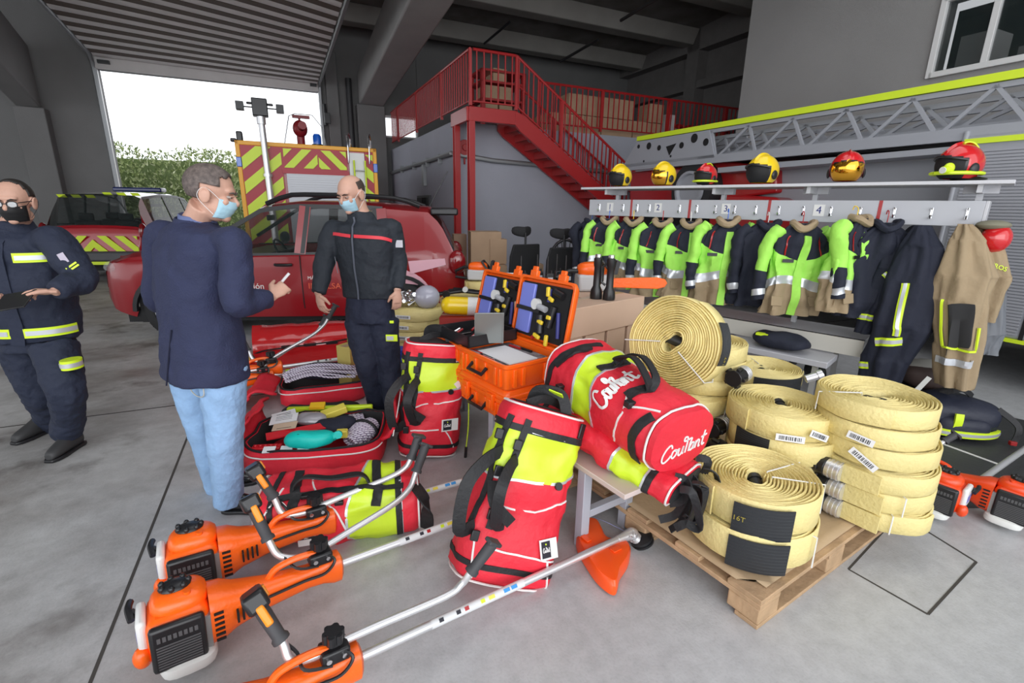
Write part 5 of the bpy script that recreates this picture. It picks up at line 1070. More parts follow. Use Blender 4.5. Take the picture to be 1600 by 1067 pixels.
def flap(t, pts, wid, name='lid_flap', seed=0, mt=None):
    m = MB(); q = cat(pts, 5); n = len(q); rings = []
    for i, p in enumerate(q):
        w_ = wid*(.75+.25*sin(pi*min(1, i/n+.15))); rings.append([V((p.x+.03*fb((p.y*5, j, i*.3), seed), p.y-w_/2+w_*j/8, p.z+.01*fb((j*.7, i*.3, 1), seed))) for j in range(9)])
    m.loft(rings, 0, False, False); o = m.build(name, mt or K['red'], t); s_ = o.modifiers.new('s', 'SOLIDIFY'); s_.thickness = .018; return o
cA = (G(400, 742)+G(600, 742)+G(415, 665)+G(592, 655))/4; cA = V((-1.27, 2.93, 0))
ob = open_bag('open red bag on the floor filled with papers, ropes and a turquoise pouch', cA, 8, .84, .60, .17, 3)
flap(ob, [(-.42, 0, .12), (-.47, 0, .22), (-.44, .0, .3), (-.38, 0, .33)], .55, seed=2); flap(ob, [(.42, .05, .14), (.5, .05, .22), (.52, .05, .34), (.5, .1, .42)], .5, seed=5)
m = MB(); m.strip(cat([(.5, -.2, .2), (.54, -.1, .4), (.54, .15, .46), (.5, .3, .3)], 6), V((1, 0, 0)), .03, .004); m.build('flap_trim', K['white'], ob)
m = MB(); m.box((0, .33, .1), (.6, .04, .2)); m.jitter(.01, 6); m.build('lime_back_panel', K['lime'], ob, bevel=.01)
def inbag(dx, dy, z): a = radians(8); return cA+V((dx*cos(a)-dy*sin(a), dx*sin(a)+dy*cos(a), z))
RW = wave('rope_white_violet', (.70, .66, .74), (.16, .09, .20), 26, 'DIAGONAL', .8, thr=.72)
def rope_bundle(name, label, loc, ang, L, w, n, r=.006, loops=1, seed=0, mt=None):
    t = MB(); rd = random.Random(seed)
    for k in range(n):
        y = (k/(n-1)-.5)*w; z = r+.035*cos(y/w*3)*rd.random()+.008*rd.random()*3; l = L/2*(1-.15*abs(y/w*2))
        pts = [(-l*.9, y+rd.uniform(-.02, .02), z), (-l*.3, y+rd.uniform(-.015, .015), z+.03*rd.random()+.015), (l*.3, y+rd.uniform(-.015, .015), z+.03*rd.random()+.01), (l*.9, y+rd.uniform(-.02, .02), z), (l, y+w/n*.6, z*.8), (l*.9, y+w/n*1.2, z)]
        t.tube(cat(pts, 4), r, 6)
        t.tube(cat([(-l*.9, y, z), (-l-.01, y-w/n*.5, z*.7), (-l*.9, y-w/n, z)], 4), r, 6)
    o = t.build(name, mt or RW, None, loc, (0, 0, ang)); tag(o, label, 'rope'); return o
# ropes in first bag: two wrapped coils
for i, (dx, dy, z, a, s) in enumerate(((.27, .02, .13, 70, 1), (.16, .2, .12, 30, .8))):
    m = MB(); 
    for k in range(46): th_ = k*.137*pi; rr_ = .085*s*(.55+.45*sin(pi*(k+.5)/46)); x = (k/46-.5)*.24*s; m.tube([V((x+.012*cos(q*pi/7+k), rr_*cos(q*pi/7), rr_*.72*sin(q*pi/7))) for q in range(15)], .0065, 5, cap=False)
    m.ell((0, 0, 0), (.11*s, .075*s, .05*s), 0, 16, 10); o = m.build('rope_coil', RW, None, inbag(dx, dy, z), (0, -8, a)); tag(o, ['white and violet rope coil in the open bag, the nearer one with a black wrapper', 'smaller white and violet rope coil at the back of the open bag'][i], 'rope')
    if i == 0: MB().tube([V((.04, .09*cos(q*pi/7), .066*sin(q*pi/7))) for q in range(15)], .012, 6, cap=False).build('black_wrapper', K['black'], o)
m = MB(); m.ell((0, 0, 0), (.15, .065, .05), 0, 24, 12, e=.8).jitter(.014, 9, 2); o = m.build('turquoise_pouch', mat('turquoise_nylon', (.0, .52, .46), .5, bump=.3, bscale=14), None, inbag(.0, -.22, .215), (0, 0, 10)); tag(o, 'turquoise stuffed pouch in the front of the open bag', 'pouch'); MB().b2((-.06, -.035, .045), (-.02, -.005, .052)).build('pouch_label', K['ink'], o); 
MB().tube(cat([(.13, 0, 0), (.165, .02, .01), (.17, -.01, .02)], 4), .025, 8).build('gathered_neck', mat('turquoise_nylon', (0, 0, 0)), o)
m = MB(); m.b2((-.2, -.005, -.03), (.2, .005, .03)).b2((-.2, -.0, .025), (.2, .02, .033)); o = m.build('red_folder', mat('red_plastic', (.62, .02, .03), .3, coat=.3), None, inbag(-.10, -.06, .20), (-72, 0, 30)); tag(o, 'red plastic folder lying diagonally in the open bag', 'folder')
for i, (dx, dy, z, w_, h_, a, lab) in enumerate(((-.26, .15, .215, .15, .10, 30, 'white leaflet at the back left of the open bag'), (-.23, .05, .235, .17, .09, 14, 'white leaflet with small print above the beige card'), (-.20, -.04, .225, .15, .07, 10, 'beige card next to the red folder'))):
    o = MB().box((0, 0, 0), (w_, h_, .004)).jitter(.004, 8, i).build('leaflet', K['paper'] if i < 2 else mat('beige_card', (.6, .45, .33), .7), None, inbag(dx, dy, z), (12, -6, a)); tag(o, lab, 'leaflet'); m = MB()
    for k in range(4 if i < 2 else 1): m.box((0, -h_*.3+k*.018, .003), (w_*.6, .003, .001))
    m.build('print', K['ink'], o)
m = MB().ell((0, 0, 0), (.14, .1, .05), 0, 20, 10).jitter(.03, 8, 4); tag(m.build('black_cloth', K['navy'], None, inbag(.08, .06, .17), (0, 0, 30)), 'crumpled dark cloth between the papers and the rope coil', 'cloth')
tag(MB().box((0, 0, 0), (.17, .07, .05)).build('yellow_box', mat('yellow_pack', (.8, .68, .1), .5), None, inbag(.05, .22, .2), (10, -12, 30), bevel=.006), 'yellow pack at the back of the open bag', 'pack')
tag(MB().box((0, 0, 0), (.07, .05, .05)).build('yellow_box', mat('yellow_pack', (.8, .62, .02), .5), None, inbag(.16, -.07, .17), (0, 0, 10), bevel=.006), 'small black and yellow pack beside the turquoise pouch', 'pack')
tag(MB().box((0, 0, 0), (.10, .06, .02)).build('orange_card', mat('orange_card', (.85, .5, .02), .5), None, inbag(-.07, .27, .23), (15, 0, 10)), 'orange card on the rear rim of the open bag', 'card')
tag(MB().ell((0, 0, 0), (.1, .07, .04), 0, 16, 8).jitter(.02, 12).build('plastic_packet', mat('clear_packet', (.35, .33, .36), .2, coat=.5), None, inbag(-.08, .1, .21), (0, 0, 20)), 'transparent packet of grey parts in the open bag', 'packet')
m = MB(); m.b2((-.15, -.03, -.02), (.02, .03, .02)); 
for k in range(5): m.cyl((-.13+k*.03, 0, .02), (-.13+k*.03, 0, .03), .01, 8)
tag(m.build('red_strap_tray', mat('red_plastic', (0, 0, 0)), None, inbag(-.2, -.2, .15), (0, 0, 8), bevel=.004), 'red studded strip at the front of the open bag', 'strap')
m = MB()
for k in range(3): m.box((.1*k-.05, 0, 0), (.07, .05, .004))
tag(m.build('white_labels', K['paper'], None, inbag(-.18, -.26, .175), (20, 0, 8)), 'row of white labels on the front rim of the open bag', 'labels')
# rope bag behind
cB = V((-1.62, 3.95, 0)); ob2 = open_bag('open red bag further back with a coiled rope on top', cB, 18, .72, .52, .16, 9)
flap(ob2, [(.36, 0, .12), (.42, 0, .26), (.40, 0, .36), (.3, .0, .44)], .45, seed=8); flap(ob2, [(-.36, -.05, .14), (-.5, -.08, .2), (-.6, -.1, .1), (-.68, -.12, .02)], .45, seed=4)
m = MB(); m.strip([V((-.69, -.34+.04*i, .035)) for i in range(12)], V((0, 0, 1)), .01, .003); m.build('flap_trim', K['white'], ob2)
MB().ell((0, .08, .2), (.27, .13, .07), 0, 20, 10).jitter(.02, 7).build('black_pad', K['navy'], ob2)
rope_bundle('rope_coil', 'long white and violet rope bundle on the further open bag', (cB.x+.03, cB.y-.1, .21), 14, .6, .24, 12, .0085, seed=3)
tag(MB().box((0, 0, 0), (.14, .07, .03)).build('green_pouch', mat('green_print', (.45, .65, .05), .5, var=.9, vscale=60, col2=(.03, .05, .01)), None, cB+V((-.27, .02, .2)), (10, 0, 15)), 'green patterned pouch at the corner of the rope bag', 'pouch')
tag(MB().ell((0, 0, 0), (.3, .1, .07), 0, 20, 8).jitter(.03, 6, 8).build('dark_net', mat('dark_net', (.03, .03, .028), .9), None, V((-1.45, 3.43, .08)), (0, 0, 12)), 'dark netting heap between the two open bags', 'net')
# red rescue stretcher
sA = G(392, 592, .02); s1 = V((-2.62, 4.45, 0)); s2 = V((-1.50, 4.95, 0)); sd_ = (s2-s1); Ls = sd_.length; t = thing('rescue_stretcher', 'glossy red folded rescue stretcher behind the rear brushcutters', 'stretcher', s1, (0, 0, math.degrees(atan2(sd_.y, sd_.x))))
GR = mat('glossy_red_vinyl', (.60, .008, .012), .16, coat=1, bump=.12, bscale=9)
def slab(nm, x0, x1, prof, seed):
    m = MB(); N = 30; rings = []
    for i in range(N+1): x = x0+(x1-x0)*i/N; rings.append([V((x, y+.015*fb((x*3, y*3, 0), seed), max(.0, z+.02*fb((x*5, y*6, 2), seed)))) for y, z in prof])
    m.loft(rings, 0, True, False); 
    m.build(nm, GR, t)
slab('front_panel', .0, Ls, [(0, .0), (-.01, .05), (.05, .09), (.3, .13), (.35, .05), (.35, 0)], 1); slab('rear_panel', .08, Ls-.04, [(.33, .0), (.32, .12), (.36, .22), (.45, .30), (.6, .33), (.72, .27), (.75, .1), (.75, 0)], 2)
m = MB(); 
for i in range(4): x = .35+i*.22; MB().b2((x, .29, .14), (x+.12, .33, .165)).build('buckle_strap', K['blk'], t)
MB().tube(cat([(.08, .3, .1), (.2, .28, .14), (.5, .3, .15), (.9, .3, .17), (1.15, .3, .2)], 6), .008, 6).build('lacing_cord', K['blk'], t)
MB().cyl((.05, .05, .1), (.05, .1, .16), .05, 14).build('buckle', mat('brass', (.5, .3, .05), .35, .6), t)
# ---------------- brushcutters ----------------
STK = wave('shaft_sticker', (.75, .78, .8), (.05, .25, .6), 14, 'X', .4, thr=.62)
def cutter(label, o_, e_, Ls=1.5, left=None, right=None, head=False, roll=0, tilt=0, scale=1, col=None, mir=1):
    o_ = V(o_); e_ = V(e_); d = (e_-o_).normalized(); yv = V((0, 0, 1)).cross(d).normalized(); zv = d.cross(yv); M = Matrix((d, yv, zv)).transposed().to_4x4(); M.translation = o_
    t = thing('brushcutter', label, 'brushcutter', group=None); orient(t, M @ TR(rot=(roll, 0, 0))); t.scale = (scale, scale*mir, scale); OCc = col or OC
    m = MB(); m.tube([(-.1, 0, 0), (Ls, 0, 0)], .0165, 16); m.build('shaft', K['alu'], t)
    m = MB(); pr = [(-.44, .088, .105), (-.40, .085, .10), (-.36, .07, .082), (-.25, .052, .058), (-.1, .038, .045), (-.04, .04, .05), (.0, .05, .062), (.03, .05, .062), (.04, .036, .045)]
    m.loft([[V((x, ry*sgn(cos(a))*abs(cos(a))**.7, rz*sgn(sin(a))*abs(sin(a))**.7+.0)) for a in [2*pi*k/24 for k in range(24)]] for x, ry, rz in pr]); m.build('drive_housing', OCc, t, bevel=0)
    m = MB()
    for k in range(4): m.b2((-.36+.018*k, -.09+.004*k, -.02), (-.353+.018*k, -.062+.0035*k, .025))
    m.build('cooling_slot', K['dark'], t); m = MB()
    for k in range(6): m.box((-.415, -.0885, -.06+k*.022), (.03, .006, .008), 0)
    m.build('cooling_slot', K['dark'], t)
    m = MB(); m.tube(cat([(-.24, .0, .05), (-.21, 0, .085), (-.14, 0, .10), (-.07, 0, .095), (-.03, 0, .06)], 5), .013, 8); m.build('carry_handle', OCc, t)
    m = MB(); m.tube(cat([(-.02, -.03, .09), (.0, -.055, .07), (-.04, -.06, .03), (-.12, -.05, .02), (-.25, -.058, .015)], 5), .006, 6); m.build('control_cable', K['blk'], t)
    # engine
    def EW(m): return m.warp(lambda p: V((-.44+(p.x+.45)*.84, p.y*.88+.004, p.z*.88)))
    m = MB(); m.b2((-.67, -.10, -.09), (-.45, .10, .10)); EW(m).build('engine_shroud', OCc, t, bevel=.03)
    m = MB(); m.ell((-.55, .02, .10), (.105, .09, .055), 0, 20, 10, e=.75); EW(m).build('top_cover', OCc, t)
    m = MB(); m.b2((-.66, -.13, -.10), (-.47, -.095, .10)); g = EW(m).build('exhaust_guard', K['blk'], t, bevel=.012)
    m = MB()
    for k in range(9): m.b2((-.64, -.132, -.08+k*.012), (-.49, -.124, -.074+k*.012))
    for k in range(8): m.b2((-.635+k*.018, -.131, .04), (-.623+k*.018, -.124, .062))
    EW(m).build('guard_fin', mat('fin_grey', (.10, .10, .105), .35), g)
    m = MB(); m.b2((-.475, -.10, -.09), (-.45, -.06, .06)); EW(m).build('cylinder_fin', mat('cast_alu', (.4, .4, .4), .4, .6), t)
    m = MB(); m.ell((-.54, -.055, -.118), (.105, .095, .035), 0, 20, 8, e=.6); EW(m).build('fuel_tank', mat('translucent_tank', (.75, .76, .74), .35), t)
    m = MB(); m.ell((-.56, .03, .155), (.06, .045, .022), 0, 16, 6); 
    for k in range(7): a = 2*pi*k/7; m.ell((-.56+.05*cos(a), .03+.036*sin(a), .165), (.013, .013, .014), 0, 8, 5)
    EW(m).build('filter_cap', K['blk'], t)
    m = MB(); m.b2((-.70, -.07, -.04), (-.665, .075, .105)); o = EW(m).build('starter_cover', K['whp'], t, bevel=.012); EW(MB().b2((-.703, -.04, .0), (-.70, .04, .05))).build('cover_print', mat('violet_print', (.2, .2, .5), .5), o)
    m = MB(); m.ell((-.69, -.06, -.05), (.035, .035, .045), 0, 14, 8); EW(m).build('starter_boss', OCc, t)
    m = MB(); m.tube([(-.68, .03, .06), (-.715, .06, .08)], .012, 8).tube(cat([(-.715, .02, .065), (-.725, .07, .085), (-.72, .12, .08)], 4), .014, 8); EW(m).build('pull_handle', K['blk'], t)
    m = MB(); m.b2((-.60, .02, .115), (-.54, .022, .15)); EW(m).build('primer_print', K['whp'], t)
    EW(MB().cyl((-.52, -.03, .145), (-.52, -.03, .157), .014, 12)).build('screw_cap', OCc, t)
    # clamp + handlebar
    m = MB(); m.b2((-.09, -.035, .05), (.0, .035, .10)).cyl((-.045, 0, .10), (-.045, 0, .12), .02); m.build('clamp', K['blk'], t, bevel=.008)
    for x in (-.07, -.02): MB().cyl((x, -.036, .078), (x, -.042, .078), .009, 10).build('bolt', K['chrome'], t)
    m = MB(); m.cyl((-.045, 0, .11), (-.045, 0, .155), .026, 14)
    for k in range(6): a = 2*pi*k/6; m.cyl((-.045+.024*cos(a), .024*sin(a), .118), (-.045+.024*cos(a), .024*sin(a), .152), .012, 8)
    m.build('knob', K['blk'], t)
    left = left or [(-.05, .0, .078), (-.14, .0, .08), (-.185, .015, .10), (-.21, .05, .17), (-.25, .1, .29)]; right = right or [(-.05, 0, .085), (.1, 0, .10), (.34, 0, .12), (.41, .0, .14), (.45, -.02, .19), (.50, -.03, .28)]
    for nm, pts in (('left', left), ('right', right)):
        q = cat(pts, 6); MB().tube(q, .0140, 12).build('handlebar_tube', K['alu'], t)
        a, b_ = V(pts[-2]), V(pts[-1]); dd = (b_-a).normalized(); g0 = a+dd*.0; m = MB(); m.tube([g0, g0+dd*.012, g0+dd*.02, b_-dd*.02, b_+dd*.01], [.027, .027, .021, .023, .021], 14); 
        m.build('grip', K['rub'], t)
        if nm == 'left':
            F_m = Matrix.Translation(b_+dd*.02) @ frame(dd, (1, 0, 0)); m = MB(); m.b2((-.034, -.058, -.014), (.034, .036, .048), 0, F_m); m.build('throttle_housing', K['blk'], t, bevel=.012)
            m = MB(); m.b2((-.012, -.062, -.065), (.012, -.034, .005), 0, F_m).b2((-.012, .026, -.04), (.012, .043, .01), 0, F_m); m.build('trigger', mat('trigger_orange', (.95, .3, .02), .4), t, bevel=.006); m = MB(); m.b2((.030, -.012, .004), (.040, .014, .04), 0, F_m); m.build('stop_switch', mat('trigger_orange', (0, 0, 0)), t, bevel=.003)
            MB().tube(cat([g0, g0-dd*.05+V((.02, 0, -.01)), V((-.14, -.02, .07)), V((-.06, -.04, .06))], 5), .006, 6).build('throttle_cable', K['blk'], t)
        else:
            F_m = Matrix.Translation(b_) @ frame(dd, (1, 0, 0)); MB().b2((-.035, -.02, -.004), (.035, .02, .012), 0, F_m).build('grip_flange', K['rub'], t, bevel=.005)
    # stickers on the shaft: pictogram row
    m = MB(); m.tube([(.30, 0, 0), (.72, 0, 0)], .0170, 16); o = m.build('shaft_sticker', mat('sticker_white', (.72, .73, .74), .4), t)
    cs = [K['ink'], LY, K['ink'], K['redp'], K['ink'], LY, mat('sticker_yellow', (.85, .7, .1), .4), mat('sticker_blue', (.05, .3, .7), .4), mat('sticker_blue', (0, 0, 0)), mat('sticker_blue', (0, 0, 0)), LY]
    for k, c_ in enumerate(cs):
        x = .33+k*.036; m = MB(); 
        if k % 3 == 1: m.prism([(0, 0), (.02, 0), (.01, .016)], 0, .0015, 0, Matrix.Translation(V((x, -.0155, -.001))) @ frame((0, -.75, .65), (1, 0, 0)))
        else: m.b2((0, -.006, 0), (.018 if k < 6 else .028, .008, .0015), 0, Matrix.Translation(V((x, -.0115, .0115))) @ frame((0, -.72, .7), (1, 0, 0)))
        m.build('pictogram', c_, o)
    if head:
        m = MB(); m.tube([(Ls-.02, 0, 0), (Ls+.03, 0, -.002), (Ls+.07, 0, -.006)], [.018, .022, .03], 16).ell((Ls+.085, 0, -.01), (.036, .034, .034)); m.cyl((Ls+.085, 0, -.01), (Ls+.12, -.03, -.05), .03, 16); 
        for k in range(5): a = k*1.25; m.cyl((Ls+.06+.02*cos(a), -.03, .02*sin(a)), (Ls+.06+.02*cos(a), -.038, .02*sin(a)), .005, 6)
        m.build('gear_head', K['alu'], t)
        hd = Matrix.Translation(V((Ls+.13, -.02, -.03))) @ frame((.35, -.25, -.9)); m = MB(); m.lathe([(.001, -.02), (.03, -.02), (.05, -.005), (.058, .0), (.058, .012), (.05, .016), (.058, .02), (.058, .03), (.04, .04), (.001, .042)], 28, 0, hd); m.build('string_head', K['blk'], t)
        m = MB(); m.tube(cat([(Ls+.18, 0, -.03), (Ls+.26, -.05, -.03), (Ls+.31, -.14, -.05)], 6), .0015, 5).tube(cat([(Ls+.1, .04, -.03), (Ls+.06, .14, -.02), (Ls+.05, .24, -.04)], 6), .0015, 5); m.build('trimmer_line', mat('line_blue', (.35, .4, .7), .4), t)
        # guard: curved shell
        Mi = M.inverted(); ol = [Mi@G(x, y, .03) for x, y in ((899, 838), (902, 822), (915, 815), (930, 817), (938, 830), (946, 846), (962, 850), (978, 852), (985, 862), (981, 880), (969, 900), (966, 914), (961, 924), (948, 919), (930, 902), (913, 876), (903, 857))]
        oc = V((sum(p.x for p in ol)/len(ol), sum(p.y for p in ol)/len(ol), 0)); ol = [p for p in cat(ol+[ol[0]], 4)[:-1]]
        m = MB(); m.loft([[V((oc.x+(p.x-oc.x)*k, oc.y+(p.y-oc.y)*k, z)) for p in ol] for k, z in ((1.0, -.075), (1.0, -.03), (.93, -.012), (.7, -.006), (.3, -.004))]); g = m.build('guard', mat('guard_orange', (1.0, .10, .01), .35, coat=.2), t)
        MB().box((oc.x+.02, oc.y-.06, .0), (.05, .03, .006)).build('guard_clip', mat('guard_orange', (0, 0, 0)), t, bevel=.002); MB().box((oc.x-.05, oc.y+.07, .0), (.03, .05, .006)).build('guard_clip', mat('guard_orange', (0, 0, 0)), t, bevel=.002)
    return t
cutter('nearest brushcutter, its orange guard and shaft crossing the foreground', G(545, 1035, .13), G(975, 838, .075), 1.30, [(-.05, .01, .078), (-.13, .01, .08), (-.175, .02, .095), (-.19, .05, .15), (-.235, .10, .25)], [(-.05, .01, .085), (.1, .01, .09), (.36, .005, .095), (.43, .005, .12), (.46, -.01, .17), (.54, -.03, .28)], True)
cutter('middle brushcutter of the foreground three, engine nearest the left corner', G(518, 886, .14), G(740, 805, .11), 1.2, [(-.05, .02, .078), (-.13, .03, .08), (-.19, .06, .10), (-.215, .09, .16), (-.25, .15, .27)], [(-.05, .02, .085), (.1, .06, .10), (.32, .11, .13), (.42, .15, .16), (.47, .18, .22), (.54, .22, .33)])
cutter('rear brushcutter of the foreground three, shaft over the lying bag', G(510, 814, .16), G(770, 738, .13), 1.15, [(-.05, 0, .078), (-.13, .0, .08), (-.185, .01, .10), (-.21, .04, .17), (-.255, .07, .27)], [(-.05, 0, .085), (.1, .0, .11), (.30, -.0, .14), (.39, -.0, .17), (.43, -.0, .22), (.47, -.0, .33)])
cutter('back brushcutter lying against the glossy red stretcher', G(434, 574, .2), G(537, 560, .2), .95, None, [(-.05, 0, .085), (.1, .03, .15), (.32, .05, .25), (.42, .06, .32), (.47, .07, .38), (.55, .08, .50)])
cutter('back brushcutter in front of the one against the stretcher', G(420, 588, .14), G(537, 567, .14), .85, [(-.05, 0, .078), (-.16, .0, .08), (-.22, .02, .10), (-.24, .04, .15), (-.27, .06, .24)], [(-.05, 0, .085), (.1, .06, .15), (.32, .09, .25), (.46, .12, .30), (.52, .13, .36), (.58, .14, .44)])
RO = mat('red_orange_plastic', (.85, .07, .01), .35, coat=.2)
cutter('red orange brushcutter on the right beside the hose stack', (2.10, 2.74, .14), (1.80, 3.14, .14), .4, [(-.05, 0, .08), (-.02, -.1, .09), (.0, -.2, .12), (.02, -.22, .16), (.04, -.25, .26)], [(-.05, 0, .085), (-.08, .1, .1), (-.12, .2, .13), (-.15, .25, .17), (-.2, .32, .25)], col=RO, mir=-1, scale=.9)
cutter('red orange brushcutter at the right edge of the picture', (2.42, 2.66, .14), (2.12, 3.06, .14), .4, [(-.05, 0, .08), (-.02, -.1, .09), (.0, -.2, .12), (.02, -.22, .16), (.04, -.25, .2)], [(-.05, 0, .085), (-.08, .1, .1), (-.10, .2, .12), (-.12, .25, .15), (-.16, .3, .2)], col=RO, mir=-1, scale=.9)
a, b_ = G(1535, 748, .12), G(1625, 685, .12); tag(MB().cyl(a, b_+(b_-a)*.6, .018, 12).build('aluminium_pole', K['alu']), 'aluminium pole lying behind the red orange brushcutters at the right', 'pole')
a, b_ = G(1395, 648, .35), G(1452, 590, .5); tag(MB().strip([a, b_], V((0, -.5, 1)), .03, .004).build('grey_strap', mat('strap_grey', (.5, .5, .48), .6)), 'taut grey strap running up from the right hose stack', 'strap')
# ---------------- coat rack ----------------
RN = V((3.36, 3.6, 0)); RF = V((.90, 6.03, 0)); rd_ = (RF-RN).normalized(); rnn = V((-rd_.y, rd_.x, 0)); rang = math.degrees(atan2(rd_.y, rd_.x)); RL = (RF-RN).length
def rk(x, y, off=0.0):
    d = ray(x, y); o = V((0, 0, CH)); k = ((RN+rnn*off-o).dot(rnn))/d.dot(rnn); p = o+d*k; return V(((p-RN).dot(rd_), off, p.z))
def rw(s, y, z): return RN+rd_*s+rnn*y+V((0, 0, z))
RWH = mat('rack_white', (.60, .60, .63), .4); RGY = mat('rack_board', (.52, .53, .57), .45)
rt_ = thing('coat_rack', 'long white coat rack with hook board numbered one to four and top shelf', 'coat rack', RN, (0, 0, rang))
MB().b2((0, -.02, 1.535), (RL, .0, 1.715)).build('hook_board', RGY, rt_, bevel=.003); MB().b2((-.02, -.42, 1.535), (0, .0, 1.715)).build('end_board', RWH, rt_, bevel=.003); MB().b2((0, -.42, 1.535), (RL, -.40, 1.715)).build('rear_board', RGY, rt_)
MB().b2((-.12, -.42, 1.825), (RL+.05, .12, 1.85)).build('shelf', RWH, rt_, bevel=.004)
for s in (.05, 1.13, 1.95, 3.2):
    MB().b2((s-.02, -.23, 0), (s+.02, -.19, 1.83)).build('upright', RWH, rt_); MB().b2((s-.015, -.30, 1.77), (s+.015, .05, 1.825)).b2((s-.1, -.24, 1.77), (s+.1, -.18, 1.825)).build('bracket', RWH, rt_)
for x in (986, 1077, 1201, 1374): s = rk(x, 330).x; MB().b2((s-.012, 0, 1.535), (s+.012, .003, 1.715)).build('red_divider', K['redp'], rt_)
for n_, x, y in (('1', 953, 330), ('2', 1028, 330), ('3', 1134, 330), ('4', 1279, 333)):
    s = rk(x, y); T = Matrix.Translation(V((s.x, .004, 1.632))) @ frame((0, 1, 0), (-1, 0, 0)); o = MB().box((0, 0, 0), (.085, .095, .002), 0, T).build('number_label', K['white'], rt_); MB().text(n_, .085, T @ TR((0, 0, .001)), 0, .0015).build('number', mat('navy_ink', (.02, .03, .2), .5), o, smooth=False)
for x in (937, 974, 996, 1015, 1062, 1089, 1118, 1148, 1181, 1217, 1255, 1298, 1344, 1397, 1455, 1511):
    s = rk(x, 335).x; m = MB(); m.b2((s-.008, 0, 1.585), (s+.008, .006, 1.665)); m.tube(cat([(s, .006, 1.65), (s, .04, 1.66)], 3), .005, 6); m.tube(cat([(s, .006, 1.60), (s, .035, 1.585), (s, .05, 1.61)], 4), .005, 6); m.build('hook', K['chrome'], rt_)
MB().b2((.5, -.35, .575), (RL, .13, .60)).build('upper_seat', RWH, rt_, bevel=.004); MB().b2((.5, .13, .46), (RL, .15, .60)).build('seat_fascia', mat('cream_board', (.62, .60, .54), .5), rt_); MB().b2((.66, .16, .40), (RL, .50, .45)).build('lower_seat', mat('seat_grey', (.50, .50, .54), .4), rt_, bevel=.004); MB().b2((.5, .128, .595), (RL, .136, .606)).build('edge_strip', K['dark'], rt_)
for s in (.75, 1.7, 3.0):
    for y in (-.3, .44): MB().b2((s-.02, y-.02, 0), (s+.02, y+.02, .57 if y < 0 else .4)).build('seat_leg', mat('leg_alu', (.5, .5, .52), .35, .5), rt_)
m = MB()
# ---------------- helmets ----------------
def helmet(label, px, py, col, rz, visor='gold', scale=1, z=1.851, off=-.12, lamp=False, band=False, Y=None, loc=None):
    if loc is None: s = rk(px, py, off); loc = rw(s.x, off, z)
    t = thing('helmet', label, 'helmet', loc, (0, 0, rz), scale=scale)
    m = MB(); nu, nv = 48, 30; vs = []; fs = []; ms = []
    for i in range(nv+1):
        el = radians(-48+138*i/nv)
        for j in range(nu):
            az = 2*pi*j/nu; rx = .148 if cos(az) < 0 else .135; crest = .012*max(0, 1-abs(sin(az)*cos(el))*9)*max(0, sin(el)+.3)
            k = cos(el); flare = .02*max(0, -sin(el)-.35)*(1 if cos(az) < .2 else 0)
            vs.append(V((rx*k*cos(az)*(1+flare*4), .118*k*sin(az)*(1+flare*3), .112+.135*sin(el)*(1 if el > 0 else .9)+crest)))
    for i in range(nv):
        for j in range(nu):
            el = -48+138*(i+.5)/nv; az = (360*(j+.5)/nu+180) % 360-180; mi = 0
            if abs(az) < 66 and el < 24-abs(az)*.15: mi = 1
            if abs(az) < 72 and el < 28-abs(az)*.15 and mi == 0: mi = 2
            fs.append((i*nu+j, i*nu+(j+1) % nu, (i+1)*nu+(j+1) % nu, (i+1)*nu+j)); ms.append(mi)
    m.add(vs, fs, ms); m.build('shell', [col, K['gold'] if visor == 'gold' else K['dark'], K['blk']], t, ang=50)
    if visor != 'gold':
        m = MB(); m.tube([V((.14*cos(radians(a)), .125*sin(radians(a)), .165-abs(a)*.0004)) for a in range(-70, 71, 10)], .008, 6); m.build('visor_rim', K['blk'], t)
    for s in (-1, 1): MB().ell((-.01, s*.117, .08), (.032, .014, .038), 0, 14, 8).build('ear_boss', K['blk'], t)
    if band: 
        m = MB(); m.tube([V((.15*cos(a*pi/12), .124*sin(a*pi/12), .055)) for a in range(25)], .012, 6, cap=False); m.build('lime_band', LY, t); m = MB(); m.strip([V((-.02-.1*sin(a), .0, .115+.142*cos(a))) for a in [k*.12 for k in range(-3, 9)]], [V((-sin(a), 0, cos(a))) for a in [k*.12 for k in range(-3, 9)]], .045, .006); m.build('lime_stripe', LY, t)
        m = MB(); m.ell((-.09, 0, .02), (.1, .1, .02)); m.build('neck_cloth', K['blk'], t)
    if lamp: o = MB().cyl((.12, .07, .08), (.17, .085, .07), .024, 14).ell((.12, .07, .085), (.035, .025, .035)).build('lamp', LY, t); MB().cyl((.17, .085, .07), (.176, .087, .069), .021, 14).build('lamp_lens', K['whp'], o)
    return t
YP = K['yel']; RP2 = mat('helmet_red', (.62, .01, .015), .2, coat=.8)
helmet('yellow helmet at the far end of the shelf', 967, 300, YP, -150, 'dark')
helmet('yellow helmet with golden visor, second from the far end of the shelf', 1034, 300, YP, -155)
helmet('small red helmet with lime stripe between the yellow ones', 1100, 297, RP2, -150, 'dark', .85, band=True)
helmet('yellow helmet with an open dark visor above number three', 1187, 294, YP, -155, 'dark', 1.1)
helmet('red helmet with golden mirrored visor above number four', 1318, 290, RP2, -120, 'gold', 1.06)
helmet('red helmet with lime band and lamp at the near end of the shelf', 1492, 282, RP2, 180, 'dark', 1.08, lamp=True, band=True)
helmet('red helmet on the floor under the far coats', 0, 0, RP2, -140, 'dark', 1, loc=V((1.02, 5.1, .12)), band=True)
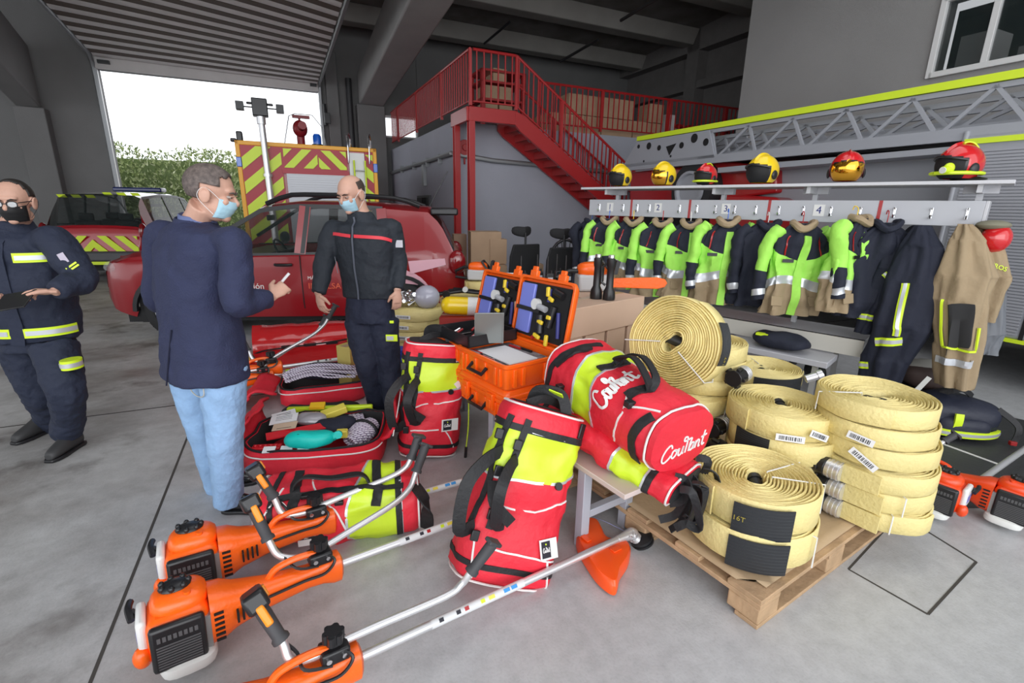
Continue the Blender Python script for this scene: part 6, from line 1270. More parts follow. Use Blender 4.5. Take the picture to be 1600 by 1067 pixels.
o = MB().b2((.75, 4.8, 0), (1.35, 5.4, .12)).build('dark_red_case', mat('dark_red_box', (.3, .015, .01), .5), bevel=.02); tag(o, 'dark red low case under the far coats carrying a helmet', 'case')
# ---------------- hanging clothes ----------------
def jacket(label, px, py, rz, off=.14, kind=0, scale=1, seed=0, hz=1.56, sl=(.27, .27), group=None):
    s = rk(px, py, off).x; t = thing('hanging_jacket', label, 'jacket', rw(s, off, hz), (0, 0, rz), group, scale)
    navy, lime, tan_ = K['navy'], K['hiv'], K['tan']; Hh = .78
    def P(u, v):
        a = 2*pi*v; c, si = cos(a), sin(a); z = -Hh+Hh*.97*u
        wx = lerp_tab([(0, .235), (.3, .215), (.7, .215), (.84, .20), (.93, .12), (1, .055)], u); wy = lerp_tab([(0, .10), (.5, .085), (.85, .075), (1, .045)], u)
        f = .026*sin(a*7+seed*1.7+2.5*u)*(1-u)*1.1+.012*fb((c*2, si*2, u*3), seed)*4.5
        return V(((wx+f)*sgn(c)*abs(c)**.8, (wy+f)*sgn(si)*abs(si)**.8-.01, z))
    fr = lambda v: abs(((v-.75+.5) % 1)-.5)   # 0 at the front centre (v=.75, -y)
    if kind == 0:
        b = [lambda v: 0, lambda v: .30+.05*sin(v*12+seed), lambda v: .40+.04*sin(v*12+seed), lambda v: .60+.12*min(1, fr(v)*5)*(1 if fr(v) < .25 else .5), lambda v: 1]; mm = [0, 3, 1, 2]
    elif kind == 1: b = [lambda v: 0, lambda v: .12, lambda v: .18, lambda v: 1]; mm = [2, 2, 2]
    m = MB(); banded(m, P, b, mm, 56, 8); m.build('torso', [tan_, lime, navy, K['silver']], t, ang=80)
    if kind == 0:
        m = MB(); ribbon(m, P, [(.0, .75), (.5, .752), (.86, .762)], .06, 0, .006, .006); m.build('zip_placket', lime, t)
        for v in (.66, .84): m = MB(); ribbon(m, P, [(.66, v), (.86, v+(.01 if v < .75 else -.01))], .010, 0, .008, .003); m.build('red_piping', K['redp'], t)
        m = MB(); p, n = on(P, .60, .69, .02); m.box((0, 0, 0), (.085, .028, .004), 0, Matrix.Translation(p+V((0, -.012, 0))) @ frame((0, -1, 0), (1, 0, 0))); m.build('name_patch', K['blk'], t)
        for v in (.67, .86): p, n = on(P, .16, v, .02); MB().box((0, 0, 0), (.1, .08, .012), 0, Matrix.Translation(p+n*.004) @ frame(n, (1, 0, 0))).build('pocket', tan_, t, bevel=.004)
    m = MB(); m.tube(cat([(-.07, .02, -.02), (-.08, -.06, -.03), (-.03, -.10, -.07), (.02, -.10, -.06), (.075, -.05, -.02), (.07, .02, -.02)], 4), .028, 8).jitter(.01, 12, seed); m.build('collar', tan_ if kind == 0 else navy, t)
    for k, sd in enumerate((-1, 1)):
        x1 = sl[k]; pts = cat([(sd*.16, 0, -.08), (sd*.235, -.01, -.16), (sd*(x1*.95), -.03, -.36), (sd*x1, -.05, -.52), (sd*(x1-.01), -.07, -.66)], 6); n = len(pts)
        segs = [(0, int(n*.60), lime if kind == 0 else navy, 'sleeve'), (int(n*.60)-1, int(n*.84), navy, 'sleeve_lower'), (int(n*.84)-1, int(n*.94), K['silver'], 'cuff_band'), (int(n*.94)-1, n, navy, 'cuff')]
        for a, b_, mt, nm in segs:
            m = MB(); m.tube(pts[a:b_], [(.068-.014*i/n)*(1+.16*noise.noise(V((i*.6, seed, sd)))) for i in range(a, b_)], 14, flat=.8).jitter(.016, 11, seed+k); m.build(nm, mt, t)
    m = MB(); m.tube(cat([(0, 0, -.02), (0, 0, .05), (0, .03, .07), (0, .04, .04)], 4), .004, 6); m.build('hanger_hook', (K['blue'], K['yel'], K['redp'], K['whp'])[seed % 4], t); return t
jacket('lime and tan fire jacket farthest along the rack under number one', 952, 340, rang-180+30, seed=0, scale=.97, hz=1.53, sl=(.27, .27))
jacket('lime and tan fire jacket second from the far end, yellow hanger', 990, 340, rang-180+34, seed=1, hz=1.53, sl=(.27, .26))
jacket('lime and tan fire jacket under number two with a navy sleeve hanging', 1036, 340, rang-180+30, seed=2, scale=1.04, hz=1.53, sl=(.28, .28))
jacket('lime and tan fire jacket between numbers two and three', 1080, 340, rang-180+34, seed=3, hz=1.53, sl=(.28, .29))
jacket('lime and tan fire jacket under number three, collar open to the front', 1137, 345, rang-180+32, seed=4, scale=1.05, hz=1.56, sl=(.27, .27))
jacket('plain dark navy jacket hanging between numbers three and four', 1200, 350, rang-180+36, off=.08, kind=1, seed=7, hz=1.54, sl=(.25, .25))
jacket('lime and tan fire jacket under number four, nearest fully spread one', 1254, 350, rang-180+34, off=.2, seed=6, scale=1.03, hz=1.55, sl=(.28, .28))
jacket('lime and tan fire jacket seen side-on between number four and navy clothes', 1336, 352, rang-180+75, off=.16, seed=9, hz=1.60, sl=(.2, .26), scale=.98)
jacket('plain navy jacket beside the side-on lime one', 1385, 352, rang-180+30, off=.05, kind=1, seed=10, hz=1.57, sl=(.22, .25))
jacket('dark coat at the very far end of the rack', 925, 345, rang-180+60, off=-.05, kind=1, seed=12, hz=1.50, sl=(.2, .22))
def drape(name, label, cat_, secs, mt, seed=0, amp=.03, rows=10, mats=None, bounds=None, mis=None, folds=6, part='cloth'):
    """hanging cloth: secs = [(s, off, z, half width, half depth)] from top to bottom in rack coordinates"""
    top = rw(secs[0][0], secs[0][1], secs[0][2]); t = thing(name, label, cat_, top, (0, 0, rang))
    def P(u, v):
        k = u*(len(secs)-1); i = min(int(k), len(secs)-2); f = k-i; f = f*f*(3-2*f); q = [a*(1-f)+b_*f for a, b_ in zip(secs[i], secs[i+1])]; a = 2*pi*v
        e = amp*(.3+.7*u)*sin(a*folds+seed+3*u)*.5+amp*.9*fb((cos(a)*2, sin(a)*2, u*3.5), seed)
        return V((q[0]-secs[0][0]+(q[3]+e)*cos(a), q[1]-secs[0][1]+(q[4]+e)*sin(a), q[2]-secs[0][2]))
    m = MB(); banded(m, P, bounds or [lambda v: 0, lambda v: 1], mis or [0], 60, 14 if bounds else 50); m.build(part, mats or [mt], t, ang=80); return t, P
def sec(x, y, off, hw, hd): p = rk(x, y, off); return (p.x, off, p.z, hw, hd)
NV2 = mat('navy_trouser_cloth', (.011, .014, .030), .8, bump=.4, bscale=16)
t, P = drape('hanging_trousers', 'navy trousers with yellow and silver stripes hanging from the board', 'trousers', [sec(1442, 352, .10, .04, .04), sec(1440, 385, .14, .13, .08), sec(1428, 440, .18, .17, .10), sec(1408, 510, .22, .185, .11), sec(1385, 560, .22, .155, .10), sec(1370, 612, .22, .12, .08)], NV2, 3, .03)
def sil(t, P, path, w=.07):
    m = MB(); ribbon(m, P, path, w, 0, .006, .004); m.build('yellow_tape', K['hvy'], t); m = MB(); ribbon(m, P, path, w*.45, 0, .011, .003); m.build('silver_tape', K['silver'], t)
sil(t, P, [(.42, .215), (.66, .25)], .05); sil(t, P, [(.68, .30), (.70, .14)], .065); sil(t, P, [(.86, .14), (.87, .06)], .055)
t, P = drape('hanging_trousers', 'second navy trouser leg with yellow cuff behind the striped one', 'trousers', [sec(1400, 365, .06, .05, .04), sec(1395, 420, .08, .11, .07), sec(1365, 480, .12, .085, .06), sec(1352, 520, .12, .08, .06)], NV2, 8, .02); sil(t, P, [(.80, .08), (.80, .25), (.80, .42)], .05); sil(t, P, [(.40, .2), (.45, .3)], .04)
t, P = drape('hanging_trousers', 'tan trousers with black knee patch at the near end of the rack', 'trousers', [sec(1508, 350, .10, .035, .03), sec(1510, 375, .14, .10, .07), sec(1508, 430, .2, .16, .10), sec(1498, 470, .22, .155, .10), sec(1496, 540, .22, .12, .09), sec(1492, 604, .22, .10, .08)], K['tan'], 5, .03)
m = MB(); ribbon(m, P, [(.615, .26), (.80, .26)], .17, 0, .012, .006); m.build('knee_patch', mat('aramid_black', (.03, .03, .032), .8), t); m = MB(); ribbon(m, P, [(.6, .155), (.72, .15), (.81, .16), (.815, .36)], .014, 0, .016, .005); ribbon(m, P, [(.70, .37), (.81, .37)], .014, 0, .016, .005); m.build('lime_piping', K['hvy'], t); m = MB(); ribbon(m, P, [(.88, .06), (.88, .25), (.88, .44)], .05, 0, .009, .004); m.build('silver_tape', K['silver'], t)
m = MB()
def lt_fn(s_): pass
t2, P2_ = drape('hanging_jacket', 'tan jacket with small lime lettering at the near end of the rack', 'jacket', [sec(1515, 352, .0, .04, .03), sec(1535, 385, .0, .11, .08), sec(1545, 430, .02, .12, .09), sec(1530, 500, .04, .08, .07)], K['tan'], 9, .03)
m = MB(); q = [on(P2_, .50, .22+.1*i/8, .01) for i in range(9)]; c_, n_ = on(P2_, .52, .26, .01)
m.text('BOMBEROS', .045, Matrix.Translation(c_+n_*.02) @ frame(n_, (-1, 0, 0)) @ TR(rot=(0, 0, -8)), 0, .002); m.build('lettering', K['hvy'], t2, smooth=False)
t3, P3 = drape('grey_rucksack', 'grey rucksack hanging behind the tan clothes at the rack end', 'bag', [sec(1548, 400, -.1, .06, .05), sec(1545, 450, -.1, .1, .08), sec(1540, 520, -.08, .11, .08), sec(1535, 552, -.08, .07, .06)], mat('grey_nylon', (.16, .17, .19), .6), 4, .02, folds=2)
o = MB().ell((0, 0, 0), (.09, .085, .10), 0, 20, 12).build('helmet_shell', mat('helmet_red', (0, 0, 0)), None, rw(-.1, .05, 1.46)); o.name = 'small_helmet'; tag(o, 'pinkish red small helmet hanging at the near rack end behind the tan jacket', 'helmet')
o = MB().ell((0, 0, 0), (.1, .09, .035), 0, 18, 8).b2((-.02, .05, -.02), (.12, .14, -.012)).build('cap', mat('olive_cap', (.22, .21, .15), .8), None, rw(-.07, .05, 1.55)); tag(o, 'olive cap hanging over the small helmet at the rack end', 'cap')
# things on and under the bench
def lump(name, label, cat_, loc, r, mt, seed=0, rz=0, jit=.03, parts=None):
    o = MB().ell((0, 0, 0), r, 0, 28, 16, e=.8).jitter(jit, 7, seed).build(name, mt, None, loc, (0, 0, rz)); return tag(o, label, cat_)
p = G(1222, 528, .5); o = lump('folded_jacket', 'dark jacket with lime stripe heaped on the lower bench seat', 'jacket', rw(rk(1222, 520, .3).x, .32, .52), (.24, .15, .07), K['navy'], 3, rang); MB().box((.12, .1, .05), (.1, .05, .02)).build('lime_tape', K['hvy'], o)
p = G(1442, 590, .33); o = lump('brown_hood', 'brown and grey helmet hood on the floor bag below the navy trousers', 'hood', (p.x, p.y, .36), (.17, .14, .10), mat('brown_leather', (.07, .045, .04), .7), 5); MB().ell((0, .02, .05), (.15, .12, .07), 0, 18, 8).build('grey_top', mat('grey_cloth', (.38, .37, .34), .8), o)
tag(MB().box((0, 0, .13), (.34, .3, .26)).jitter(.02, 6).build('dark_crate', K['dark'], None, (p.x+.02, p.y+.05, 0)), 'dark crate under the brown hood', 'crate')
bp = G(1500, 690, 0); t = thing('rucksack', 'navy rucksack with lime and silver tape lying on the floor mat', 'bag', (bp.x+.05, bp.y+.18, 0), (0, 0, -15))
NB = mat('rucksack_navy', (.014, .017, .035), .55, bump=.4, bscale=14); MB().ell((0, 0, .15), (.27, .19, .16), 0, 32, 18, e=.75).jitter(.03, 6, 2).build('body', NB, t); MB().ell((0, -.14, .10), (.17, .08, .09), 0, 20, 12, e=.7).jitter(.01, 8).build('front_pocket', NB, t)
m = MB(); q = [V((.29*cos(radians(a)), .21*sin(radians(a))-.01, .07)) for a in range(-155, -20, 9)]; m.strip(q, [V((p.x, p.y, 0)) for p in q], .05, .012); m.build('lime_tape', K['hvy'], t); m = MB(); m.strip(q, [V((p.x, p.y, 0)) for p in q], .022, .016); m.build('silver_tape', K['silver'], t)
m = MB(); q = [V((-.06+.0*k, -.19-.02*sin(k*.5), .07+.03*k)) for k in range(6)]; m.strip(q, V((0, -1, .3)), .05, .012); m.build('upright_tape', K['hvy'], t)
for pts in ([(.22, -.1, .25), (.33, -.16, .15), (.3, -.2, .02)], [(-.2, -.1, .25), (-.34, -.12, .18), (-.36, -.15, .04)], [(-.1, 0, .3), (0, -.05, .36), (.1, 0, .3)]): m = MB(); m.strip(cat(pts, 6), V((0, -1, .4)), .04, .006); m.build('strap', K['black'], t)
for x in (-.33, .3): MB().box((x, -.2, .04), (.04, .03, .03)).build('buckle', K['redp'], t, bevel=.004)
p = G(1395, 668, .0); m = MB(); 
for i, (x, y, w_) in enumerate(((1385, 640, .3), (1420, 640, .4))):
    q = G(x, y, 0); tag(MB().b2((-.02, -.012, 0), (.02, .012, .45)).build('metal_stand', mat('leg_alu', (0, 0, 0)), None, (q.x, q.y, 0), (0, 18, 20)), ['slanting metal leg behind the right hose stack, the left one', 'slanting metal leg behind the right hose stack, the right one'][i], 'stand')
for i, (x, y, r_) in enumerate(((1195, 620, 0), (1255, 590, 1), (1400, 640, 0), (1300, 610, 1))):
    q = G(x, y, 0); lump('dark_boot', ['black boot on the floor left under the bench', 'black boot under the middle of the bench', 'black boot beside the metal stand', 'black boot under the near bench end'][i], 'boot', (q.x, q.y+.3, .09), (.14, .06, .09), K['blk'], i, 30*i, .01)
# ---------------- people ----------------
def pd(p): return D(*p)
class Fig:
    def __init__(s, label, base, group=None):
        s.t = thing('person', label, 'person', base); s.b = V(base); s.body = MB()
    def L(s, p): return V(p)-s.b
    def limb(s, m, pts, rs, n=14, flat=1, up=None): m.tube([s.L(p) for p in pts], rs, n, 0, flat=flat, up=up)
def smooth_chain(pts, rs, n=5):
    q = cat([tuple(p) for p in pts], n); r = []
    for i in range(len(rs)-1):
        for k in range(n): t = k/n; r.append(rs[i]*(1-t)+rs[i+1]*t)
    r.append(rs[-1]); return q, r
def hand(m, W, d, palm, thumb, curl=.5, s=1.0, curls=None):
    """W wrist (local), d pointing direction, palm = direction the palm faces, thumb = side of the thumb"""
    d = V(d).normalized(); palm = V(palm); palm = (palm-d*palm.dot(d)).normalized(); sd = d.cross(palm); sd = sd if sd.dot(V(thumb)) > 0 else -sd
    W = V(W)
    m.tube([W-d*.03*s, W+d*.01*s, W+d*.045*s, W+d*.085*s], [.024*s, .026*s, .036*s, .034*s], 14, flat=.5, up=palm)
    Ls = (.070, .080, .075, .060)
    for k in range(4):
        o = W+d*.083*s+sd*(.027-.018*k)*s; c = (curls or [curl]*4)[k]; a = c*.55; p = [o]; dd = d.copy()
        for j, f in enumerate((.45, .32, .27)):
            ang = a*(1+.5*j); R = Matrix.Rotation(ang, 3, sd.cross(V((0, 0, 0)))) if False else None
            nd = (dd*cos(ang)+palm*0).normalized(); x = palm-dd*palm.dot(dd)
            x = x.normalized() if x.length > 1e-4 else x; nd = dd*cos(ang)+x*sin(ang); pc = x*cos(ang)-dd*sin(ang); palm_k = pc; dd = nd.normalized(); p.append(p[-1]+dd*Ls[k]*f*s); palm_use = pc
        m.tube([p[0]-d*.015*s]+p, [.0085*s, .0095*s, .0088*s, .008*s, .0065*s], 10)
    o = W+d*.022*s+sd*.026*s; t1 = (sd*.75+d*.75+palm*.25).normalized(); t2 = (sd*.25+d*.9+palm*.35).normalized()
    m.tube([o-t1*.01, o+t1*.03*s, o+t1*.03*s+t2*.026*s, o+t1*.03*s+t2*.05*s], [.014*s, .0125*s, .010*s, .0075*s], 10)
def head(fig, C, fwd, up, hair, hairtype, mask, maskcol, nb, glasses=False, age=0):
    """C head centre (eye level), world; nb neck base"""
    f = V(fwd).normalized(); u = V(up); r = f.cross(u).normalized(); u = r.cross(f); M = Matrix((r, f, u)).transposed().to_4x4(); M.translation = fig.L(C); m = fig.body
    m.ell((0, -.012, .035), (.077, .098, .088), 0, 28, 18, M); m.ell((0, .022, -.045), (.060, .070, .076), 0, 24, 14, M); m.ell((0, .066, -.096), (.026, .022, .02), 0, 14, 8, M)
    m.ell((0, .07, .03), (.052, .024, .02), 0, 16, 8, M); m.tube([(0, .088, .008), (0, .108, -.022), (0, .106, -.034)], [.009, .013, .009], 10, 0, M)
    for s in (-1, 1):
        m.ell((s*.013, .094, -.034), (.008, .009, .007), 0, 8, 6, M); m.ell((s*.040, .062, -.02), (.022, .022, .022), 0, 10, 8, M); m.ell((s*.082, -.008, -.008), (.010, .024, .036), 0, 14, 10, M); m.tube([V((s*(.086+.006*sin(a)), -.01-.021*cos(a), -.006+.032*sin(a))) for a in [k*pi/8-.9 for k in range(13)]], .0045, 6, 0, M)
    m.tube([(0, .082, -.070), (.018, .078, -.072)], .006, 6, 0, M).tube([(0, .082, -.070), (-.018, .078, -.072)], .006, 6, 0, M)
    hb = M @ V((0, -.03, -.06)); m.tube([hb, hb.lerp(fig.L(nb), .5), fig.L(nb)], [.058, .058, .068], 18)
    for s in (-1, 1):
        e = MB().ell((s*.030, .076, .004), (.012, .0125, .007), 0, 14, 10, M).build('eye', mat('eye_white', (.42, .38, .35), .3), fig.t); MB().ell((s*.030, .0875, .003), (.0052, .002, .0052), 0, 12, 6, M).build('iris', mat('iris', (.06, .035, .02), .2), e)
        MB().tube([M@V(p) for p in ((s*.013, .095, .020), (s*.032, .094, .027), (s*.05, .080, .022))], [.003, .004, .002], 6).build('eyebrow', hair, fig.t); MB().tube([M@V(p) for p in ((s*.017, .092, .009), (s*.031, .096, .0125), (s*.045, .086, .009))], .003, 6).build('eyelid', K['skin'], fig.t)
    # hair shell
    m2 = MB(); nu, nv = 56, 40; idx = {}; 
    def keep(x, y, z):
        if hairtype == 'full': return (y < .50 or z > .52+.1*x*x) and (z > -.10-.55*(y < -.15)-.1*(abs(x) > .6)*0) and not (abs(x) > .75 and z < .05 and y > -.25) and not (z > .2 and y > .72)
        if hairtype == 'bald': return (z < .52 and z > -.42 and y < .12 and not (abs(x) > .8 and z < .0 and y > -.25)) and (y < -.1 or abs(x) > .72) 
        return (z > -.05-.4*(y < -.2)) and y < (.25 if z < .75 else .35) and not (abs(x) > .8 and z < .0 and y > -.25)
    th = .010 if hairtype == 'full' else .004 if hairtype == 'bald' else .007
    vs = []; fs = []
    for i in range(nv+1):
        el = -pi/2+pi*i/nv
        for j in range(nu):
            a = 2*pi*j/nu; x, y, z = cos(el)*cos(a), cos(el)*sin(a), sin(el); g = 1+(.18*noise.noise(V((x*14, y*3, z*14)))+.2*noise.noise(V((x*30, y*5, z*30))))*th*4
            vs.append(M@V((x*(.0765+th)*g, -.012+y*(.098+th)*g, .035+z*(.088+th)*g)))
    for i in range(nv):
        for j in range(nu):
            el = -pi/2+pi*(i+.5)/nv; a = 2*pi*(j+.5)/nu
            if keep(cos(el)*cos(a), cos(el)*sin(a), sin(el)): fs.append((i*nu+j, i*nu+(j+1) % nu, (i+1)*nu+(j+1) % nu, (i+1)*nu+j))
    m2.add(vs, fs); o = m2.build('hair', hair, fig.t, ang=80); s_ = o.modifiers.new('s', 'SOLIDIFY'); s_.thickness = .012; s_.offset = -1
    # face mask: shell in front of the lower face
    m3 = MB(); N = 16; rings = []
    for i in range(N+1):
        v = i/N; z = -.012-.090*v; rings.append([])
        for j in range(N+1):
            a = (j/N-.5)*2; y = .128*sqrt(max(.05, 1-(a*.86)**2))-.012-.028*v*v; x = a*.067*(1-.25*v*v); b = .012*max(0, 1-a*a)*(1-abs(v-.3)*1.6); rings[-1].append(M@V((x, y*.86+b, z+.004*sin(v*28)*.0-.006*(1-a*a)*(v < .05)+.0022*(i % 4 == 0))))
    m3.loft(rings, 0, False, False); o = m3.build('face_mask', mask, fig.t, ang=80); s_ = o.modifiers.new('s', 'SOLIDIFY'); s_.thickness = .003; s_.offset = 1
    for s in (-1, 1): MB().tube(cat([tuple(M@V(p)) for p in ((s*.067, .058, -.022), (s*.082, .02, .012), (s*.088, -.012, .028), (s*.090, -.034, .005), (s*.084, -.03, -.03), (s*.068, .03, -.085))], 5), .0013, 5).build('mask_strap', K['white'] if maskcol else K['blk'], fig.t)
    if glasses:
        g = MB()
        for s in (-1, 1): g.tube([M@V((s*.033+.024*sgn(cos(a))*abs(cos(a))**.7, .103-.12*abs(s*.033+.024*cos(a))**1.3*.6, .0+.017*sgn(sin(a))*abs(sin(a))**.7)) for a in [k*pi/12 for k in range(25)]], .0028, 6, cap=False); g.tube([M@V((s*.057, .093, .008)), M@V((s*.082, .03, .010)), M@V((s*.086, -.015, .008))], .0025, 6)
        g.tube([M@V((-.011, .105, .004)), M@V((.011, .105, .004))], .0025, 6); go = g.build('glasses', K['blk'], fig.t)
        for s in (-1, 1): MB().ell((s*.033, .1005, .0), (.022, .001, .015), 0, 16, 6, M).build('lens', mat('spectacle_glass', (.75, .78, .8), .05, alpha=.55, coat=1), go)
    return M
def torso(fig, m, rings, extra=0, n=28, e=.8, M=None):
    """rings: (centre, half width, half depth) with fig.r / fig.f axes"""
    out = []
    for c, hw, hd in rings:
        c = fig.L(c); out.append([c+fig.r*(hw+extra)*sgn(cos(a))*abs(cos(a))**e+fig.f*(hd+extra)*sgn(sin(a))*abs(sin(a))**e for a in [2*pi*k/n for k in range(n)]])
    m.loft(out, 0, True)
def interp(rings, n=4):
    out = []
    for (c, w, d), (c2, w2, d2) in zip(rings, rings[1:]):
        for k in range(n): t = k/n; t2 = t*t*(3-2*t); out.append((V(c).lerp(V(c2), t), w+(w2-w)*t2, d+(d2-d)*t2))
    out.append(rings[-1]); return out
def shoe(fig, heel, d, mt, L=.27, H=.10):
    d = V(d); d.z = 0; d.normalize(); s = V((-d.y, d.x, 0)); h = fig.L(heel); m = MB(); R = []
    for x, w, z in ((-.005, .022, .07), (.02, .034, H), (.08, .038, H*1.05), (.13, .042, H*.8), (.18, .046, H*.62), (.23, .042, H*.5), (.262, .028, H*.38), (L, .012, H*.25)):
        R.append([h+d*x+s*w*cos(a)+V((0, 0, .012+max(0, z*(.5+.5*sin(a))) if sin(a) > -.9 else .012)) for a in [2*pi*k/16 for k in range(16)]])
    m.loft(R); o = m.build('shoe', mt, fig.t, sub=1); m = MB(); ol = [(x, w) for x, w in ((-.012, .022), (.02, .037), (.08, .038), (.18, .050), (.24, .044), (.27, .026))]
    pts = [h+d*x+s*w for x, w in ol]+[h+d*x-s*w for x, w in ol[::-1]]; m.loft([[p+V((0, 0, z)) for p in pts] for z in (0, .022)]); m.build('sole', K['blk'], o, bevel=.006)
def ringband(fig, name, c, ax, r, w, mt, flat=1, up=None, seg=20, parent=None):
    c = fig.L(c); ax = V(ax).normalized(); o = MB().tube([c-ax*w/2, c+ax*w/2], r, seg, flat=flat, up=up).build(name, mt, parent or fig.t); return o
# ---- man in a blue blazer, seen from behind ----
Y1 = 2.33
F1 = Fig('man in navy blazer and pale jeans, back turned, looking at something held in his hand', (-1.55, 2.32, 0)); fy = radians(58); F1.f = V((cos(fy), sin(fy), 0)); F1.r = V((sin(fy), -cos(fy), 0))
hp = D(331, 303, 2.34); nb1 = D(306, 352, 2.36)
hips = D(322, 545, 2.34); shR = D(366, 378, 2.20); shL = D(250, 366, 2.50)
# body (skin) : legs, torso, arms, hands
kR, aR = D(352, 680, 2.24), D(357, 778, 2.27); kL, aL = D(318, 668, 2.42), D(342, 757, 2.48); hR = D(348, 570, 2.28); hL = D(296, 568, 2.42)
elR, wrR = D(372, 474, 2.16), D(424, 464, 2.34); elL, wrL = D(246, 468, 2.56), D(300, 480, 2.72)
def body(F, sk=1.0):
    m = F['F'].body; fig = F['F']
    torso(fig, m, interp(F['core'], 3), -.03)
    for s in ('R', 'L'):
        q, r = smooth_chain([F['h'+s], F['k'+s], F['a'+s]], [.078, .052, .036]); fig.limb(m, q, r)
        q, r = smooth_chain([F['sh'+s], F['el'+s], F['wr'+s]], [.05, .04, .026]); fig.limb(m, q, r)
core1 = [(hips+V((0, 0, -.06)), .165, .11), (hips+V((0, 0, .1)), .16, .11), (D(308, 480, 2.34), .17, .12), (D(306, 410, 2.34), .20, .125), (D(306, 372, 2.34), .18, .10), (nb1+V((0, 0, -.01)), .07, .07)]
A = dict(F=F1, core=core1, hR=hR, hL=hL, kR=kR, kL=kL, aR=aR, aL=aL, shR=shR, shL=shL, elR=elR, elL=elL, wrR=wrR, wrL=wrL); body(A)
gray = mat('hair_grey_brown', (.14, .11, .10), .65, var=.5, vscale=60); MSK = mat('surgical_mask_blue', (.42, .66, .78), .7, bump=.2, bscale=30)
head(F1, hp, (.93, .30, -.22), (.08, .0, 1), gray, 'full', MSK, 1, nb1)
hd_ = D(446, 446, 2.42)-D(424, 464, 2.34); hand(F1.body, F1.L(wrR)+hd_*.1, hd_, (-.3, .5, -.35), (0, .3, 1), curls=[1.6, 1.7, 1.8, 1.9]); hand(F1.body, F1.L(wrL), (.8, .3, .2), (0, -.2, 1), (0, -1, 0), curl=1)
F1.body.build('body', K['skin'], F1.t, remesh=.0048, sm=3)
BLZ = mat('blazer_navy', (.022, .028, .075), .8, bump=.3, bscale=120, var=.12, vscale=8)
m = MB(); bz = [(D(322, 586, 2.33), .252, .17), (D(319, 545, 2.33), .24, .16), (D(309, 480, 2.34), .222, .152), (D(304, 430, 2.34), .235, .155), (D(304, 390, 2.34), .245, .145), (D(305, 364, 2.345), .205, .115), (nb1+V((0, 0, .015)), .085, .08)]
torso(F1, m, interp(bz, 4), 0, 40, .85)
for a, b_, c in ((shR, elR, wrR), (shL, elL, wrL)):
    sc_ = a.lerp(nb1, .42)+V((0, 0, -.045)); m.ell(F1.L(a+V((0, 0, -.02))), (.070, .070, .066), 0, 18, 12)
    q, r = smooth_chain([sc_, a, a.lerp(b_, .5), b_, b_.lerp(c, .5), b_.lerp(c, .92)], [.058, .070, .072, .068, .060, .049]); F1.limb(m, q, r, 18)
m.build('blazer', BLZ, F1.t, remesh=.009, sm=9, disp=(.030, .13))
cl1 = MB(); 
for k, (rr1, z) in enumerate(((.088, 0), (.078, .035), (.07, .045))): pass
cc = F1.L(nb1); cl1.loft([[cc+V((cos(a)*rr_, sin(a)*rr_, z+.012*cos(a-2.2))) for a in [2*pi*k/28 for k in range(28)]] for rr_, z in ((.105, -.03), (.090, .02), (.080, .035), (.074, .03), (.08, -.02))], 0, False); cl1.build('blazer_collar', BLZ, F1.t)
m = MB(); m.loft([[cc+V((cos(a)*rr_+.01, sin(a)*rr_, z+.012*cos(a-2.2))) for a in [2*pi*k/28 for k in range(28)]] for rr_, z in ((.085, 0), (.074, .05), (.070, .052), (.07, .0))], 0, False); m.build('shirt_collar', mat('shirt_blue', (.12, .15, .30), .8), F1.t)
# vent seam at the back
vs_ = [D(311, 586, 2.33), D(313, 550, 2.33), D(316, 505, 2.33)]; m = MB(); q = [F1.L(p)-F1.f*(.162 if i == 0 else .158 if i == 1 else .152)+F1.r*.03 for i, p in enumerate(vs_)]; m.tube(q, .004, 6); m.build('back_vent', mat('blazer_seam', (.008, .01, .03), .9), F1.t)
JN = K['jean']; m = MB()
torso(F1, m, interp([(hips+V((0, 0, -.10)), .185, .135), (hips+V((0, 0, .0)), .18, .13), (hips+V((0, 0, .1)), .17, .12)], 3), 0, 32)
for h_, k_, a_ in ((hR, kR, aR), (hL, kL, aL)):
    a2 = a_+(a_-k_).normalized()*.03; q, r = smooth_chain([h_, h_.lerp(k_, .5), k_, k_.lerp(a_, .5), a2], [.116, .102, .084, .078, .072]); F1.limb(m, q, r, 20)
m.build('jeans', JN, F1.t, remesh=.009, sm=3, disp=(.016, .06))
m = MB(); pk = F1.L(D(345, 600, 2.28))-F1.f*.112; m.tube(cat([pk+F1.r*-.065+V((0, 0, .05)), pk+F1.r*-.06+V((0, 0, -.01)), pk+V((0, 0, -.03)), pk+F1.r*.06+V((0, 0, -.01)), pk+F1.r*.065+V((0, 0, .05))], 4), .003, 5); m.build('pocket_stitching', mat('stitching', (.5, .5, .45), .8), F1.t)
SH = mat('shoe_leather', (.01, .01, .011), .25, coat=.4); shoe(F1, V((aR.x-.03, aR.y, 0)), (.93, .1, 0), SH, H=.10); shoe(F1, V((aL.x-.07, aL.y+.02, 0)), (.9, .25, 0), SH, H=.10)
m = MB(); hv = F1.L(D(441, 440, 2.43)); m.cyl(hv+V((-.02, 0, -.02)), hv+V((.03, .02, .04)), .007, 8); o = m.build('small_stick', K['paper'], None, F1.b); tag(o, 'small white object held between the fingers of the man in the blazer', 'object')
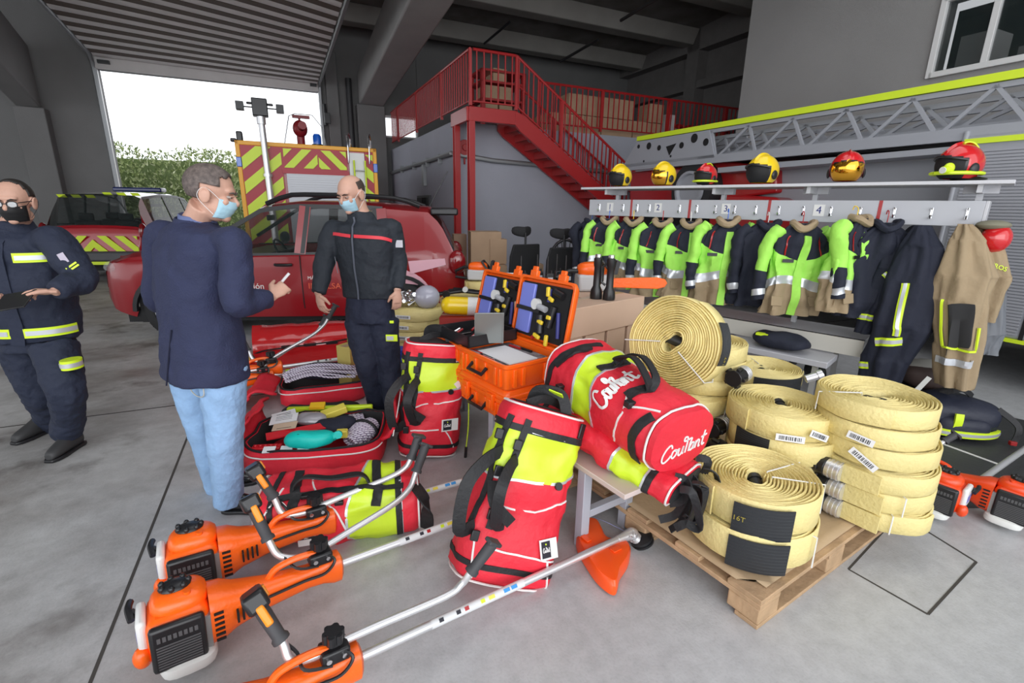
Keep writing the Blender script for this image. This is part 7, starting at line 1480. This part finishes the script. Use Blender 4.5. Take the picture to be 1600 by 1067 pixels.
# ---- bald man in black jacket ----
F2 = Fig('bald man in dark zip jacket with red chest line, hand over a grip', (-1.06, 3.52, 0)); fy = radians(-104); F2.f = V((cos(fy), sin(fy), 0)); F2.r = V((sin(fy), -cos(fy), 0))
Yb = 3.5
hp2 = D(549, 304, 3.44); nb2 = D(566, 340, Yb); hips2 = D(578, 480, Yb)
B = dict(F=F2, hR=D(562, 500, Yb), hL=D(598, 500, Yb), kR=D(574, 570, 3.46), kL=D(608, 572, 3.5), aR=D(593, 638, 3.62), aL=D(617, 640, 3.5), shR=D(521, 358, Yb), shL=D(611, 354, Yb), elR=D(506, 412, 3.46), elL=D(622, 410, 3.54), wrR=D(497, 460, 3.36), wrL=D(621, 455, 3.42),
 core=[(hips2+V((0, 0, -.06)), .165, .11), (hips2+V((0, 0, .1)), .16, .11), (D(572, 420, Yb), .17, .12), (D(568, 370, Yb), .20, .12), (D(567, 352, Yb), .18, .1), (nb2+V((0, 0, -.02)), .07, .07)]); body(B)
dkh = mat('hair_dark_stubble', (.06, .04, .032), .7, var=.3, vscale=80)
head(F2, hp2, (-.42, -.85, -.30), (-.05, -.1, 1), dkh, 'bald', MSK, 1, nb2)
hand(F2.body, F2.L(B['wrR']), (.22, -.05, -1), (.4, .9, 0), (1, 0, 0), curls=[.7, .5, .5, .6]); hand(F2.body, F2.L(B['wrL']), (-.1, .1, -1), (-.5, .8, 0), (-1, 0, 0), curl=.4)
F2.body.build('body', K['skin'], F2.t, remesh=.0048, sm=3)
JK = mat('softshell_charcoal', (.016, .021, .030), .75, bump=.25, bscale=50); m = MB()
jz = [(D(577, 463, Yb), .185, .135), (D(577, 450, Yb), .195, .14), (D(573, 415, Yb), .20, .15), (D(570, 375, Yb), .225, .15), (D(568, 355, Yb), .215, .13), (nb2+V((0, 0, -.02)), .10, .09), (nb2+V((-.01, -.01, .045)), .080, .08)]
torso(F2, m, interp(jz, 4), 0, 40, .85)
for a, b_, c in ((B['shR'], B['elR'], B['wrR']), (B['shL'], B['elL'], B['wrL'])):
    sc_ = a.lerp(nb2, .42)+V((0, 0, -.04)); m.ell(F2.L(a+V((0, 0, -.02))), (.074, .074, .074), 0, 18, 12)
    q, r = smooth_chain([sc_, a+V((0, 0, -.015)), a.lerp(b_, .5), b_, b_.lerp(c, .5), b_.lerp(c, .97)], [.060, .076, .074, .070, .060, .052]); F2.limb(m, q, r, 18)
m.build('jacket', JK, F2.t, remesh=.009, sm=7, disp=(.026, .10))
def chest(F, jz, k, ang, off=.012):
    """point on torso loft: k ring position, ang around (90 = front)"""
    i = min(int(k), len(jz)-2); t = k-i; t = t*t*(3-2*t); c = V(jz[i][0]).lerp(V(jz[i+1][0]), k-i); w = jz[i][1]+(jz[i+1][1]-jz[i][1])*t+off; d = jz[i][2]+(jz[i+1][2]-jz[i][2])*t+off; a = radians(ang)
    return F.L(c)+F.r*w*sgn(cos(a))*abs(cos(a))**.85+F.f*d*sgn(sin(a))*abs(sin(a))**.85
def chestline(F, name, jz, pts, w, mt, off=.010, th=.003):
    q = cat([(k, a, 0) for k, a in pts], 8); P = [chest(F, jz, p.x, p.y, off) for p in q]; C = [F.L(V(jz[min(int(p.x), len(jz)-2)][0])) for p in q]; N = [V((p.x-c.x, p.y-c.y, 0)) for p, c in zip(P, C)]; m = MB(); m.strip(P, N, w, th); return m.build(name, mt, F.t)
RL_ = mat('red_piping', (.75, .04, .06), .5)
chestline(F2, 'red_chest_line', jz, [(3.05, 168), (3.3, 140), (3.4, 92)], .022, RL_, .012); chestline(F2, 'red_chest_line', jz, [(3.4, 88), (3.5, 50), (3.25, 14)], .022, RL_, .012)
chestline(F2, 'zip', jz, [(.05, 90), (1, 90), (2, 90), (3, 90), (4, 90), (5.4, 90)], .012, mat('zip_grey', (.09, .10, .13), .4), .010); chestline(F2, 'pocket_zip', jz, [(1.7, 40), (2.4, 32)], .008, mat('zip_grey', (0, 0, 0)), .012)
a_ = B['shL'].lerp(B['elL'], .45); o = MB().box(F2.L(a_)+V((.05, -.066, .0)), (.05, .006, .05)).build('sleeve_badge', mat('badge_white', (.55, .55, .6), .5), F2.t)
TRS = mat('trousers_navy', (.012, .016, .038), .8, bump=.35, bscale=30)
def trousers(F, X, hips, rs, mt, disp=(.026, .09)):
    m = MB(); torso(F, m, interp([(hips+V((0, 0, -.10)), .180, .135), (hips+V((0, 0, .0)), .178, .13), (hips+V((0, 0, .10)), .168, .12)], 3), 0, 32)
    for s in 'RL':
        h_, k_, a_ = X['h'+s], X['k'+s], X['a'+s]; q, r = smooth_chain([h_, h_.lerp(k_, .5), k_, k_.lerp(a_, .5), a_+(a_-k_).normalized()*.03], rs); F.limb(m, q, r, 20)
    return m.build('trousers', mt, F.t, remesh=.009, sm=3, disp=disp)
trousers(F2, B, hips2, [.115, .105, .088, .080, .078], TRS)
for (pt, w_) in ((D(612, 528, 3.40), .085), (D(612, 503, 3.40), .03), (D(546, 529, 3.46), .03)):
    o = MB().box(F2.L(pt), (w_, .012, .05 if w_ > .05 or pt.x < -1 else .02), 0, None).build('reflective_tape', K['hvy'], F2.t, bevel=.003)
    if w_ > .05: MB().box(F2.L(pt)+V((-.01, -.007, 0)), (w_*.6, .004, .03)).build('silver_strip', K['silver'], o)
shoe(F2, V((B['aR'].x, B['aR'].y+.05, 0)), (-.3, -1, 0), K['blk']); shoe(F2, V((B['aL'].x, B['aL'].y+.05, 0)), (.2, -1, 0), K['blk'])
# ---- man at the left with glasses and black mask ----
F3 = Fig('man with glasses and black mask in navy uniform with yellow reflective bands', (-2.95, 2.98, 0)); fy = radians(-76); F3.f = V((cos(fy), sin(fy), 0)); F3.r = V((sin(fy), -cos(fy), 0)); Yc = 2.95
hp3 = D(24, 316, 2.90); nb3 = D(22, 352, Yc); hips3 = D(58, 520, Yc)
X = dict(F=F3, hR=D(35, 540, 2.98), hL=D(84, 540, 2.9), kR=D(62, 615, 3.02), kL=D(104, 610, 2.80), aR=D(84, 662, 3.2), aL=D(106, 672, 2.92), shR=D(-42, 385, Yc+.02), shL=D(86, 376, Yc-.02), elR=D(-62, 450, Yc), elL=D(128, 436, 2.88), wrR=D(-22, 474, 2.74), wrL=D(84, 456, 2.70),
 core=[(hips3+V((0, 0, -.06)), .17, .12), (hips3+V((0, 0, .1)), .17, .12), (D(36, 450, Yc), .19, .14), (D(26, 395, Yc), .2, .13), (D(22, 372, Yc), .18, .1), (nb3+V((0, 0, -.02)), .07, .07)]); body(X)
head(F3, hp3, (.30, -.93, -.12), (0, 0, 1), mat('hair_black', (.02, .016, .014), .6), 'short', mat('mask_black', (.012, .012, .013), .7), 0, nb3, True)
hand(F3.body, F3.L(X['wrL']), (-.95, -.1, .02), (-.2, -.3, -1), (0, -.8, .5), curls=[.5, .6, .7, .8], s=1.05); hand(F3.body, F3.L(X['wrR']), (.9, -.2, .05), (0, .2, 1), (0, -1, .3), curls=[.8, .9, 1, 1], s=1.05)
F3.body.build('body', K['skin'], F3.t, remesh=.0048, sm=3)
UN = mat('uniform_navy', (.015, .021, .045), .78, bump=.35, bscale=34); m = MB()
uz = [(D(60, 528, Yc), .225, .17), (D(58, 505, Yc), .222, .17), (D(44, 455, Yc), .225, .18), (D(28, 400, Yc), .25, .17), (D(22, 376, Yc), .225, .14), (nb3+V((0, 0, -.02)), .10, .09), (nb3+V((0, 0, .03)), .082, .08)]
torso(F3, m, interp(uz, 4), 0, 40, .85)
for a, b_, c in ((X['shR'], X['elR'], X['wrR']), (X['shL'], X['elL'], X['wrL'])):
    sc_ = a.lerp(nb3, .42)+V((0, 0, -.045)); m.ell(F3.L(a+V((0, 0, -.01))), (.084, .084, .084), 0, 18, 12)
    q, r = smooth_chain([sc_, a, a.lerp(b_, .5), b_, b_.lerp(c, .5), b_.lerp(c, .95)], [.07, .09, .088, .082, .070, .054]); F3.limb(m, q, r, 18)
m.build('jacket', UN, F3.t, remesh=.009, sm=7, disp=(.028, .10))
for a0, a1 in ((30, 76), (104, 155)): chestline(F3, 'reflective_band', uz, [(3.05, a0), (3.05, (a0+a1)/2), (3.05, a1)], .055, K['hvy'], .010); chestline(F3, 'silver_band', uz, [(3.05, a0+2), (3.05, (a0+a1)/2), (3.05, a1-2)], .026, K['silver'], .014)
for a0, a1 in ((8, 84), (96, 172)): chestline(F3, 'reflective_band', uz, [(.75, a0), (.75, (a0+a1)/2), (.75, a1)], .058, K['hvy'], .010); chestline(F3, 'silver_band', uz, [(.75, a0+2), (.75, (a0+a1)/2), (.75, a1-2)], .028, K['silver'], .014)
chestline(F3, 'front_placket', uz, [(.0, 90), (1, 90), (2, 90), (3, 90), (4, 90), (5, 90)], .07, mat('uniform_navy', (0, 0, 0)), .006, .005)
a_ = X['shL'].lerp(X['elL'], .5); dd = (X['elL']-X['shL']).normalized(); T = Matrix.Translation(F3.L(a_)+V((.045, -.082, .02))) @ frame((.35, -.9, .15), (1, 0, 0)) @ TR(rot=(0, 0, 28)); MB().box((0, 0, 0), (.035, .06, .004), 0, T).build('shoulder_badge', mat('badge_lilac', (.5, .45, .55), .5), F3.t, bevel=.002); MB().box((.0, -.055, 0), (.065, .010, .004), 0, T @ TR(rot=(0, 0, 12))).box((.0, -.072, 0), (.065, .010, .004), 0, T @ TR(rot=(0, 0, 12))).build('yellow_lettering', K['hvy'], F3.t)
trousers(F3, X, hips3, [.125, .118, .098, .088, .082], mat('uniform_navy', (0, 0, 0)), (.032, .09))
o = MB().tube([F3.L(D(112, 568, 2.78))+V((-.0, 0, .028)), F3.L(D(112, 568, 2.78))+V((0, 0, -.028))], .06, 16, flat=.8).build('thigh_band', K['hvy'], F3.t); MB().tube([F3.L(D(112, 568, 2.78))+V((-.0, -.003, .013)), F3.L(D(112, 568, 2.78))+V((0, -.003, -.013))], .062, 16, flat=.8).build('silver_band', K['silver'], o)
shoe(F3, V((X['aR'].x-.02, X['aR'].y+.02, 0)), (-.15, -1, 0), mat('boot_leather', (.04, .04, .042), .6), .26, .14); shoe(F3, V((X['aL'].x, X['aL'].y+.08, 0)), (.05, -1, 0), mat('boot_leather', (0, 0, 0)), .26, .14)
p = D(22, 470, 2.62); o = MB().box((0, 0, 0), (.21, .13, .009)).build('tablet', K['blk'], None, p, (38, -10, -4), bevel=.003); tag(o, 'thin dark tablet held by the man with glasses', 'tablet')
# ---------------- camera, light ----------------
cd = bpy.data.cameras.new('camera'); cam = bpy.data.objects.new('camera', cd); COL.objects.link(cam); SC.camera = cam
cd.sensor_width = 36; cd.lens = FPX*36/1600; cd.clip_end = 300; cam.location = (0, 0, CH)
cam.rotation_mode = 'QUATERNION'
cam.rotation_quaternion = (Matrix.Rotation(pi/2-TILT, 3, 'X') @ Matrix.Rotation(ROLL, 3, 'Z')).to_quaternion()
wd = bpy.data.worlds.new('world'); SC.world = wd; wd.use_nodes = True; bg = wd.node_tree.nodes['Background']
bg.inputs['Color'].default_value = (.93, .96, 1, 1); bg.inputs['Strength'].default_value = 1.9
def area(name, loc, tgt, sx, sy, e, col=(1, 1, 1)):
    l = bpy.data.lights.new(name, 'AREA'); l.shape = 'RECTANGLE'; l.size = sx; l.size_y = sy; l.energy = e; l.color = col
    o = bpy.data.objects.new(name, l); COL.objects.link(o); o.location = loc; o.rotation_mode = 'QUATERNION'; o.rotation_quaternion = (V(tgt)-V(loc)).to_track_quat('-Z', 'Y'); return o
area('daylight_open_front', (1.0, -4.2, 3.0), (0, 5, .8), 11, 4.2, 350, (.97, .99, 1))
area('overhead_fill', (1.5, 3.5, 6.6), (1.5, 3.5, 0), 6, 5, 140, (.97, .98, 1))  # unseen overhead fill below the roof slab, which has no opening
SC.view_settings.view_transform = 'Standard'; SC.view_settings.look = 'None'; SC.view_settings.gamma = 1; SC.view_settings.use_curve_mapping = False
SC.view_settings.exposure = 0
SC.cycles.max_bounces = 8; SC.cycles.transparent_max_bounces = 12
SC.cycles.sample_clamp_indirect = 6; SC.cycles.caustics_reflective = False; SC.cycles.caustics_refractive = False
